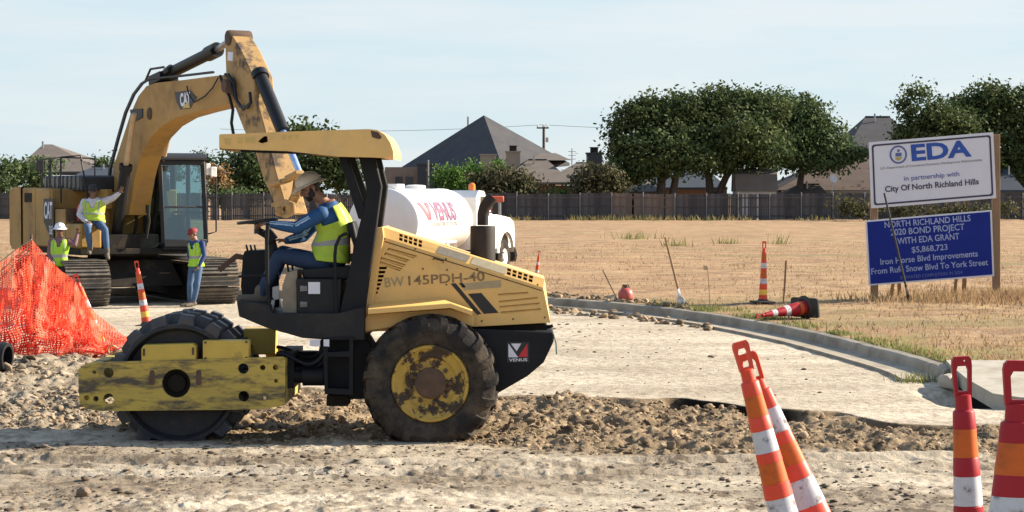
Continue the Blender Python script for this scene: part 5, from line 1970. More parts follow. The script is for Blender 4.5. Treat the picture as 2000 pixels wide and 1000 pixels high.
    mb.plate(front, [PX([(507, 273), (516, 266), (522, 266), (523, 277), (512, 280), (504, 277)], cy0)], off(0.022))
    mb.plate([p + off(cw) for p in front], [], off(-0.022))
    shell = [front[i] for i in [15] + top_i]
    mb.rows([[p + off(0.022) for p in shell], [p + off(cw - 0.022) for p in shell]])
    inner = [p - Vector((0, 0, 0.03)) for p in shell]
    mb.rows([[p + off(0.022) for p in inner], [p + off(cw - 0.022) for p in inner]])
    mb.rows([[front[9] + off(0.022), front[9] + off(cw - .022)], [front[10] + Vector((0, .022, 0)), front[10] + off(cw - .022)]])
    cn = obj('canopy', mb, 'hood_yellow', r, smooth=30)
    mb = MB()
    mb.plate(PX([(724, 255), (738, 258), (746, 268), (741, 272), (727, 268)], cy0 - 0.004), [], off(0.006))
    obj('painted_hole', mb, 'rust', cn)  # dark plate paints the shade of an open hole
    mb = MB()
    mb.beam(W(470, 291, RY + 0.3), W(740, 300, RY + 0.3), .05, .06)
    mb.beam(W(470, 291, RY + 1.15), W(740, 300, RY + 1.15), .05, .06)
    mb.plate([W(432, 288, RY + .04), W(490, 291, RY + .04), W(660, 302, RY + .04), W(745, 305, RY + .04), W(745, 302, RY + .04) + off(1.36), W(490, 289, RY + .04) + off(1.36), W(432, 286, RY + .04) + off(1.36)], [], (0, 0, -0.004))
    obj('canopy_underside', mb, 'roller_grey', cn)
    mb = MB()
    for x0, x1, y0, y1 in ((438, 451, 270, 283), (463, 474, 268, 281), (478, 499, 267, 280), (549, 558, 264, 273), (562, 571, 264, 273), (575, 583, 263, 272)):
        mb.plate(PX([(x0, y0 + 1), (x1, y0), (x1 - 1, y1), (x0 + 2, y1 - 1)], cy0 - 0.004), [], off(0.004))
    obj('worn_decal', mb, pm('ghost_letter', (0.50, 0.33, 0.10), (0.64, 0.41, 0.125), 16, 0.5), cn)
    # ---------------- engine hood
    hy = RY + 0.38
    side = [(731, 462), (748, 463), (1061, 562), (1075, 630), (926, 638), (880, 640), (703, 649)]
    lv = []
    for (x0, y0), (x1, y1), sl in [((759, 484), (815, 501), 0), ((753, 493), (800, 509), 0), ((745, 502), (793, 518), 0), ((743, 510), (786, 526), 0)]:
        dx, dy_ = x1 - x0, y1 - y0
        lv.append([(x0, y0), (x1, y1 - 1.5), (x1 - 6, y1 + 3.5), (x0 - 3, y0 + 4.5)])
    for (x0, y0), (x1, y1) in [((972, 574), (1032, 570)), ((974, 588), (1051, 580)), ((975, 598), (1054, 591)), ((977, 609), (1057, 602))]:
        lv.append([(x0, y0), (x1, y1), (x1 - 2, y1 + 4.5), (x0 + 3, y0 + 4.5)])
    for k in range(7):                                   # perforated triangle
        y0 = 521 + k * 8
        w = 15 - k * 1.9
        lv.append([(741 - k * 1.0, y0), (741 - k + w, y0), (741 - k + w - 1.5, y0 + 5), (740 - k, y0 + 5)])
    mb = MB()
    mb.plate(PX(side, hy), [PX(h, hy) for h in lv], off(0.02))
    far = hy + 0.90
    q = PX(side, hy)
    mb.plate([p + off(0.92) for p in q], [], off(-0.02))
    l2 = [q[1], q[2]]
    top = [W(748, 444, hy) + off(0.06), W(1064, 545, hy) + off(0.06)]
    A0, A1 = l2
    B0, B1 = top
    C0, C1 = B0 + off(0.80), B1 + off(0.80)
    D0, D1 = A0 + off(0.92), A1 + off(0.92)
    tri = lambda p: p
    # chamfer with two runs of slots cut through
    mb2 = MB()

    def on_ch(u, v):
        return A0.lerp(A1, u).lerp(B0.lerp(B1, u), v)
    ch_holes = []
    for u0, n, st in ((0.10, 5, 0.030), (0.77, 5, 0.034)):
        for k in range(n):
            u = u0 + k * st
            ch_holes.append([on_ch(u, .2), on_ch(u + st * .7, .2), on_ch(u + st * .7, .52), on_ch(u, .52)])
            ch_holes.append([on_ch(u, .6), on_ch(u + st * .7, .6), on_ch(u + st * .7, .9), on_ch(u, .9)])
    nrm = (A1 - A0).cross(B0 - A0).normalized()
    if nrm.y < 0:
        nrm = -nrm
    mb.plate([A0, A1, B1, B0], ch_holes, nrm * 0.012)
    mb.rows([[B0, B1], [C0, C1], [D0, D1]])
    # rear face
    mb.add([A1, B1, C1, D1, q[3] + off(0.92), q[3]], [(0, 1, 2, 3, 4, 5)])
    hood = obj('hood', mb, 'hood_yellow', r, smooth=30, bev=0.006)
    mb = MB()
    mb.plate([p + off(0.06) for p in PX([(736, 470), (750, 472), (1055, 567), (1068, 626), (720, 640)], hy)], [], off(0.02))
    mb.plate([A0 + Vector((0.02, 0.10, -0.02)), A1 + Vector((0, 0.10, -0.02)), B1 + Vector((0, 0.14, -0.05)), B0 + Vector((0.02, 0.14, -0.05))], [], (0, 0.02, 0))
    obj('louvre_shade', mb, 'hole_shade', hood)  # dark sheet paints the shade inside the hood
    for h in lv[4:8]:
        mb = MB()
        a, b = PX([h[0], h[1]], hy + 0.012)
        mb.beam(a - Vector((0, 0, .012)), b - Vector((0, 0, .012)), 0.03, 0.008, up=(0, -0.6, 1))
        obj('louvre', mb, 'hood_yellow', hood, smooth=0)
    for h in lv[:4]:
        mb = MB()
        a, b = PX([h[0], h[1]], hy + 0.012)
        mb.beam(a - Vector((0, 0, .014)), b - Vector((0, 0, .014)), 0.03, 0.008, up=(0, -0.6, 1))
        obj('louvre', mb, 'hood_yellow', hood, smooth=0)
    mb = MB()
    bulk = [(728, 447), (748, 443), (750, 463), (719, 650), (702, 650), (704, 630)]
    mb.plate(PX(bulk, hy - 0.035), [], off(0.98))
    obj('bulkhead', mb, 'hood_yellow', r, bev=0.008)
    # ledge over the wheel
    mb = MB()
    fy, by = RY + 0.10, RY + 0.385
    fe = PX([(719, 604), (880, 592), (923, 607)], fy)
    be = PX([(723, 592), (858, 580), (921, 602)], by)
    fl = [p - Vector((0, 0, 0.048)) for p in fe]
    bl = [p - Vector((0, 0, 0.048)) for p in be]
    mb.rows([be, fe, fl, bl])
    mb.add([be[0], fe[0], fl[0], bl[0]], [(0, 1, 2, 3)])
    mb.add([be[2], fe[2], fl[2], bl[2]], [(0, 1, 2, 3)])
    obj('fender_ledge', mb, 'hood_yellow', r, bev=0.006)
    mb = MB()
    mb.plate(PX([(704, 632), (719, 614), (880, 603), (926, 617), (926, 637), (860, 628), (760, 640), (703, 649)], RY + 0.30), [], off(0.02))
    obj('fender_skirt', mb, 'hood_yellow', r, bev=0.005)
    # paint marks
    mb = MB()
    px_text(mb, 'BW', (752, 561), (790, 558), 18, hy - 0.003, 0.02)
    obj('lettering', mb, 'grey_letter', hood)
    mb = MB()
    px_text(mb, '145PDH-40', (798, 557), (947, 548), 17.5, hy - 0.003, 0.014)
    obj('lettering', mb, 'brown_letter', hood)
    mb = MB()
    mb.plate(PX([(880, 554), (890, 553), (940, 613), (932, 615)], hy - 0.003), [], off(0.002))
    mb.plate(PX([(896, 553), (903, 552), (910, 561), (903, 562)], hy - 0.003), [], off(0.002))
    mb.plate(PX([(914, 574), (940, 572), (974, 611), (945, 613)], hy - 0.003), [], off(0.002))
    obj('stripe', mb, 'black_paint', hood)
    mb = MB()
    mb.plate(PX([(904, 554), (978, 547), (979, 561), (906, 567)], hy - 0.003), [], off(0.002))
    obj('faded_sticker', mb, pm('faded_sticker', (0.30, 0.245, 0.15), (0.38, 0.29, 0.15), 12, 0.6), hood)
    mb = MB()
    u0, u1 = 0.36, 0.56
    mb.plate([on_ch(u, v) - nrm * 0.003 for u, v in ((.33, .12), (.52, .12), (.54, .9), (.35, .9))], [], nrm * 0.002)
    obj('grip_tape', mb, pm('grip_tape', (0.20, 0.175, 0.14), (0.28, 0.24, 0.18), 20, 0.9), hood)
    mb = MB()
    mb.plate([on_ch(u, v) - nrm * 0.003 for u, v in ((.545, .12), (.76, .12), (.77, .9), (.56, .9))], [], nrm * 0.002)
    obj('grip_tape', mb, pm('grip_tape_pale', (0.45, 0.38, 0.26), (0.38, 0.31, 0.2), 20, 0.9), hood)
    for x, y in [(826, 525), (871, 506), (873, 527), (932, 525), (811, 486), (990, 546), (872, 556), (1002, 623), (1064, 620), (941, 627), (742, 637), (749, 637), (757, 636), (751, 466), (1050, 556)]:
        mb = MB()
        mb.lathe([(0, .009), (-.006, .009), (-.008, 0.0)], W(x, y, hy), (0, 1, 0), 8)
        obj('bolt', mb, 'rust', hood)
    mb = MB()
    seam = PX([(751, 470.5), (1057, 566.5), (1059, 569), (751, 472.5)], hy - .0025)
    mb.plate(seam, [], off(.003))
    mb.plate(PX([(722, 612), (724, 612), (714, 646), (712, 646)], hy - .0025), [], off(.003))
    obj('panel_seam', mb, 'rust', hood)
    mb = MB()
    mb.tube(PX([(846, 508), (846, 504), (866, 510), (866, 514)], hy - .02), .006, 6)
    obj('hood_handle', mb, 'roller_black', hood)
    # ---------------- rear ballast
    mb = MB()
    bl = [(915, 643), (1079, 648), (1083, 654), (1081, 668), (1062, 708), (1030, 735), (971, 769), (955, 760), (900, 700)]
    mb.plate(PX(bl, RY + 0.28), [], off(1.1))
    bw = obj('ballast', mb, 'roller_black', r, bev=0.012)
    mb = MB()
    mb.plate(PX([(990, 668), (1034, 668), (1034, 708), (990, 708)], RY + 0.276), [], off(0.002))
    obj('sticker_back', mb, 'black_paint', bw)
    mb = MB()
    mb.add(PX([(993, 671), (1012, 698), (993, 698)], RY + 0.272), [(0, 1, 2)])
    mb.add(PX([(998, 671), (1018, 671), (1009, 686)], RY + 0.272), [(0, 1, 2)])
    px_text(mb, 'VENUS', (994, 706), (1030, 705), 5.5, RY + 0.272, 0.02)
    obj('sticker_mark', mb, 'panel_white', bw, smooth=0)
    mb = MB()
    mb.add(PX([(1030, 671), (1031, 697), (1012, 697)], RY + 0.272), [(0, 1, 2)])
    obj('sticker_mark', mb, 'red_paint', bw, smooth=0)
    mb = MB()
    mb.tube(PX([(1074, 650), (1082, 655), (1086, 670), (1087, 692)], RY + 0.3), 0.007, 6)
    obj('dangling_cable', mb, pm('cable_green', (0.05, 0.12, 0.10), rough=0.5), r)
    mb = MB()
    mb.tube(PX([(1063, 641), (1080, 636)], RY + 0.6), 0.016, 8)
    obj('tow_pin', mb, 'roller_black', r)
    # engine bay seen between hood and ballast
    mb = MB()
    p, q = W(930, 636, RY + .5), W(1068, 650, RY + .5)
    mb.box(((p.x + q.x) / 2, RY + 0.85, (p.z + q.z) / 2), (q.x - p.x, 0.7, 0.09))
    obj('engine_bay', mb, 'under_dark', r)
    # ---------------- exhaust
    ey = RY + 0.85
    p0, p1 = W(943, 520, ey), W(943, 431, ey)
    mb = MB()
    rr = 24.5 * ey / FPX
    mb.lathe([(0, rr), (p1.z - p0.z - 0.012, rr), (p1.z - p0.z, rr * 0.96), (p1.z - p0.z, 0.0)], p0 - Vector((0, 0, 0.05)), (0, 0, 1), 36)
    mf = obj('muffler', mb, 'muffler', r)
    mb = MB()
    mb.tube(PX([(943, 440), (943, 418), (947, 404), (957, 390), (962, 384)], ey), [.055, .055, .058, .058, .055], 14)
    obj('exhaust_pipe', mb, 'muffler', mf)
    # ---------------- wheels
    wc = W(840, 750, RY)
    wh = lug_wheel(r, Vector((wc.x, RY, wc.z)), 0.625, 0.40, 0.352, r)
    wh2 = copy_tree(wh, kid_map(), r)
    wh2.location.y += 1.62
    mb = MB()
    mb.tube([(wc.x, RY + 0.2, wc.z), (wc.x, RY + 1.8, wc.z)], 0.11, 14)
    obj('axle', mb, 'under_dark', r)
    return r


build_roller()
# ================================================================== WATER TRUCK AND ORANGE MACHINE
def build_truck():
    c0 = Vector((-3.36, 56.0, 0.0))
    r = empty('water_truck', c0, 'white tanker water truck with red lettering parked behind the roller', 'tank truck')
    ph = rad(20)
    h = Vector((math.sin(ph), math.cos(ph), 0))
    rt = Vector((h.y, -h.x, 0))

    def H(f, s, z):
        return c0 + h * f + rt * s + Vector((0, 0, z))

    def hbox(mb, f0, f1, l0, l1, z0, z1):
        mb.hexa([H(f0, l0, z0), H(f1, l0, z0), H(f1, l1, z0), H(f0, l1, z0), H(f0, l0, z1), H(f1, l0, z1), H(f1, l1, z1), H(f0, l1, z1)])
    a, b, zc = 0.98, 0.88, 1.56
    ring = lambda f, k: [H(f, a * k * math.cos(t), zc + b * k * math.sin(t)) for t in np.linspace(0, 2 * math.pi, 49)[:-1]]
    mb = MB()
    mb.rows([ring(-.10, .02), ring(-.09, .55), ring(-.04, .9), ring(0, 1.0), ring(0.02, 1.015), ring(.07, 1.015), ring(.09, 1.0), ring(3.85, 1.0), ring(3.87, 1.015), ring(3.93, 1.015), ring(3.95, .9), ring(4.0, .1)], close=True)
    tank = obj('tank', mb, 'tank_white', r, smooth=40)

    def onT(f, t, d=0.012):
        return H(f, (a + d) * math.cos(t), zc + (b + d) * math.sin(t))
    mb = MB()
    mb.text('VENUS', lambda u, v: onT(1.15 + 1.62 * u, 0.07 + 0.53 * v), 0.045, 0, 6)
    obj('lettering', mb, 'logo_mauve', tank)
    mb = MB()
    ts = np.linspace(.61, .07, 8)
    mb.rows([[onT(.30 + .42 * q, t), onT(.52 + .42 * q, t)] for q, t in zip(np.linspace(0, 1, 8), ts)])
    mb.rows([[onT(.78 + .1 * q, t), onT(1.06 - .12 * q, t)] for q, t in zip(np.linspace(0, 1, 8), ts)])
    obj('emblem', mb, 'logo_red', tank, smooth=0)
    mb = MB()
    mb.text('CONSTRUCTION', lambda u, v: onT(.95 + 1.85 * u, -.12 + 0.12 * v), 0.02, 0, 2)
    obj('small_lettering', mb, 'letter_grey', tank)
    mb = MB()
    hbox(mb, -.13, -.1, -.55, -.05, 1.98, 2.04)
    obj('rear_marker', mb, 'red_paint', tank)
    mb = MB()
    hbox(mb, .25, .75, -.3, .3, 2.42, 2.56)
    obj('hatch', mb, 'tank_white', tank, bev=0.02)
    mb = MB()
    mb.lathe([(0, .28), (.1, .28), (.12, .2), (.13, 0)], H(2.2, 0, 2.42), (0, 0, 1), 20)
    obj('hatch', mb, 'tank_white', tank, bev=0.02)
    mb = MB()
    hbox(mb, -.2, 7.0, -.45, .45, .62, .82)
    hbox(mb, -.3, -.15, -1.0, 1.0, .55, .75)
    obj('chassis', mb, 'under_dark', r)
    # side locker frame
    mb = MB()
    for f in (.9, 1.9, 2.55):
        mb.beam(H(f, 1.02, .55), H(f, 1.02, 1.02), .06, .06)
    mb.beam(H(.9, 1.02, 1.02), H(2.55, 1.02, 1.02), .06, .06)
    mb.beam(H(.9, 1.02, .78), H(2.55, 1.02, .78), .05, .05)
    mb.beam(H(1.9, 1.02, 1.0), H(2.55, 1.02, .6), .05, .05)
    obj('side_frame', mb, 'white_paint', r)
    # cab and bonnet
    mb = MB()
    prof = [(4.12, .75), (4.12, 2.20), (4.35, 2.40), (4.75, 2.38), (5.35, 1.75), (6.85, 1.62), (7.2, 1.48), (7.28, 1.15), (7.25, .75)]
    P0 = [H(f, 1.02, z) for f, z in prof]
    win = [H(4.42, 1.02, 1.72), H(5.22, 1.02, 1.68), H(4.78, 1.02, 2.22), H(4.46, 1.02, 2.22)]
    mb.plate(P0, [win, [H(6.35 + .42 * math.cos(t), 1.02, .80 + .40 * math.sin(t)) for t in np.linspace(0.12, math.pi - .12, 12)]], rt * -.04)
    mb.plate([p - rt * 2.04 for p in P0], [[p - rt * 2.04 for p in win]], rt * .04)
    rows = [[p - rt * .01 for p in P0], [p - rt * 2.03 for p in P0]]
    keep = [(0, 1), (1, 2), (2, 3), (4, 5), (5, 6), (6, 7), (7, 8)]
    for i, j in keep:
        mb.add([rows[0][i], rows[0][j], rows[1][j], rows[1][i]], [(0, 1, 2, 3)])
    cab = obj('cab', mb, 'white_paint', r, bev=0.02)
    mb = MB()
    mb.add([p - rt * .03 for p in win], [(0, 1, 2, 3)])
    mb.add([p - rt * 2.0 for p in win], [(0, 1, 2, 3)])
    mb.add([rows[0][3], rows[0][4], rows[1][4], rows[1][3]], [(0, 1, 2, 3)])
    obj('window', mb, 'truck_glass', cab, smooth=0)
    mb = MB()
    for s in (.95, -.95):
        mb.rows([[H(6.4 + q * math.cos(t), s + d, .62 + q * math.sin(t)) for t in np.linspace(0, math.pi, 14)] for q, d in ((.60, .14), (.66, .10), (.68, -.1), (.62, -.12))])
    obj('fender', mb, 'white_paint', cab, smooth=30)
    for f in (.9, 6.4):
        for s in (-.9, .9):
            mb = MB()
            mb.lathe([(-.14, .25), (-.14, .42), (-.1, .5), (.1, .5), (.14, .42), (.14, .25), (.08, .22), (.08, 0)], H(f, s, .5), rt, 28)
            w = obj('wheel', mb, 'rubber', r)
            mb = MB()
            mb.lathe([(.09, .24), (.13, .235), (.1, .18), (.06, .1), (.12, .08), (.12, 0)], H(f, s, .5), rt, 24)
            obj('wheel_rim', mb, 'dish', w)
    mb = MB()
    mb.tube([H(4.9, 1.02, 1.75), H(4.95, 1.25, 1.8)], .02, 6)
    mb.plate([H(4.9, 1.2, 1.72), H(4.9, 1.38, 1.72), H(4.9, 1.38, 2.06), H(4.9, 1.2, 2.06)], [], h * .06)
    obj('mirror', mb, 'cat_black', cab, bev=.01)
    mb = MB()
    mb.lathe([(0, .06), (.02, .1), (.16, .09), (.2, .05), (.21, 0)], H(4.5, .75, 2.4), (0, 0, 1), 14, cap=True)
    obj('beacon', mb, 'beacon', cab)


def build_orange_machine():
    Y = 66.0
    b = W(945, 420, Y)
    r = empty('tractor', (b.x, Y, 0.05), 'orange tractor with flat canopy and white mirror mostly hidden behind the water truck', 'tractor')
    mb = MB()
    p, q = W(905, 383, Y), W(984, 395, Y)
    mb.box(((p.x + q.x) / 2, Y + .6, (p.z + q.z) / 2), (q.x - p.x, 1.3, p.z - q.z))
    obj('canopy', mb, 'machine_orange', r, bev=0.03)
    mb = MB()
    for x in (958, 912):
        mb.beam(W(x, 394, Y + .1), W(x, 470, Y + .1), .14, .12)
        mb.beam(W(x, 394, Y + 1.1), W(x, 470, Y + 1.1), .1, .1)
    mb.beam(W(959, 396, Y), W(966, 390, Y), .1, .1)
    obj('canopy_frame', mb, 'machine_orange', r)
    mb = MB()
    mb.tube([W(975, 394, Y), W(975, 450, Y)], .06, 8)
    obj('exhaust', mb, 'metal', r)
    mb = MB()
    mb.plate(PX([(959, 403), (968, 395), (970, 400), (962, 408)], Y - .05), [], (0, .04, 0))
    obj('mirror', mb, 'white_paint', r)
    mb = MB()
    mb.plate(PX([(961, 396), (970, 396), (968, 445), (961, 445)], Y + .5), [], (0, .5, 0))
    mb.box(W(948, 455, Y + .6), (.9, .8, .5))
    obj('seat', mb, 'cat_black', r, bev=.03)
    mb = MB()
    p, q = W(905, 455, Y), W(1000, 500, Y)
    mb.box(((p.x + q.x) / 2, Y + .6, .95), (q.x - p.x, .9, .6))
    obj('engine_hood', mb, 'machine_orange', r, bev=.06)
    for dx in (-.55, .6):
        for dy in (0, 1.3):
            mb = MB()
            R = .55 if dx < 0 else .42
            mb.lathe([(-.13, .2), (-.13, R * .85), (-.08, R), (.08, R), (.13, R * .85), (.13, .2), (.06, 0)], (b.x + dx, Y + dy, R), (0, 1, 0), 24)
            obj('wheel', mb, 'rubber', r)


# ================================================================== PROJECT SIGN
def build_sign():
    SY = 42.4
    wp = [(1697, 278), (1940, 258), (1946, 387), (1702, 407)]
    bp = [(1690, 431), (1937, 410), (1942, 539), (1697, 558)]
    base = G(1706, 585, 0.25)
    r = empty('project_sign', (W(1820, 500, SY).x, SY, 0.25), 'crooked two board project sign, white above blue, on wooden posts', 'sign')

    def quadfit(q):
        def f(u, v):
            a = (q[0][0] + (q[1][0] - q[0][0]) * u, q[0][1] + (q[1][1] - q[0][1]) * u)
            b = (q[3][0] + (q[2][0] - q[3][0]) * u, q[3][1] + (q[2][1] - q[3][1]) * u)
            return (a[0] + (b[0] - a[0]) * v, a[1] + (b[1] - a[1]) * v)
        return f
    for (x0, y0, x1, y1) in ((1706, 276, 1708, 592), (1945, 256, 1946, 562)):
        mb = MB()
        a, b = W(x0, y0 + 6, SY + .09), W(x1, y1, SY + .09)
        mb.beam(Vector((b.x, b.y, 0.1)), a, .14, .12)
        obj('post', mb, 'wood', r, bev=.006)
    for pts in (((1756, 535), (1758, 578)), ((1745, 548), (1738, 572)), ((1884, 528), (1882, 566)), ((1868, 540), (1862, 562))):
        mb = MB()
        a, b = W(*pts[0], SY + .35), W(*pts[1], SY + .55)
        mb.beam(Vector((b.x, b.y, 0.1)), a, .08 if pts[0][0] in (1756, 1884) else .05, .06)
        obj('brace', mb, 'wood', r)
    for nm, q, mat, lab in (('white_panel', wp, 'panel_white', None), ('blue_panel', bp, 'sign_blue', None)):
        fit = quadfit(q)
        mb = MB()
        mb.plate([W(*p, SY) for p in q], [], (0, .03, 0))
        pan = obj(nm, mb, 'panel_white', r)
        mb = MB()
        D = SY - .006
        if nm == 'white_panel':
            def loop(m, mv, cr):
                pts = []
                for cu, cv, s0 in ((m + cr, mv + cr * 1.9, 180), (1 - m - cr, mv + cr * 1.9, 270), (1 - m - cr, 1 - mv - cr * 1.9, 0), (m + cr, 1 - mv - cr * 1.9, 90)):
                    for k in range(5):
                        t = rad(s0 + k * 22.5)
                        pts.append(W(*fit(cu + cr * math.cos(t), cv + cr * 1.9 * math.sin(t)), D))
                return pts
            mb.plate(loop(.022, .04, .02), [loop(.036, .066, .018)], (0, .003, 0))
            obj('border', mb, 'text_dark', pan)
        else:
            mb.plate([W(*fit(u, v), D) for u, v in ((.014, .024), (.986, .024), (.986, .976), (.014, .976))], [], (0, .003, 0))
            obj('face', mb, 'sign_blue', pan)
        if nm == 'white_panel':
            T = SY - .008
            mb = MB()
            cx, cy = 1754.5, 302
            mb.plate(PX(circ(cx, cy, 17, 32, 18), T), [PX(circ(cx, cy, 13.6, 32, 14.6), T)], (0, .002, 0))
            mb.plate(PX([(1749, 299), (1761, 298), (1761, 305), (1749, 306)], T), [], (0, .002, 0))
            mb.plate(PX([(1752, 292), (1758, 292), (1756, 297), (1753, 297)], T), [], (0, .002, 0))
            obj('seal', mb, 'seal_blue', pan)
            mb = MB()
            mb.plate(PX([(1749, 307.5), (1761, 306), (1761, 310), (1755, 314), (1749, 311)], T), [], (0, .002, 0))
            obj('seal_shield', mb, 'seal_gold', pan)
            mb = MB()
            px_text(mb, 'EDA', (1781, 313.5), (1898, 304), 31 - 1, T, .035)
            obj('lettering', mb, 'eda_blue', pan)
            mb = MB()
            px_text(mb, 'U.S. Department of Commerce Economic Development Administration', (1720, 331), (1918, 314), 4.2, T, .012)
            obj('lettering', mb, 'letter_grey', pan)
            mb = MB()
            px_text(mb, 'in partnership with', (1766, 353), (1874, 343.5), 9, T, .012)
            obj('lettering', mb, 'text_blue', pan)
            mb = MB()
            px_text(mb, 'City Of North Richland Hills', (1729, 375), (1912, 359.5), 11, T, .02)
            obj('lettering', mb, 'text_dark', pan)
        else:
            T = SY - .010
            mb = MB()
            for s, p0, p1, hh in (('NORTH RICHLAND HILLS', (1728, 445), (1896, 431.5), 11.5), ('2020 BOND PROJECT', (1740, 460), (1884, 448.5), 12), ('WITH EDA GRANT', (1753, 477), (1874, 467), 12),
                                  ('$5,868,723', (1781, 493.5), (1851, 487.5), 11), ('Iron Horse Blvd Improvements', (1720, 517), (1910, 500.5), 11.5), ('From Rufe Snow Blvd To York Street', (1702, 536), (1930, 517.5), 11.5)):
                px_text(mb, s, p0, p1, hh, T, .012)
            obj('lettering', mb, 'text_pale', pan)
            mb = MB()
            px_text(mb, 'ESTIMATED COMPLETION: IN 2024', (1759, 545.5), (1880, 534.5), 6, T, .01)
            obj('small_lettering', mb, 'text_faint', pan)


# ================================================================== TOOLS AND STAKES
def shovel(label, top, foot, Y, zf, blade_mat):
    a, b = W(*top, Y), W(*foot, Y)
    b.z = zf
    r = empty('shovel', b, label, 'shovel', 'shovels stuck in the ground')
    d = (a - b).normalized()
    mb = MB()
    mb.tube([b + d * .28, a], [.022, .02], 8)
    obj('handle', mb, 'wood' if blade_mat == 'dish' else 'black_paint', r)
    mb = MB()
    sx = Vector((1, 0.25, 0)).normalized()
    rows = []
    for t, w, bow in ((-.14, .02, 0), (-.07, .06, .01), (.0, .075, .02), (.07, .078, .02), (.10, .06, .015), (.12, .03, .0), (.30, .022, 0)):
        rows.append([b + d * t + sx * (w * u) + Vector((0, bow * (1 - u * u) * 2, 0)) for u in (-1, -.5, 0, .5, 1)])
    mb.rows(rows)
    o = obj('blade', mb, blade_mat, r)
    s = o.modifiers.new('solidify', 'SOLIDIFY')
    s.thickness = .006


def build_tools():
    shovel('dark handled shovel leaning up against the front of the project sign', (1727, 377), (1776, 594), 41.6, .23, 'rust')
    shovel('wooden handled shovel with white blade standing upright by the far kerb', (1299, 463), (1331, 588), 41.6, .20, 'dish')
    for lab, top, foot, Y, rr, mat in (('thin rusty steel rod leaning beside the red jug by the far kerb', (1177, 527), (1211, 582), 42.6, .012, 'rust'),
                                       ('thin weathered stake between standing cone and toppled cone', (1535, 509), (1530, 585), 41.5, .02, 'wood'),
                                       ('very thin wire flag stake between shovel and standing cone', (1382, 520), (1387, 590), 41.0, .008, 'rope')):
        a, b = W(*top, Y), W(*foot, Y)
        b.z = .1
        mb = MB()
        mb.tube([b, a], rr, 7)
        if mat == 'rope':
            mb.plate([a, a + Vector((-.08, 0, .02)), a + Vector((-.08, 0, -.06)), a + Vector((0, 0, -.08))], [], (0, .004, 0))
        tag(obj('survey_stake', mb, mat, None), lab, 'stake', 'stakes beside the kerb')
    # red jug
    b = W(1222, 584, 42.8)
    r = empty('water_jug', (b.x, b.y, .19), 'faded red round water jug on the dirt beside the far kerb', 'jug')
    mb = MB()
    mb.lathe([(0, .0), (0, .12), (.03, .15), (.13, .155), (.2, .12), (.24, .07), (.25, 0)], (b.x, b.y, .19), (0, 0, 1), 24)
    obj('body', mb, 'jug_red', r)
    mb = MB()
    mb.lathe([(0, .05), (.06, .05), (.07, .0)], (b.x, b.y, .43), (0, 0, 1), 14)
    mb.tube([(b.x - .08, b.y, .42), (b.x - .05, b.y, .49), (b.x + .05, b.y, .49), (b.x + .08, b.y, .42)], .012, 6)
    obj('cap', mb, 'rust', r)
    mb = MB()
    V, F = ROCKS[3]
    q = W(1195, 578, 42.6)
    mb.add([(q.x + v[0] * .16, q.y + v[1] * .12, .26 + v[2] * .11) for v in V], [tuple(f) for f in F])
    tag(obj('stone', mb, 'concrete', None), 'grey lump of broken concrete at the foot of the leaning steel rod', 'stone')


# ================================================================== CONES
def cone_mesh(bands, wide, body, fat=1.0, stepped=True):
    """tall slim channelizer cone standing on z=0; wide = width of the flattened body against its depth"""
    TOP = .955

    def rr(z):
        return (0.037 + (TOP - min(z, TOP)) * 0.036 / 0.92) * (1 + (fat - 1) * min(1, (TOP - min(z, TOP)) / .6))
    body_mb, sleeves = MB(), []
    edges = [0.03]
    for z0, z1, c in bands:
        edges += [z0, z1]
    edges = sorted(set(edges + [TOP]))

    def ringp(z, k=1.0, d=0.0):
        return [((rr(z) * k * wide + d) * math.cos(t), (rr(z) * k + d) * math.sin(t), z) for t in np.linspace(0, 2 * math.pi, 33)[:-1]]
    st = 1.05 if stepped else 1.012
    rows = []
    for a, b in zip(edges, edges[1:]):
        nm = None
        for z0, z1, c in bands:
            if abs(a - z0) < 1e-4:
                nm = c
        if nm is None:
            rows += [ringp(a, 1.0), ringp(a, st), ringp(b - .004, st), ringp(b, 1.0)]
        else:
            rows += [ringp(a), ringp(b)]
            s_ = MB()
            s_.rows([ringp(a + .001), ringp(a + .001, 1, .0012), ringp(b - .001, 1, .0012), ringp(b - .001)], close=True)
            sleeves.append((nm, s_))
    m = body_mb
    q = ringp(TOP)
    m.rows(rows + [q, [(x * .80, y * .85, TOP + .006) for x, y, z in q], [(x * .76, y * .8, TOP + .058) for x, y, z in q], [(x * .5, y * .4, TOP + .062) for x, y, z in q], [(0, 0, TOP + .063) for x, y, z in q]], close=True)
    w0, w1 = .037 * wide * .80, .037 * wide * .95
    ol = [(-w0, 1.008), (w0, 1.008), (w1, 1.12), (w1 * .95, 1.138), (w1 * .75, 1.15), (-w1 * .75, 1.15), (-w1 * .95, 1.138), (-w1, 1.12)]
    il = [(-w0 * .60, 1.026), (w0 * .60, 1.026), (w1 * .60, 1.10), (w1 * .45, 1.116), (-w1 * .45, 1.116), (-w1 * .60, 1.10)]
    hl = circ(w1 * .3, 1.134, .0045, 10)
    m.plate([(x, -.012, z) for x, z in ol], [[(x, -.012, z) for x, z in il], [(x, -.012, z) for x, z in hl]], (0, .024, 0))
    return body_mb, sleeves


FAR_B = [(.80, .90, 'orange'), (.645, .745, 'white'), (.47, .60, 'orange'), (.355, .455, 'white'), (.15, .25, 'yellow')]
NEAR_B = [(.79, .893, 'orange'), (.618, .724, 'white'), (.47, .57, 'orange'), (.29, .40, 'white')]
REAR_B = [(.74, .865, 'white'), (.57, .68, 'orange'), (.355, .495, 'white')]
FALL_B = [(.70, .80, 'white'), (.42, .52, 'white'), (.14, .22, 'orange')]
CONES = 'orange channelizer cones'


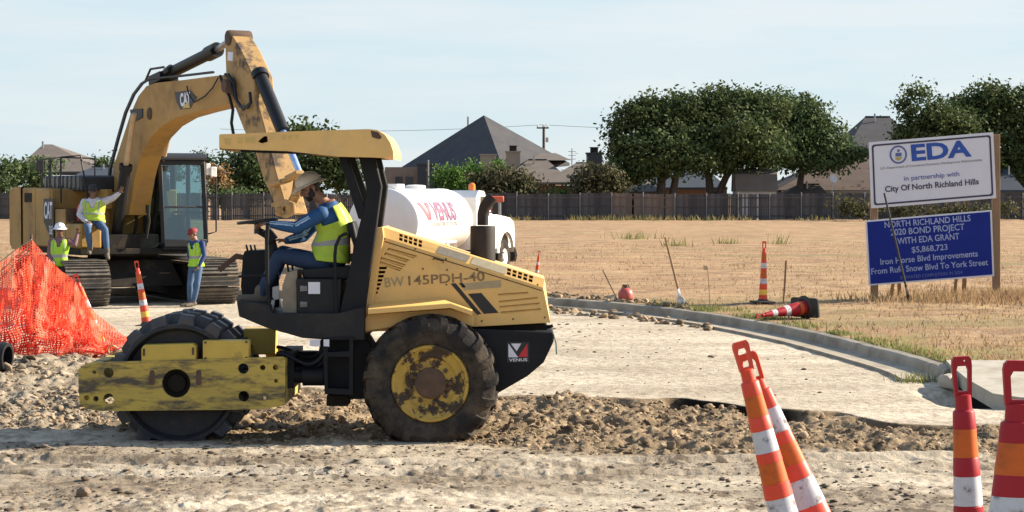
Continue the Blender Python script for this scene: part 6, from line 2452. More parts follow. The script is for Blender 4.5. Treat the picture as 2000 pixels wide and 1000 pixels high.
def cone(label, base, axis, spin, bands, wide, body, scale=1.0, fat=1.0, stepped=True, bs=(.2, .2)):
    r = empty('traffic_cone', base, label, 'traffic cone', CONES)
    ax = Vector(axis).normalized()
    q = Vector((0, 0, 1)).rotation_difference(ax)
    if spin is None:                                  # lay the base with one edge level
        spin = math.atan2((q @ Vector((0, 1, 0))).z, (q @ Vector((1, 0, 0))).z)
    q = q @ Quaternion((0, 0, 1), spin)
    r.rotation_mode = 'QUATERNION'
    r.rotation_quaternion = q
    r.scale = (scale, scale, scale)
    bm_, sl = cone_mesh(bands, wide, body, fat, stepped)
    obj('body', bm_, body, r, world=False, smooth=30)
    for k, m_ in sl:
        obj('band', m_, 'band_' + k, r, world=False, smooth=40)
    mb = MB()
    mb.plate([(x * bs[0], y * bs[1], 0) for x, y in ((-1, -.85), (-.85, -1), (.85, -1), (1, -.85), (1, .85), (.85, 1), (-.85, 1), (-1, .85))], [], (0, 0, .035))
    mb.lathe([(.03, .12 * fat), (.05, .10 * fat), (.07, .085 * fat)], (0, 0, 0), (0, 0, 1), 24)
    obj('base', mb, 'base_rubber', r, world=False, bev=.006)
    return r


def cone_by_top(label, top_px, low_px, Y, lean_y, spin, bands, wide, body, scale=1.0, L=1.15, fat=1.0, stepped=True):
    t, l = W(*top_px, Y), W(*low_px, Y)
    ax = (t - l)
    ax.y += lean_y
    ax.normalize()
    cone(label, t - ax * (L * scale), ax, spin, bands, wide, body, scale, fat, stepped)


def build_cones():
    cone_by_top('nearer of two leaning orange cones, slim with stepped body and silver bands', (1444, 667), (1529, 1000), 10.0, 0.0, 0.25, NEAR_B, 1.12, 'cone_orange')
    cone_by_top('wider smooth orange cone leaning further over behind the slim stepped one', (1456, 690), (1572, 1000), 10.35, 0.0, -0.2, REAR_B, 1.5, 'cone_orange', 1.0, 1.15, 1.25, False)
    cone_by_top('upright orange cone, shaded to deep red, with slim stepped body in front of the drain inlet', (1877, 696), (1892, 1000), 7.65, 0.0, 0.0, NEAR_B, 1.0, 'cone_orange_shaded')
    cone_by_top('wide smooth orange cone, shaded to deep red, beside the slim shaded one', (1994, 704), (1988, 1000), 6.75, 0.0, 0.0, NEAR_B, 1.6, 'cone_orange_shaded', 1.0, 1.15, 1.35, False)
    p = G(1490, 590, .23)
    cone('upright orange cone with white bands on black base standing in the dry field', (p.x, p.y, .215), (0.02, 0, 1), .3, FAR_B, 1.1, 'cone_orange', 1.03)
    # the fallen one
    b = W(1574, 600, 36.8)
    b.z = .36
    cone('fallen orange cone, shaded dark, lying over the kerb with its black base on edge', b, (-.80, -.58, -.10), None, FALL_B, 1.0, 'cone_orange_shaded', 1.0, 1.75, False, (.17, .33))
    p = G(287, 636)
    cone('orange cone leaning over between the roller drum and the excavator', (p.x, p.y, 0.0), (-.17, 0.05, 1), .2, FAR_B, 1.1, 'cone_orange', 1.0)
    p = G(1046, 550, .14)
    cone('small distant orange cone seen just above the end of the roller hood', (p.x, p.y, .12), (0.12, 0, 1), .2, FAR_B, 1.1, 'cone_orange', .68)
    b, t = W(203, 688, 30.2), W(146, 536, 30.4)
    cone('orange cone slumped inside the orange netting', b, (t - b), .2, FAR_B, 1.1, 'cone_orange', (t - b).length / 1.15)


# ================================================================== ORANGE NETTING
def build_net():
    r_lab = 'crumpled orange plastic safety netting draped over a steel stake above the rubble'
    mb_all = bmesh.new()

    def sheet(topline, botline, Y0, Y1, nu, nv, sag, seed, amp=.2):
        """hanging sheet between two px polylines, built as a lattice of strands"""
        tl, bl = np.array(topline, float), np.array(botline, float)

        def along(pl, u):
            seg = np.concatenate([[0], np.cumsum(np.hypot(*np.diff(pl, axis=0).T))])
            s = u * seg[-1]
            return np.interp(s, seg, pl[:, 0]), np.interp(s, seg, pl[:, 1])
        vs = {}
        for i in range(nu + 1):
            u = i / nu
            tx, ty = along(tl, u)
            bx, by = along(bl, u)
            for j in range(nv + 1):
                v = j / nv
                n1 = float(fbm(np.array([u * 4 + seed]), np.array([v * 3 + seed]), 3)[0]) - .5
                n2 = float(fbm(np.array([u * 7 + seed + 30]), np.array([v * 6]), 3)[0]) - .5
                x = tx + (bx - tx) * v + n2 * 34 * v
                y = ty + (by - ty) * v + sag * math.sin(math.pi * u) * (1 - v) + n1 * 16 * v * (1 - v) * 4 * .5
                Y = Y0 + (Y1 - Y0) * v + n1 * amp * 8 * v + (math.sin(u * 19 + seed) + .6 * math.sin(u * 43 + v * 9 + seed)) * amp * (.25 + v)
                w = W(x, y, Y)
                g = hz(w.x, w.y) + .015
                if w.z < g:
                    w.z = g + .01 + .02 * random.random()
                vs[i, j] = mb_all.verts.new(w)
        for i in range(nu):
            for j in range(nv):
                if random.random() < .02:
                    continue
                c = [vs[i, j].co, vs[i + 1, j].co, vs[i + 1, j + 1].co, vs[i, j + 1].co]
                bl = lambda p, q: c[0] * (1 - p) * (1 - q) + c[1] * p * (1 - q) + c[2] * p * q + c[3] * (1 - p) * q
                e0, e1 = random.uniform(.14, .30), random.uniform(.12, .28)
                inn = [mb_all.verts.new(bl(p, q)) for p, q in ((e0, e1), (1 - e0, e1), (1 - e0, 1 - e1), (e0, 1 - e1))]
                out = [vs[i, j], vs[i + 1, j], vs[i + 1, j + 1], vs[i, j + 1]]
                for k in range(4):
                    mb_all.faces.new((out[k], out[(k + 1) % 4], inn[(k + 1) % 4], inn[k]))
        return []
    F = []
    F += sheet([(-90, 560), (-30, 520), (10, 500), (40, 478), (64, 466)], [(-90, 712), (0, 704), (70, 697)], 28.8, 28.3, 30, 44, 8, 3)
    F += sheet([(60, 465), (90, 500), (120, 530), (146, 545), (170, 600), (200, 668), (206, 690)], [(62, 698), (120, 696), (206, 692)], 28.7, 28.2, 40, 44, 0, 9)
    F += sheet([(60, 468), (100, 515), (140, 545), (185, 610), (250, 662)], [(40, 690), (120, 690), (190, 690), (252, 670)], 29.2, 29.9, 40, 34, 0, 21)
    F += sheet([(-90, 590), (0, 560), (62, 500)], [(-90, 700), (0, 698), (66, 694)], 29.3, 29.4, 30, 32, 10, 31)
    F += sheet([(90, 560), (130, 590), (200, 640), (258, 660)], [(80, 640), (140, 675), (200, 690), (262, 672)], 29.0, 28.6, 34, 20, 0, 44)
    me = bpy.data.meshes.new('safety_netting')
    mb_all.to_mesh(me)
    mb_all.free()
    me.materials.append(M['net_orange'])
    o = bpy.data.objects.new('safety_netting', me)
    COL.objects.link(o)
    tag(o, r_lab, 'safety netting')
    mb = MB()
    a, b = W(61, 458, 28.75), W(70, 700, 28.35)
    mb.tube([Vector((b.x, b.y, b.z - .15)), b.lerp(a, .5) + Vector((.01, 0, 0)), a], .018, 8)
    tag(obj('steel_stake', mb, 'rust', None), 'dark rusty steel stake holding up the peak of the orange netting', 'stake')
    mb = MB()
    for dy in (0, 10, 18):
        p = [W(62, 468 + dy, 28.7), W(30, 488 + dy * 1.5, 28.75), W(-6, 516 + dy * 2, 28.8), W(-90, 575 + dy * 2, 28.9)]
        mb.tube(p, .008, 5)
    tag(obj('top_cords', mb, 'rope', None), 'slack tan cords running down from the peak of the orange netting', 'cord')
    # loops of pale wire in the rubble
    for cx, cy, rx, ry, lab in ((168, 700, 11, 9, 'small loop of pale wire lying in the rubble by the netting'), (220, 683, 9, 8, 'loop of pale wire between netting and roller drum')):
        mb = MB()
        pts = [W(cx + rx * math.cos(t), cy + ry * math.sin(t), 28.2 + .15 * math.sin(t)) for t in np.linspace(.3, 5.9, 22)]
        mb.tube(pts, .012, 6)
        tag(obj('wire_loop', mb, 'rope', None), lab, 'wire', 'wire scraps in the rubble')
    # black ribbed tube at the far left
    a = W(-4, 727, 25.6)
    a.z = hz(a.x, a.y) + .13
    mb = MB()
    mb.lathe([(0, .13), (0, .17), (.06, .185), (.1, .17), (.16, .185), (.2, .17), (.26, .185), (.3, .17), (.9, .17), (.9, .0)], (a.x + .12, a.y, a.z), (-1, .2, 0.05), 24)
    mb.lathe([(0, .13), (.4, .12), (.4, 0)], (a.x + .12, a.y, a.z), (-1, .2, 0.05), 24)
    tag(obj('black_tube', mb, 'cyl_black', None), 'black ribbed tube end in the rubble below the netting', 'pipe')


build_truck()
build_orange_machine()
build_sign()
build_tools()
build_cones()
build_net()
# ================================================================== PEOPLE
class Body:
    """closed overlapping volumes, fused into one continuous skin afterwards"""

    def __init__(s):
        s.mb = MB()
        s.segs = []          # (a, b, ra, rb, material) for painting

    def limb(s, a, b, ra, rb, mat, n=14, mid=None, flat=1.0):
        a, b = Vector(a), Vector(b)
        d = (b - a)
        L = d.length
        d.normalize()
        pts, rs = [], []
        for t in (-1.0, -.8, -.45):
            pts.append(a + d * ra * t * .95)
            rs.append(max(.15 * ra, ra * math.sqrt(max(0, 1 - t * t))))
        for t in (0, .25, .5, .75, 1):
            r = ra + (rb - ra) * t
            if mid:
                r += mid * math.sin(math.pi * t)
            pts.append(a + d * L * t)
            rs.append(r)
        for t in (.45, .8, 1.0):
            pts.append(b + d * rb * t * .95)
            rs.append(max(.15 * rb, rb * math.sqrt(max(0, 1 - t * t))))
        s.mb.tube(pts, rs, n)
        if mat:
            s.segs.append((a, b, ra + (mid or 0) * .5, rb + (mid or 0) * .5, mat))

    def ell(s, c, r, m3, mat=None):
        s.mb.ell(c, r, m3, 18, 12)
        if mat:
            s.segs.append((Vector(c), Vector(c), min(r), min(r), mat))

    def loft(s, rings):
        n = 24
        rows = []
        for c, sd, f, hw, hd in rings:
            rows.append([c + sd * (hw * math.copysign(abs(math.cos(t)) ** .85, math.cos(t))) + f * (hd * math.copysign(abs(math.sin(t)) ** .85, math.sin(t))) for t in np.linspace(0, 2 * math.pi, n + 1)[:-1]])
        o = len(s.mb.v)
        s.mb.rows(rows, close=True)
        s.mb.add(rows[0], [tuple(range(n - 1, -1, -1))])
        s.mb.add(rows[-1], [tuple(range(n))])
        return rows


def frame(f, up):
    f = Vector(f).normalized()
    u = Vector(up)
    sd = f.cross(u).normalized()        # the person's right
    u = sd.cross(f).normalized()
    return f, u, sd


def hand(B, w, d, n, k, curl, mat='skin', thumb=1.0):
    """w wrist, d pointing out along the hand, n towards the palm side"""
    d = Vector(d).normalized()
    n = (Vector(n) - d * Vector(n).dot(d)).normalized()
    sd = d.cross(n).normalized() * thumb
    m3 = Matrix((sd, d, n)).transposed()
    pc = w + d * .048 * k
    B.ell(pc, (.040 * k, .052 * k, .016 * k), m3)
    B.segs.append((w, w + d * .09 * k, .035 * k, .035 * k, mat))
    for i, (o, L, sp) in enumerate(((-.028, .062, -.16), (-.010, .074, -.04), (.009, .078, .05), (.027, .072, .16))):
        L *= k
        p = w + d * .088 * k + sd * o * k
        dr = (d + sd * sp).normalized()
        c = curl * (1.0 + .12 * (1 - i * .3))
        for sgm, (fl, r0, r1) in enumerate(((.46, .0105, .0095), (.32, .0095, .0088), (.26, .0088, .0072))):
            ang = c * (.75, 1.0, .75)[sgm]
            dr = (dr * math.cos(ang) + (n - dr * n.dot(dr)).normalized() * math.sin(ang)).normalized()
            q = p + dr * L * fl * 1.15
            B.limb(p, q, r0 * k, r1 * k, mat, 8)
            p = q
    p = w + d * .028 * k + sd * .034 * k
    dr = (sd * .75 + d * .65 + n * .25).normalized()
    q = p + dr * .042 * k
    B.limb(p, q, .0135 * k, .0115 * k, mat, 8)
    dr = (d * .8 + sd * .25 + n * (.35 + curl * .4)).normalized()
    B.limb(q, q + dr * .034 * k, .0115 * k, .009 * k, mat, 8)


def person(label, J, face, fup, cols, k=1.0, vest=None, hat=None, voxel=.009, hands=None, beard=False, group=None, stripes=False, belly=0.0, bulk=1.0, specs=False):
    B = Body()
    pel, ch, nk = J['pelvis'], J['chest'], J['neck']
    sl, sr = J['l_sh'], J['r_sh']
    side = (sr - sl).normalized()
    hs = (J['r_hip'] - J['l_hip']).normalized()
    up1 = (ch - pel).normalized()
    up2 = (nk - ch).normalized()
    f1 = up1.cross(hs).normalized()
    f2 = up2.cross(side).normalized()
    rs = (sr - sl).length / 2
    waist = pel.lerp(ch, .48) - f1 * .0
    rings = [(pel - up1 * .10 * k, hs, f1, .10 * k, .085 * k), (pel - up1 * .03 * k, hs, f1, .165 * k, .122 * k), (pel + up1 * .07 * k, hs, f1, .165 * k, (.118 + belly * .5) * k),
             (waist + f1 * belly * .5 * k, (hs + side).normalized(), (f1 + f2).normalized(), (.150 + belly * .4) * k, (.112 + belly) * k), (ch - up2 * .02 * k, side, f2, .172 * k, .125 * k), (ch + up2 * .10 * k, side, f2, rs * .98, .112 * k),
             (nk - up2 * .055 * k, side, f2, rs * .78, .085 * k), (nk, side, f2, .068 * k, .066 * k)]
    rings = [(a_, b_, c_, w_ * (1 + (bulk - 1) * .5), d_ * bulk) for a_, b_, c_, w_, d_ in rings]
    B.loft(rings)
    B.segs += [(pel - up1 * .05 * k, pel + up1 * .05 * k, .14 * k, .14 * k, cols['leg']), (waist, ch, .135 * k, .14 * k, cols['torso']), (ch, nk - up2 * .07 * k, .14 * k, .07 * k, cols['torso'])]
    B.segs += [(ch + up2 * .1 * k, sl, .09 * k, .07 * k, cols['torso']), (ch + up2 * .1 * k, sr, .09 * k, .07 * k, cols['torso'])]
    arm = cols.get('arm', cols['torso'])
    for s_ in 'lr':
        sh, el, wr = J[s_ + '_sh'], J[s_ + '_el'], J[s_ + '_wr']
        ab = bulk ** .7
        B.limb(sh, el, .066 * k * ab, .050 * k * ab, arm)
        B.limb(el, wr, .049 * k * ab, .036 * k, arm, mid=.005 * k)
        hp, kn, an = J[s_ + '_hip'], J[s_ + '_kn'], J[s_ + '_an']
        B.limb(hp, kn, .098 * k, .066 * k, cols['leg'])
        B.limb(kn, an, .066 * k, .048 * k, cols['leg'], mid=.008 * k)
        toe = J[s_ + '_toe']
        dt = (toe - an)
        heel = an - Vector((dt.x, dt.y, 0)).normalized() * .045 * k + Vector((0, 0, -.035 * k))
        B.limb(an + Vector((0, 0, .06 * k)), an - Vector((0, 0, .02 * k)), .054 * k, .054 * k, cols['boot'])
        B.limb(heel, toe, .044 * k, .038 * k, cols['boot'], mid=.008 * k)
        hd = (hands or {}).get(s_)
        if hd:
            hand(B, wr, hd[0], hd[1], k, hd[2], cols['skin'], hd[3] if len(hd) > 3 else (1 if s_ == 'l' else -1))
    # head
    f, u, sd = frame(face, fup)
    hc = J['head']
    m3 = Matrix((sd, f, u)).transposed()
    sk = cols['skin']
    B.limb(nk - up2 * .03 * k, hc - u * .07 * k - f * .012 * k, .058 * k, .055 * k, sk)
    B.ell(hc + u * .028 * k - f * .008 * k, (.076 * k, .097 * k, .095 * k), m3, sk)
    B.ell(hc - u * .045 * k + f * .022 * k, (.060 * k, .072 * k, .076 * k), m3, sk)
    B.ell(hc - u * .098 * k + f * .066 * k, (.026 * k, .022 * k, .022 * k), m3)                   # chin
    B.limb(hc + f * .092 * k + u * .012 * k, hc + f * .113 * k - u * .030 * k, .010 * k, .0165 * k, sk, 10)   # nose
    B.ell(hc + f * .104 * k - u * .034 * k, (.020 * k, .012 * k, .010 * k), m3)
    B.limb(hc + f * .088 * k + u * .030 * k - sd * .040 * k, hc + f * .088 * k + u * .030 * k + sd * .040 * k, .011 * k, .011 * k, sk, 8)
    B.ell(hc + f * .086 * k - u * .066 * k, (.026 * k, .014 * k, .013 * k), m3)                    # lips
    for s_ in (-1, 1):
        B.ell(hc + sd * s_ * .078 * k - f * .012 * k - u * .008 * k, (.012 * k, .022 * k, .034 * k), m3, sk)
        B.ell(hc + sd * s_ * .048 * k + f * .066 * k - u * .022 * k, (.022 * k, .02 * k, .02 * k), m3)   # cheek
    # fuse
    me = bpy.data.meshes.new('person')
    me.from_pydata([tuple(v) for v in B.mb.v], [], B.mb.f)
    bm_ = bmesh.new()
    bm_.from_mesh(me)
    bmesh.ops.recalc_face_normals(bm_, faces=bm_.faces)
    bm_.to_mesh(me)
    bm_.free()
    t = bpy.data.objects.new('person', me)
    COL.objects.link(t)
    rm = t.modifiers.new('fuse', 'REMESH')
    rm.mode = 'VOXEL'
    rm.voxel_size = voxel
    sm = t.modifiers.new('smooth', 'SMOOTH')
    sm.factor = .5
    sm.iterations = 3
    dg = bpy.context.evaluated_depsgraph_get()
    me2 = bpy.data.meshes.new_from_object(t.evaluated_get(dg))
    bpy.data.objects.remove(t)
    bpy.data.meshes.remove(me)
    # paint: nearest volume gives the cloth
    paint = []
    for s_ in (-1, 1):
        paint.append((hc + f * .090 * k + sd * s_ * .031 * k + u * .010 * k, .0135 * k, 'eye'))
    paint.append((hc + f * .102 * k - u * .066 * k, .017 * k, 'lip'))
    if beard:
        for q, rr in ((-.078, .036), (-.105, .040)):
            paint.append((hc + f * .070 * k + u * q * k, rr * k, 'hair'))
        for s_ in (-1, 1):
            paint += [(hc + sd * s_ * .062 * k + f * .022 * k - u * .062 * k, .036 * k, 'hair'), (hc + sd * s_ * .074 * k + f * .012 * k - u * .02 * k, .022 * k, 'hair'), (hc + sd * s_ * .04 * k + f * .055 * k - u * .098 * k, .032 * k, 'hair')]
        paint.append((hc + f * .104 * k - u * .050 * k, .014 * k, 'hair'))
        paint = paint[3:] + paint[:3]
    n = len(me2.polygons)
    C = np.empty(n * 3)
    me2.polygons.foreach_get('center', C)
    C = C.reshape(-1, 3)
    best = np.full(n, 1e9)
    mats = sorted({s_[4] for s_ in B.segs} | {p[2] for p in paint} | {'hair'} | ({'stripe_pale'} if stripes else set()))
    mi = np.zeros(n, int)
    for a, b, ra, rb, mt in B.segs:
        a, b = np.array(a), np.array(b)
        ab = b - a
        L2 = float(ab @ ab)
        tt = np.clip(((C - a) @ ab) / L2, 0, 1) if L2 > 1e-9 else np.zeros(n)
        dist = np.linalg.norm(C - (a + tt[:, None] * ab), axis=1) - (ra + (rb - ra) * tt)
        w = dist < best
        best = np.where(w, dist, best)
        mi = np.where(w, mats.index(mt), mi)
    # hair: back and top of the skull
    hcv, fv, uv = np.array(hc), np.array(f), np.array(u)
    rel = C - hcv
    hair = (np.linalg.norm(rel - uv * .02 * k, axis=1) < .125 * k) & ((rel @ fv) < -.012 * k + .35 * (rel @ uv)) & ((rel @ uv) > -.055 * k) & (mi == mats.index(sk))
    ear = np.abs(rel @ np.array(sd)) > .079 * k
    mi = np.where(hair & ~ear, mats.index('hair'), mi)
    for p, rr, mt in paint:
        mi = np.where(np.linalg.norm(C - np.array(p), axis=1) < rr, mats.index(mt), mi)
    if stripes:
        for s_ in 'lr':
            for a, b, ra, rb in ((J[s_ + '_sh'].lerp(J[s_ + '_el'], .45), J[s_ + '_el'], .062 * k, .05 * k), (J[s_ + '_el'], J[s_ + '_wr'], .05 * k, .036 * k)):
                a_, ab = np.array(a), np.array(b - a)
                L = np.linalg.norm(ab)
                dd = ab / L
                tt = ((C - a_) @ dd)
                out = np.array(Vector((0, -1, .55 if s_ == 'l' else .2)).normalized())
                out = out - dd * (out @ dd)
                out /= np.linalg.norm(out)
                nrm = np.cross(dd, out)
                rr = C - a_ - tt[:, None] * dd
                lat = rr @ nrm
                on = (tt > 0) & (tt < L) & ((rr @ out) > 0) & (np.abs(np.abs(lat) - .011 * k) < .0065 * k) & (np.linalg.norm(rr, axis=1) < .085 * k)
                mi = np.where(on, mats.index('stripe_pale'), mi)
    for mt in mats:
        me2.materials.append(M[mt])
    me2.polygons.foreach_set('material_index', mi)
    base = Vector((pel.x, pel.y, min(J['l_an'].z, J['r_an'].z) - .08 * k))
    co = np.empty(len(me2.vertices) * 3)
    me2.vertices.foreach_get('co', co)
    co = (co.reshape(-1, 3) - np.array(base)).ravel()
    me2.vertices.foreach_set('co', co)
    me2.shade_smooth()
    me2.name = 'person'
    o = bpy.data.objects.new('person', me2)
    COL.objects.link(o)
    o.location = base
    OFF[o.name] = base
    tag(o, label, 'person', group)
    # vest
    if vest:
        mt, style = vest
        infl = .022 * k
        rg = [rings[1], rings[2], rings[3], rings[4], rings[5], rings[6]]
        rows = []
        nn = 40
        full = []
        for a, b in zip(rg, rg[1:]):
            for q in range(4):
                w = q / 4
                full.append(tuple((x * (1 - w) + y * w) if not isinstance(x, Vector) else x.lerp(y, w) for x, y in zip(a, b)))
        full.append(rg[-1])
        for i, (c, s1, ff, hw, hd_) in enumerate(full):
            hem = 1.10 if i < 3 else 1.0
            row = []
            for tq in np.linspace(0, 2 * math.pi, nn + 1)[:-1]:
                wob = 1 + .018 * math.sin(tq * 5 + i * .7) + .012 * math.sin(tq * 11 + i * 1.3)
                row.append(c + s1 * ((hw + infl) * hem * wob * math.copysign(abs(math.cos(tq)) ** .85, math.cos(tq))) + ff * ((hd_ + infl) * hem * wob * math.copysign(abs(math.sin(tq)) ** .85, math.sin(tq))))
            rows.append(row)
        mb = MB()
        nr = len(rows)
        for i in range(nr - 1):
            for j in range(nn):
                j2 = (j + 1) % nn
                tq = 2 * math.pi * (j + .5) / nn
                c_, s__ = math.cos(tq), math.sin(tq)
                front = s__ > 0
                # open V at the chest, arm holes at the sides
                if front and i >= nr - 8 and abs(c_) < .10 + (i - (nr - 8)) * .055:
                    continue
                if abs(c_) > .88 and i >= nr - 7:
                    continue
                m = 0
                if 7 <= i <= 8:
                    m = 1
                if i > 8 and abs(abs(c_) - .52) < .11:
                    m = 1
                if front and abs(c_) < .045:
                    m = 2
                mb.add([rows[i][j], rows[i][j2], rows[i + 1][j2], rows[i + 1][j]], [(0, 1, 2, 3)], m)
        v = obj('vest', mb, [mt, 'reflective', 'belt' if style == 'zip' else mt], o, smooth=60)
        b2 = bmesh.new()
        b2.from_mesh(v.data)
        bmesh.ops.remove_doubles(b2, verts=b2.verts, dist=1e-4)
        bmesh.ops.recalc_face_normals(b2, faces=b2.faces)
        b2.to_mesh(v.data)
        b2.free()
        so = v.modifiers.new('solidify', 'SOLIDIFY')
        so.thickness = .006
        su = v.modifiers.new('subsurf', 'SUBSURF')
        su.levels = 1
        su.render_levels = 1
    if hat:
        kind, mt = hat
        mb = MB()
        top = hc + u * .045 * k
        def P(a, e, z, sx=1.0):
            return top + sd * (a * math.cos(e) * sx) + f * (a * math.sin(e) * 1.18) + u * z
        if kind == 'hardhat':
            rows = []
            for z, rr in ((.0, .112), (.03, .109), (.06, .098), (.085, .078), (.102, .05), (.110, .02), (.111, .002)):
                rows.append([P(rr * k * (1 + .02 * (abs(math.cos(e)) < .12) * (z > .05)), e, z * k) for e in np.linspace(0, 2 * math.pi, 37)[:-1]])
            mb.rows(rows, close=True)
            wide = .150
            ro = []
            for z, rr in ((.004, .108), (-.006, wide * .92), (-.016, wide), (-.020, wide), (-.012, wide * .92), (-.004, .104)):
                ro.append([P(rr * k * (1 + .10 * max(0, math.sin(e)) ** 2), e, z * k - .010 * k * abs(math.sin(e)) * (rr > .12)) for e in np.linspace(0, 2 * math.pi, 37)[:-1]])
            mb.rows(ro, close=True)
            for off in (-.35, 0, .35):
                mb.tube([P(.111 * math.cos(t) * k, math.pi / 2 if t < math.pi / 2 else math.pi / 2, (.112 * math.sin(t) + .001) * k) + sd * off * .06 * k for t in np.linspace(.35, math.pi - .35, 12)], .005 * k, 6)
        else:
            rows = []
            for z, rr in ((-.012, .096), (.02, .098), (.05, .09), (.075, .07), (.09, .04), (.095, .004)):
                rows.append([P(rr * k, e, z * k) for e in np.linspace(0, 2 * math.pi, 29)[:-1]])
            mb.rows(rows, close=True)
            bl = []
            for q in (0.0, .35, .7, 1.0):
                bl.append([top + sd * (.078 * k * math.sin(t) * (1 - .25 * q * q)) + f * ((.085 + q * .075 * math.cos(t * .8)) * k) + u * ((.004 - .028 * q - .02 * abs(math.sin(t))) * k) for t in np.linspace(-1.35, 1.35, 13)])
            mb.rows(bl)
        ho = obj('hard_hat' if kind == 'hardhat' else 'cap', mb, mt, o, smooth=50)
    if cols.get('belt'):
        mb = MB()
        c, s1, ff, hw, hd_ = rings[2]
        rows = []
        for dz, e in ((-.02, .004), (-.02, .012), (.02, .012), (.02, .004)):
            rows.append([c + up1 * dz * k + s1 * ((hw + e) * math.cos(t)) + ff * ((hd_ + e) * math.sin(t)) for t in np.linspace(0, 2 * math.pi, 33)[:-1]])
        mb.rows(rows, close=True)
        obj('belt', mb, 'belt', o)
    if specs:
        mb = MB()
        for s_ in (-1, 1):
            mb.ell(hc + f * .102 * k + sd * s_ * .034 * k + u * .012 * k, (.026 * k, .006 * k, .017 * k), m3, 12, 8)
            mb.tube([hc + f * .098 * k + sd * s_ * .058 * k + u * .014 * k, hc + sd * s_ * .086 * k + u * .012 * k], .003 * k, 6)
        obj('glasses', mb, 'window_dark', o)
    return o


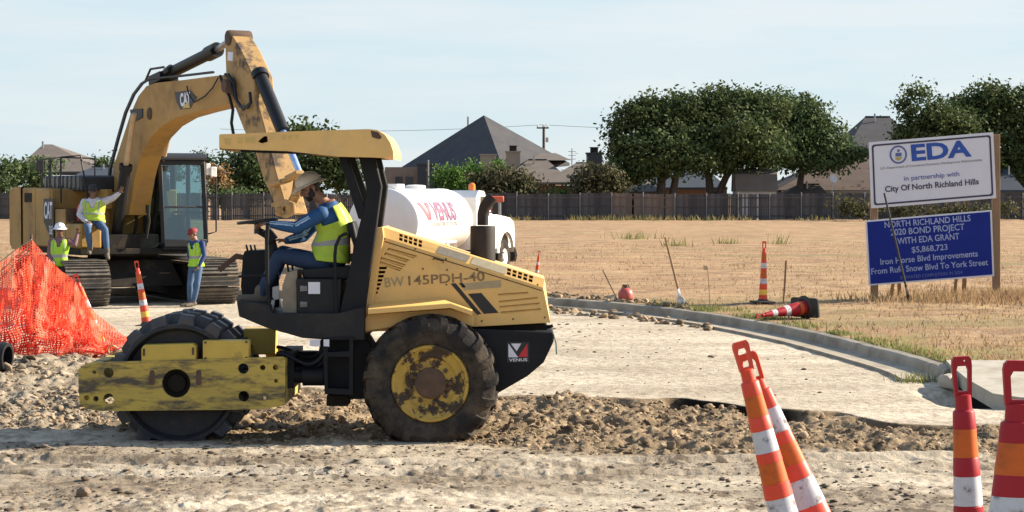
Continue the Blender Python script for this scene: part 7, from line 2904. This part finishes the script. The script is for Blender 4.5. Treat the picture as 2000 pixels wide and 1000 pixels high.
def build_people():
    # ---- the operator, seated on the roller, looking down to his left-hand side
    Y = 20.62
    J = dict(pelvis=W(645, 506, Y), chest=W(652, 440, Y), neck=W(636, 393, Y - .02), head=W(607, 367, Y - .05),
             l_sh=W(628, 418, Y - .21), r_sh=W(636, 410, Y + .21), l_el=W(578, 445, Y - .27), l_wr=W(528, 438, Y - .14),
             r_el=W(592, 462, Y + .22), r_wr=W(560, 470, Y + .06),
             l_hip=W(632, 515, Y - .10), r_hip=W(632, 515, Y + .10), l_kn=W(545, 500, Y - .14), r_kn=W(552, 492, Y + .16),
             l_an=W(508, 578, Y - .12), r_an=W(520, 582, Y + .16), l_toe=W(468, 583, Y - .13), r_toe=W(482, 590, Y + .16))
    person('man driving the roller in tan hard hat, blue shirt and yellow vest', J, (-.93, -.18, -.42), (-.38, 0, .92),
           dict(torso='shirt_blue', arm='shirt_blue', leg='jeans_dark', boot='boot', skin='skin'), .98, ('vest_yellow', 'plain'), ('hardhat', 'hat_tan'), .0075,
           {'l': ((-1, .25, .10), (0, 0, -1), .55), 'r': ((-.95, -.1, .1), (0, 0, -1), .6)}, beard=True, stripes=True, belly=.02, bulk=1.3)
    # ---- seated on the excavator deck
    Y = 44.75
    J = dict(pelvis=W(183, 432, Y), chest=W(184, 405, Y + .06), neck=W(183, 385, Y + .04), head=W(182, 373.5, Y - .02),
             r_sh=W(165, 395, Y + .05), l_sh=W(203, 394, Y + .03), r_el=W(155, 419, Y - .02), r_wr=W(168, 433, Y - .26),
             l_el=W(219, 388, Y - .05), l_wr=W(233, 377, Y - .12),
             r_hip=W(174, 435, Y - .02), l_hip=W(192, 435, Y - .04), r_kn=W(171, 444, Y - .42), l_kn=W(205, 449, Y - .38),
             r_an=W(176, 484, Y - .38), l_an=W(209, 493, Y - .42), r_toe=W(174, 495, Y - .62), l_toe=W(211, 505, Y - .62))
    person('man in dark cap and white shirt sitting on the excavator deck, arm raised', J, (.15, -.98, -.1), (0, 0, 1),
           dict(torso='shirt_white', arm='shirt_white', leg='jeans', boot='boot', skin='skin_dark', belt=True), 1.06, ('vest_yellow', 'zip'), ('cap', 'cap_dark'), .0115,
           {'l': ((.5, -.2, .8), (0, -1, 0), .4), 'r': ((.7, -.5, -.1), (0, 0, -1), .4)}, belly=.03, bulk=1.3)
    # ---- white hard hat, standing behind the netting
    Y = 43.9
    J = dict(pelvis=W(114, 517, Y), chest=W(117, 483, Y), neck=W(117, 462, Y), head=W(117, 449, Y - .05),
             r_sh=W(100, 471, Y), l_sh=W(133, 471, Y), r_el=W(96, 495, Y), r_wr=W(104, 515, Y - .18), l_el=W(146, 478, Y - .02), l_wr=W(151, 458, Y + .05),
             r_hip=W(105, 521, Y), l_hip=W(123, 521, Y), r_kn=W(106, 560, Y - .05), l_kn=W(126, 560, Y - .03), r_an=W(106, 593, Y + .02), l_an=W(128, 593, Y + .02),
             r_toe=W(103, 599, Y - .18), l_toe=W(131, 599, Y - .18))
    person('man in white hard hat and lime vest standing behind the orange netting', J, (.28, -.96, -.05), (0, 0, 1),
           dict(torso='shirt_mauve', arm='shirt_mauve', leg='trousers_dark', boot='boot', skin='skin_dark'), .98, ('vest_lime', 'zip'), ('hardhat', 'hat_white'), .0115,
           {'l': ((.1, -.1, 1), (0, -1, 0), .6), 'r': ((.4, -.3, -.8), (1, 0, 0), .5)}, specs=True)
    # ---- red cap, leaning beside the right-hand track
    Y = 43.8
    J = dict(pelvis=W(383, 518, Y), chest=W(384, 486, Y), neck=W(381, 468, Y), head=W(377, 457, Y - .02),
             r_sh=W(372, 475, Y + .12), l_sh=W(395, 475, Y - .10), r_el=W(369, 497, Y + .20), r_wr=W(374, 516, Y + .05), l_el=W(399, 499, Y - .16), l_wr=W(389, 519, Y - .24),
             r_hip=W(377, 520, Y + .08), l_hip=W(388, 520, Y - .07), r_kn=W(371, 556, Y - .02), l_kn=W(385, 555, Y - .16), r_an=W(371, 590, Y + .08), l_an=W(378, 590, Y - .12),
             r_toe=W(354, 596, Y - .02), l_toe=W(363, 597, Y - .25))
    person('man in dark red cap, blue sleeves and lime vest standing against the right-hand track', J, (-.72, -.65, -.22), (0, 0, 1),
           dict(torso='shirt_navy', arm='shirt_navy', leg='jeans', boot='boot', skin='skin'), .93, ('vest_lime', 'plain'), ('cap', 'cap_red'), .0115,
           {'l': ((-.5, -.1, -.8), (-1, 0, 0), .5), 'r': ((.4, -.4, -.8), (1, 0, 0), .5)})


build_people()
